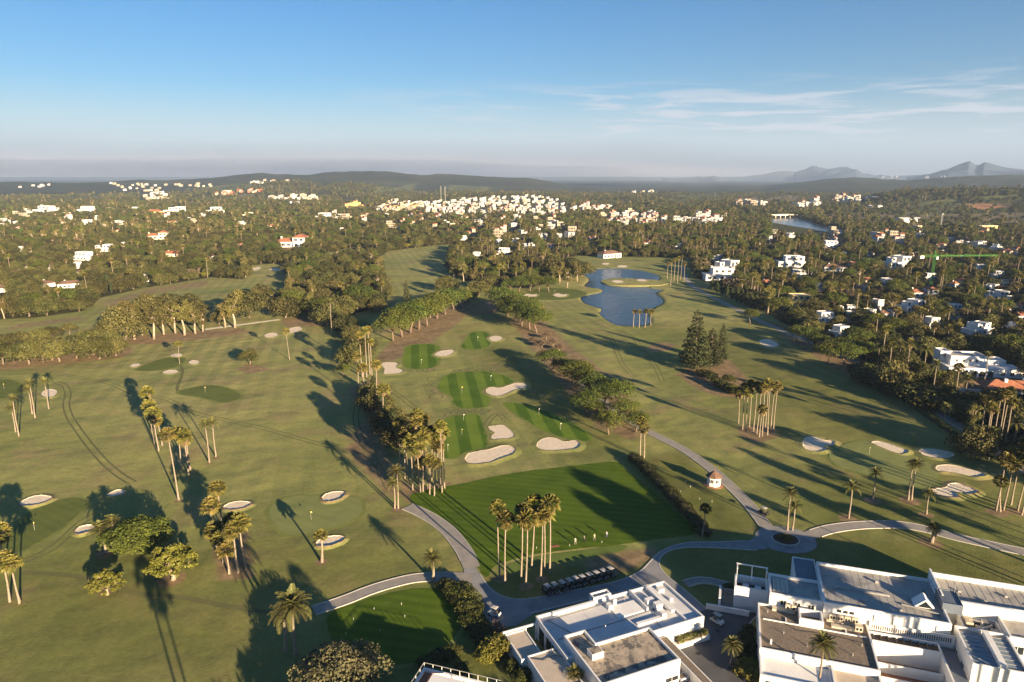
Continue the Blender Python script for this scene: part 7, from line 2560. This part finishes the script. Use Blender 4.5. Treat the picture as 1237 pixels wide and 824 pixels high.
row = [(661, 717.5), (669.5, 715.5), (679, 713), (687.5, 710.5), (695, 708), (703, 706), (711.5, 703.5), (720, 701), (728.5, 698.5), (737, 696)]
e0, e1 = P(*row[0]), P(*row[-1])
rowdir = math.atan2(e1.y - e0.y, e1.x - e0.x)
for i, (x_, y_) in enumerate(row):
    q = P(x_, y_)
    golf_cart('b', (q.x, q.y, 0.09), rowdir - R(78) + trs.uniform(-.05, .05), f'black golf cart with grey roof, {ordn(i)} from the left in the parked row', 'golf carts parked in a row')
q = P(597, 744)
golf_cart('w', (q.x, q.y, 0.09), R(150), 'pale-bodied golf cart alone on the driveway bend')
q = P(866, 753)
golf_cart('w', (q.x, q.y, 0.10), R(-52), 'white golf cart standing in the courtyard between the buildings')
q = P(922, 622)
golf_cart('b', (q.x, q.y, 0.106), R(125), 'dark golf cart on the path above the turning circle')
# ================================================================== PEOPLE on the range
def person_mat(name, shirt, trousers):
    m, nt, b = new_mat(name)
    tc = nd(nt, 'ShaderNodeTexCoord')
    s = nd(nt, 'ShaderNodeSeparateXYZ')
    nt.links.new(tc.outputs['Object'], s.inputs[0])
    z = s.outputs['Z']
    col = mixc(nt, ramp(nt, z, 0.93, 0.95), trousers, shirt)
    col = mixc(nt, ramp(nt, z, 1.46, 1.48), col, (0.45, 0.28, 0.19))
    col = mixc(nt, ramp(nt, z, 1.64, 1.66), col, (0.04, 0.03, 0.02))
    col = mixc(nt, ramp(nt, z, 0.07, 0.09), (0.05, 0.05, 0.05), col)
    nt.links.new(col, b.inputs['Base Color'])
    return m


def person(loc, yaw, shirt, trousers, label, club_up=False):
    J = {'pel': (0, 0, 0.94, .14), 'wst': (0.04, 0, 1.10, .13), 'chs': (0.12, 0, 1.32, .15), 'nck': (0.17, 0, 1.47, .055), 'hd0': (0.20, 0, 1.56, .085), 'hd1': (0.21, 0, 1.68, .085)}
    for s, k in ((1, 'l'), (-1, 'r')):
        J['sh' + k] = (0.13, s * 0.20, 1.38, .065)
        J['el' + k] = (0.28, s * 0.20, 1.12, .045)
        J['wr' + k] = (0.45, s * 0.06, 0.93, .032)
        J['hn' + k] = (0.50, s * 0.03, 0.86, .035)
        J['hp' + k] = (0, s * 0.11, 0.90, .10)
        J['kn' + k] = (0.04, s * 0.16, 0.50, .065)
        J['an' + k] = (-0.02, s * 0.18, 0.09, .042)
        J['to' + k] = (0.17, s * 0.20, 0.04, .038)
    E_ = [('pel', 'wst'), ('wst', 'chs'), ('chs', 'nck'), ('nck', 'hd0'), ('hd0', 'hd1')]
    for k in 'lr':
        E_ += [('chs', 'sh' + k), ('sh' + k, 'el' + k), ('el' + k, 'wr' + k), ('wr' + k, 'hn' + k), ('pel', 'hp' + k), ('hp' + k, 'kn' + k), ('kn' + k, 'an' + k), ('an' + k, 'to' + k)]
    keys = list(J)
    me_ = bpy.data.meshes.new('body')
    me_.from_pydata([J[k][:3] for k in keys], [(keys.index(a), keys.index(b_)) for a, b_ in E_], [])
    root = thing('person', label, 'person', loc, yaw, 'golfers on the driving range')
    o = link('body', me_, root)
    me_.materials.append(person_mat('clothes', shirt, trousers))
    md = o.modifiers.new('skin', 'SKIN')
    for k, v in zip(keys, me_.skin_vertices[0].data):
        r = J[k][3]
        v.radius = (r, r)
        v.use_root = (k == 'pel')
    o.modifiers.new('smooth', 'SUBSURF').levels = 1
    return root


for x_, y_, yaw, sh, tr2, lab in [(695, 658.5, 100, (0.40, 0.36, 0.26), (0.25, 0.22, 0.16), 'golfer in pale shirt and beige trousers on the range tee, leftmost'),
                                  (706, 656, 110, (0.012, 0.012, 0.014), (0.012, 0.012, 0.014), 'golfer dressed all in black addressing the ball on the range'),
                                  (718, 653.5, 95, (0.32, 0.29, 0.14), (0.16, 0.15, 0.13), 'golfer in yellowish shirt right of the one in black'),
                                  (733, 650.5, 105, (0.20, 0.21, 0.25), (0.05, 0.05, 0.07), 'golfer in grey at the edge of the building\'s shadow')]:
    q = P(x_, y_)
    person((q.x, q.y, 0.033), R(yaw), sh, tr2, lab)
    a = R(yaw)
    c_ = MB().tube([(0.50, 0.0, 0.88), (0.95, 0.05, 0.03)], 0.012, 5)
    c_.box(0.93, 1.03, 0.02, 0.08, 0.005, 0.05)
    gc = c_.obj('golf_club', m_metal)
    gc.location = (q.x, q.y, 0.033)
    gc.rotation_euler = (0, 0, a)
    tag(gc, 'golf club held by the ' + ' '.join(lab.split(',')[0].split()[:9]), 'golf club', 'golf clubs on the range')

# ================================================================== FLAGSTICKS and range markers
m_yellow = plain('yellow_flag', (0.75, 0.60, 0.10), rough=0.7)
m_flagwhite = plain('white_marker', (0.62, 0.60, 0.52), rough=0.7)
fl_me = {}
for key, mt in (('y', m_yellow), ('w', m_flagwhite)):
    f = MB()
    f.add([(0, 0, 1.85), (0.36, 0.08, 1.87), (0.40, 0.03, 2.12), (0, 0, 2.15), (0.2, 0.09, 1.86), (0.22, 0.07, 2.14)], [(0, 4, 5, 3), (4, 1, 2, 5)])
    fl_me[key] = f.mesh('flag', mt)
pole_me = MB().tube([(0, 0, -0.05), (0, 0, 2.2)], 0.018, 6).mesh('pole', m_flagwhite)
FLAGS = [(509, 440, 'w', 'far striped target'), (577, 412, 'w', 'farthest striped target'), (558, 474, 'y', 'middle striped target, left'), (593, 460, 'w', 'middle striped target, right'), (541, 545, 'w', 'nearest striped target, lower corner'), (558, 526, 'y', 'nearest striped target, centre'), (560, 508, 'w', 'nearest striped target, top'), (651, 501, 'w', 'long striped target by the pines, upper'), (677, 519, 'w', 'long striped target by the pines, lower'), (376, 628, 'y', 'pale green left of the path'), (42, 641, 'y', 'green at the left edge'), (248, 474, 'y', 'dark oval green on the left fairway'), (5, 470, 'y', 'far left-edge green'), (1050, 549, 'y', 'right-hand green'), (757, 341, 'w', 'lake island'), (670, 355, 'w', 'green below the bright pines')]
for x_, y_, k, txt in FLAGS:
    q = P(x_, y_)
    z0 = 0.42 if 'island' in txt else 0.02
    s_ = 1.0
    root = thing('flagstick', f'flagstick on the {txt}', 'flag', (q.x, q.y, z0), R(trs.uniform(-40, 40)), 'flagsticks on greens and targets', s_)
    link('pole', pole_me, root)
    link('flag', fl_me[k], root)
mk = MB().tube([(0, 0, 0), (0, 0, 0.35)], [0.04, 0.03], 8)
mk.tube([(0, 0, 0.35), (0, 0, 0.45)], [0.07, 0.07], 8)
mk_me = mk.mesh('marker', m_flagwhite)
for i, (x_, y_) in enumerate([(427, 749), (452, 737), (485, 731), (489, 746), (459, 763), (418, 767), (834, 589), (822, 595), (845, 604), (860, 607), (828, 583), (648, 663), (688, 660), (727, 656)]):
    q = P(x_, y_)
    grp = 'putting green' if i < 6 else 'chipping lawn' if i < 11 else 'range tee line'
    k = i if i < 6 else i - 6 if i < 11 else i - 11
    o = link('hole_marker', mk_me, None, (q.x, q.y, 0.05))
    tag(o, f'{ordn(k)} small white marker on the {grp}', 'marker', 'small white markers')
q = P(670, 660)
mat_ = MB().box(-1.0, 1.0, -0.35, 0.35, 0.0, 0.05).obj('range_mat', plain('red_mat', (0.26, 0.10, 0.06), rough=0.9))
mat_.location = (q.x, q.y, 0.05)
mat_.rotation_euler = (0, 0, R(15))
tag(mat_, 'red-brown mat on the range tee beside the palms', 'mat')

# ================================================================== CRANE, PYLONS, TURBINES, BRIDGE, SHEDS
m_crane = plain('crane_green', (0.09, 0.30, 0.06), (0.07, 0.24, 0.05), scale=1, rough=0.5)


def lattice(mb, p0, p1, w, n, r=0.09, tri=False):
    p0, p1 = Vector(p0), Vector(p1)
    d = (p1 - p0).normalized()
    a = d.cross(Vector((0.1, 0.2, 1.0) if abs(d.z) < 0.8 else (1, 0, 0))).normalized()
    b_ = d.cross(a)
    cor = [a + b_, a - b_, -a - b_, -a + b_] if not tri else [a * 1.1, -a * 0.6 + b_, -a * 0.6 - b_]
    m = len(cor)
    for c in cor:
        mb.tube([p0 + c * w / 2, p1 + c * w / 2], r, 4)
    for i in range(n):
        q0, q1 = p0.lerp(p1, i / n), p0.lerp(p1, (i + 1) / n)
        for k in range(m):
            c0, c1 = cor[k], cor[(k + 1) % m]
            mb.tube([q0 + c0 * w / 2, q1 + c1 * w / 2], r * 0.6, 3, cap=False)


cq = P(1124, 347)
ch = height_at(1124, 347, 310)
cr = thing('tower_crane', 'bright green tower crane standing in the right-hand gardens', 'crane', cq, R(3))
mb = MB()
lattice(mb, (0, 0, 0), (0, 0, ch), 1.3, 14, 0.09)
mb.obj('mast', m_crane, cr)
mb = MB()
lattice(mb, (0, 0, ch + 0.6), (48, 0, ch + 0.6), 1.0, 26, 0.065, True)
mb.obj('jib', m_crane, cr)
mb = MB()
lattice(mb, (0, 0, ch + 0.4), (-11, 0, ch + 0.4), 1.2, 7, 0.10)
cj = mb.obj('counter_jib', m_crane, cr)
MB().box(-11.5, -8.5, -0.9, 0.9, ch - 1.4, ch + 0.8).obj('counterweight', m_metal, cj)
mb = MB()
lattice(mb, (0, 0, ch + 1.0), (0, 0, ch + 4.2), 0.9, 3, 0.10)
mb.obj('tower_head', m_crane, cr)
MB().box(0.8, 2.2, -1.0, 0.6, ch - 2.0, ch - 0.1).obj('cab', m_clubwhite, cr)
mb = MB()
mb.tube([(0, 0, ch + 4.2), (30, 0, ch + 1.4)], 0.05, 4)
mb.tube([(0, 0, ch + 4.2), (-10, 0, ch + 0.9)], 0.05, 4)
mb.obj('stay', m_darkmetal, cr)
m_pylon = plain('pylon_steel', (0.50, 0.52, 0.50), rough=0.6)


def pylon(x_, yb, yt, label, w=3.0):
    b_ = PT(x_, yb)
    r = pray(x_, yt)
    h = CAM_H + r.z * b_.y / r.y - b_.z
    root = thing('lattice_mast', label, 'mast', b_, 0.3, 'lattice masts on the plain')
    mb = MB()
    lattice(mb, (0, 0, -1), (0, 0, h), w, 14, w * 0.11)
    mb.obj('tower', m_pylon, root)
    mb = MB()
    for k in (0.99, 0.9):
        mb.box(-w * 0.9, w * 0.9, -w * 0.5, w * 0.5, h * k - w * 0.4, h * k + w * 0.25)
    mb.obj('platform', m_pylon, root)


pylon(1136, 277, 257.5, 'pale lattice mast on the plain right of the crane', 1.2)
pylon(533, 246, 225, 'left mast of the pair above the hill town', 1.2)
pylon(538, 246, 225.5, 'right mast of the pair above the hill town', 1.2)
m_turb = plain('turbine_white', (0.45, 0.46, 0.48), rough=0.5)
tw = MB().tube([(0, 0, -8), (0, 0, 60)], [2.6, 1.5], 8).mesh('tower', m_turb)
nac = MB().box(-1.8, 1.8, -3, 4, 58.5, 62).mesh('nacelle', m_turb)
bl = MB()
bl.add([(-1.0, 0, 1), (1.0, 0, 1), (1.8, 0.2, 6), (0.3, 0.1, 30), (-0.3, 0.1, 30), (-1.0, -0.2, 6), (0, 0.8, 6)], [(0, 1, 2, 6), (6, 2, 3), (6, 3, 4), (0, 6, 5), (6, 4, 5), (0, 5, 4, 3, 2, 1)])
bl_me = bl.mesh('blade', m_turb)
TURB = [(653, 219, 9000), (692, 225, 9300), (698, 225, 9300), (704, 224.5, 9300), (710, 224.5, 9300), (716, 224.5, 9300), (1066, 218, 6600), (1077, 218, 6600), (1083, 218, 6600), (1119, 214.5, 6800), (1121, 214, 6800), (1137, 214, 6800), (1141, 213.5, 6800), (1186, 211, 7200), (1190, 211, 7200), (1195, 210.5, 7200), (1200, 211, 7200)]
for i, (x_, y_, D) in enumerate(TURB):
    r = pray(x_, y_)
    hr = math.hypot(r.x, r.y)
    X, Y = r.x / hr * D, r.y / hr * D
    Z = CAM_H + r.z / hr * D
    tz = float(terrain(X, Y))
    where = 'in the central valley' if x_ < 800 else 'left of the twin peak' if x_ < 1100 else 'on the shoulder below the twin peak' if x_ < 1160 else 'below the right slope of the twin peak'
    root = thing('wind_turbine', f'tiny white wind turbine {where}, {ordn(i)} from the left', 'wind turbine', (X, Y, min(Z, tz) if tz > Z - 30 else tz), 0.4, 'wind turbines on the horizon', 0.8)
    link('tower', tw, root)
    link('nacelle', nac, root)
    for k in range(3):
        b_ = link('blade', bl_me, root, (0, -3.2, 60.2))
        b_.rotation_euler = (0, R(120 * k + 17 * i), 0)
# the bridge over the river
b0, b1 = PT(933, 262.3), PT(962, 262.0)
L_ = (b1 - b0).length
br = thing('bridge', 'low pale road bridge across the far river', 'bridge', (b0.x, b0.y, 0), math.atan2(b1.y - b0.y, b1.x - b0.x))
MB().box(0, L_, -4, 4, 4.0, 5.2).obj('deck', m_cream, br)
for s_ in (-3.9, 3.9):
    MB().box(0, L_, s_ - 0.12, s_ + 0.12, 5.2, 6.2).obj('parapet', m_cream, br)
for k in range(5):
    MB().box(L_ * (k + 0.5) / 5 - 0.6, L_ * (k + 0.5) / 5 + 0.6, -3, 3, -2, 4.0).obj('pier', m_cream, br)


def shed(x_, y_, wp, dep, h, label, mat=m_cream):
    q = PT(x_, y_)
    d_ = q.y * CP + (CAM_H - q.z) * SP
    w_ = wp * d_ / FPX
    root = thing('shed', label, 'building', q, 0.05)
    MB().box(-w_ / 2, w_ / 2, -dep / 2, dep / 2, -1, h).obj('wall', mat, root)
    r = MB()
    r.add([(-w_ / 2 - .5, -dep / 2 - .5, h), (w_ / 2 + .5, -dep / 2 - .5, h), (w_ / 2 + .5, dep / 2 + .5, h), (-w_ / 2 - .5, dep / 2 + .5, h), (-w_ / 2 - .5, 0, h + 2), (w_ / 2 + .5, 0, h + 2)], [(0, 1, 5, 4), (1, 2, 5), (2, 3, 4, 5), (3, 0, 4)])
    r.obj('roof', m_deck_white, root)


shed(1097, 269, 26, 20, 7, 'long pale industrial shed on the plain right of the river', m_white)
shed(1056, 253, 15, 18, 8, 'white shed on the slope right of the river', m_white)
shed(1053, 241, 12, 18, 8, 'small pale shed below the wooded knoll', m_white)
shed(356, 247, 14, 20, 7, 'white hall on the plain under the far hill', m_white)
# stepped ochre apartment block
q = PT(1196, 283)
d_ = q.y * CP + (CAM_H - q.z) * SP
ap = thing('apartment_block', 'stepped ochre apartment block on the right, above the crane', 'building', q, 0.1)
w_ = 36 * d_ / FPX
for i, (a, b_, z0, z1) in enumerate(((-0.5, 0.5, -1, 4), (-0.5, 0.34, 4, 8), (-0.42, 0.2, 8, 12))):
    wl_ = MB().box(a * w_, b_ * w_, -6 + 2.2 * i, 8, z0, z1 - 0.05).obj('wall', m_ochre, ap)
    MB().box(a * w_ - .4, b_ * w_ + .4, -6.5 + 2.2 * i, 8.4, z1 - 0.35, z1 - 0.048 + 0.05).obj('balcony', m_cream, ap)
    n = int((b_ - a) * w_ / 6)
    for k in range(n):
        x0 = a * w_ + 1.5 + 6 * k
        MB().box(x0, x0 + 3, -6.06 + 2.2 * i, -5.9 + 2.2 * i, max(z0, 0) + 0.6, max(z0, 0) + 2.8).obj('window', m_glass, ap)

# ================================================================== AIR: haze over the plain, mist lying on the hills
def volume_mat(name, col, dens, aniso=0.0):
    m = bpy.data.materials.new(name)
    m.use_nodes = True
    nt = m.node_tree
    nt.nodes.clear()
    o = nt.nodes.new('ShaderNodeOutputMaterial')
    v = nt.nodes.new('ShaderNodeVolumePrincipled')
    v.inputs['Color'].default_value = (*col, 1)
    v.inputs['Density'].default_value = dens
    v.inputs['Anisotropy'].default_value = aniso
    nt.links.new(v.outputs[0], o.inputs['Volume'])
    return m


hz = MB().box(-16000, 16000, -5000, 14500, -6.0, 800)
tag(hz.obj('haze', volume_mat('haze_air', (0.44, 0.60, 0.88), 6.5e-5)), 'pale blue haze over the whole plain', 'haze', kind='stuff')

# mist lying along the hills: flat lenses of thin cloud, thinning out at their rims
m_fog = volume_mat('mist', (0.90, 0.86, 0.90), 0.000018)
mist = None
NB0 = [(-2600, 4700, 120, 2300, 800, 110), (-1400, 5000, 130, 1900, 800, 110), (-300, 5000, 125, 1700, 700, 105), (600, 5500, 115, 1500, 700, 95), (-3900, 4500, 120, 1900, 800, 115), (-5400, 4300, 120, 2000, 900, 115), (1500, 6800, 110, 1700, 800, 95), (-900, 5300, 170, 2600, 900, 115), (-2900, 5200, 175, 2600, 900, 125), (-4700, 5000, 170, 2200, 900, 120), (2300, 8300, 120, 1500, 700, 90)]
NB = [(x + rng.uniform(-150, 150), y, z - c * 0.12 * (1 - k), a * (0.55 + 0.45 * k), b_ * (0.6 + 0.4 * k), c * k) for x, y, z, a, b_, c in NB0 for k in (1.0, 0.72, 0.45)]
for X, Y, Z, a, b_, c_ in NB:
    n, m = 28, 10
    vs = [(X, Y, Z + c_)]
    for i in range(1, m):
        t = math.pi * i / m
        for j in range(n):
            p_ = 2 * math.pi * j / n
            w_ = 1 + 0.10 * math.sin(3 * p_ + X) + 0.07 * math.sin(5 * p_ + Y)
            vs.append((X + a * w_ * math.sin(t) * math.cos(p_), Y + b_ * w_ * math.sin(t) * math.sin(p_), Z + c_ * math.cos(t)))
    vs.append((X, Y, Z - c_))
    fs = [(0, 1 + j, 1 + (j + 1) % n) for j in range(n)]
    for i in range(m - 2):
        fs += [(1 + i * n + j, 1 + (i + 1) * n + j, 1 + (i + 1) * n + (j + 1) % n, 1 + i * n + (j + 1) % n) for j in range(n)]
    fs += [(len(vs) - 1, 1 + (m - 2) * n + (j + 1) % n, 1 + (m - 2) * n + j) for j in range(n)]
    mb = MB()
    mb.add(vs, fs)
    if mist is None:
        mist = tag(mb.obj('mist', m_fog, smooth=True), 'low grey mist lying along the hills', 'mist', kind='stuff')
    else:
        mb.obj('mist_layer', m_fog, mist, True)['kind'] = 'stuff'

# look-alikes that still share a label are told apart by their order in the view
_by = {}
for o in COL.objects:
    if o.parent is None and 'label' in o and 'group' in o:
        _by.setdefault(o['label'], []).append(o)
for lab, obs in _by.items():
    if 1 < len(obs) <= 20 and len(lab.split()) <= 13 and 'frame' not in lab:
        obs.sort(key=lambda o: o.location.x / max(o.location.y, 1.0))
        for i, o in enumerate(obs):
            o['label'] = f'{lab}, {ordn(i)} from left'
    elif len(obs) > 1:
        for o in obs:
            o['group'] = lab
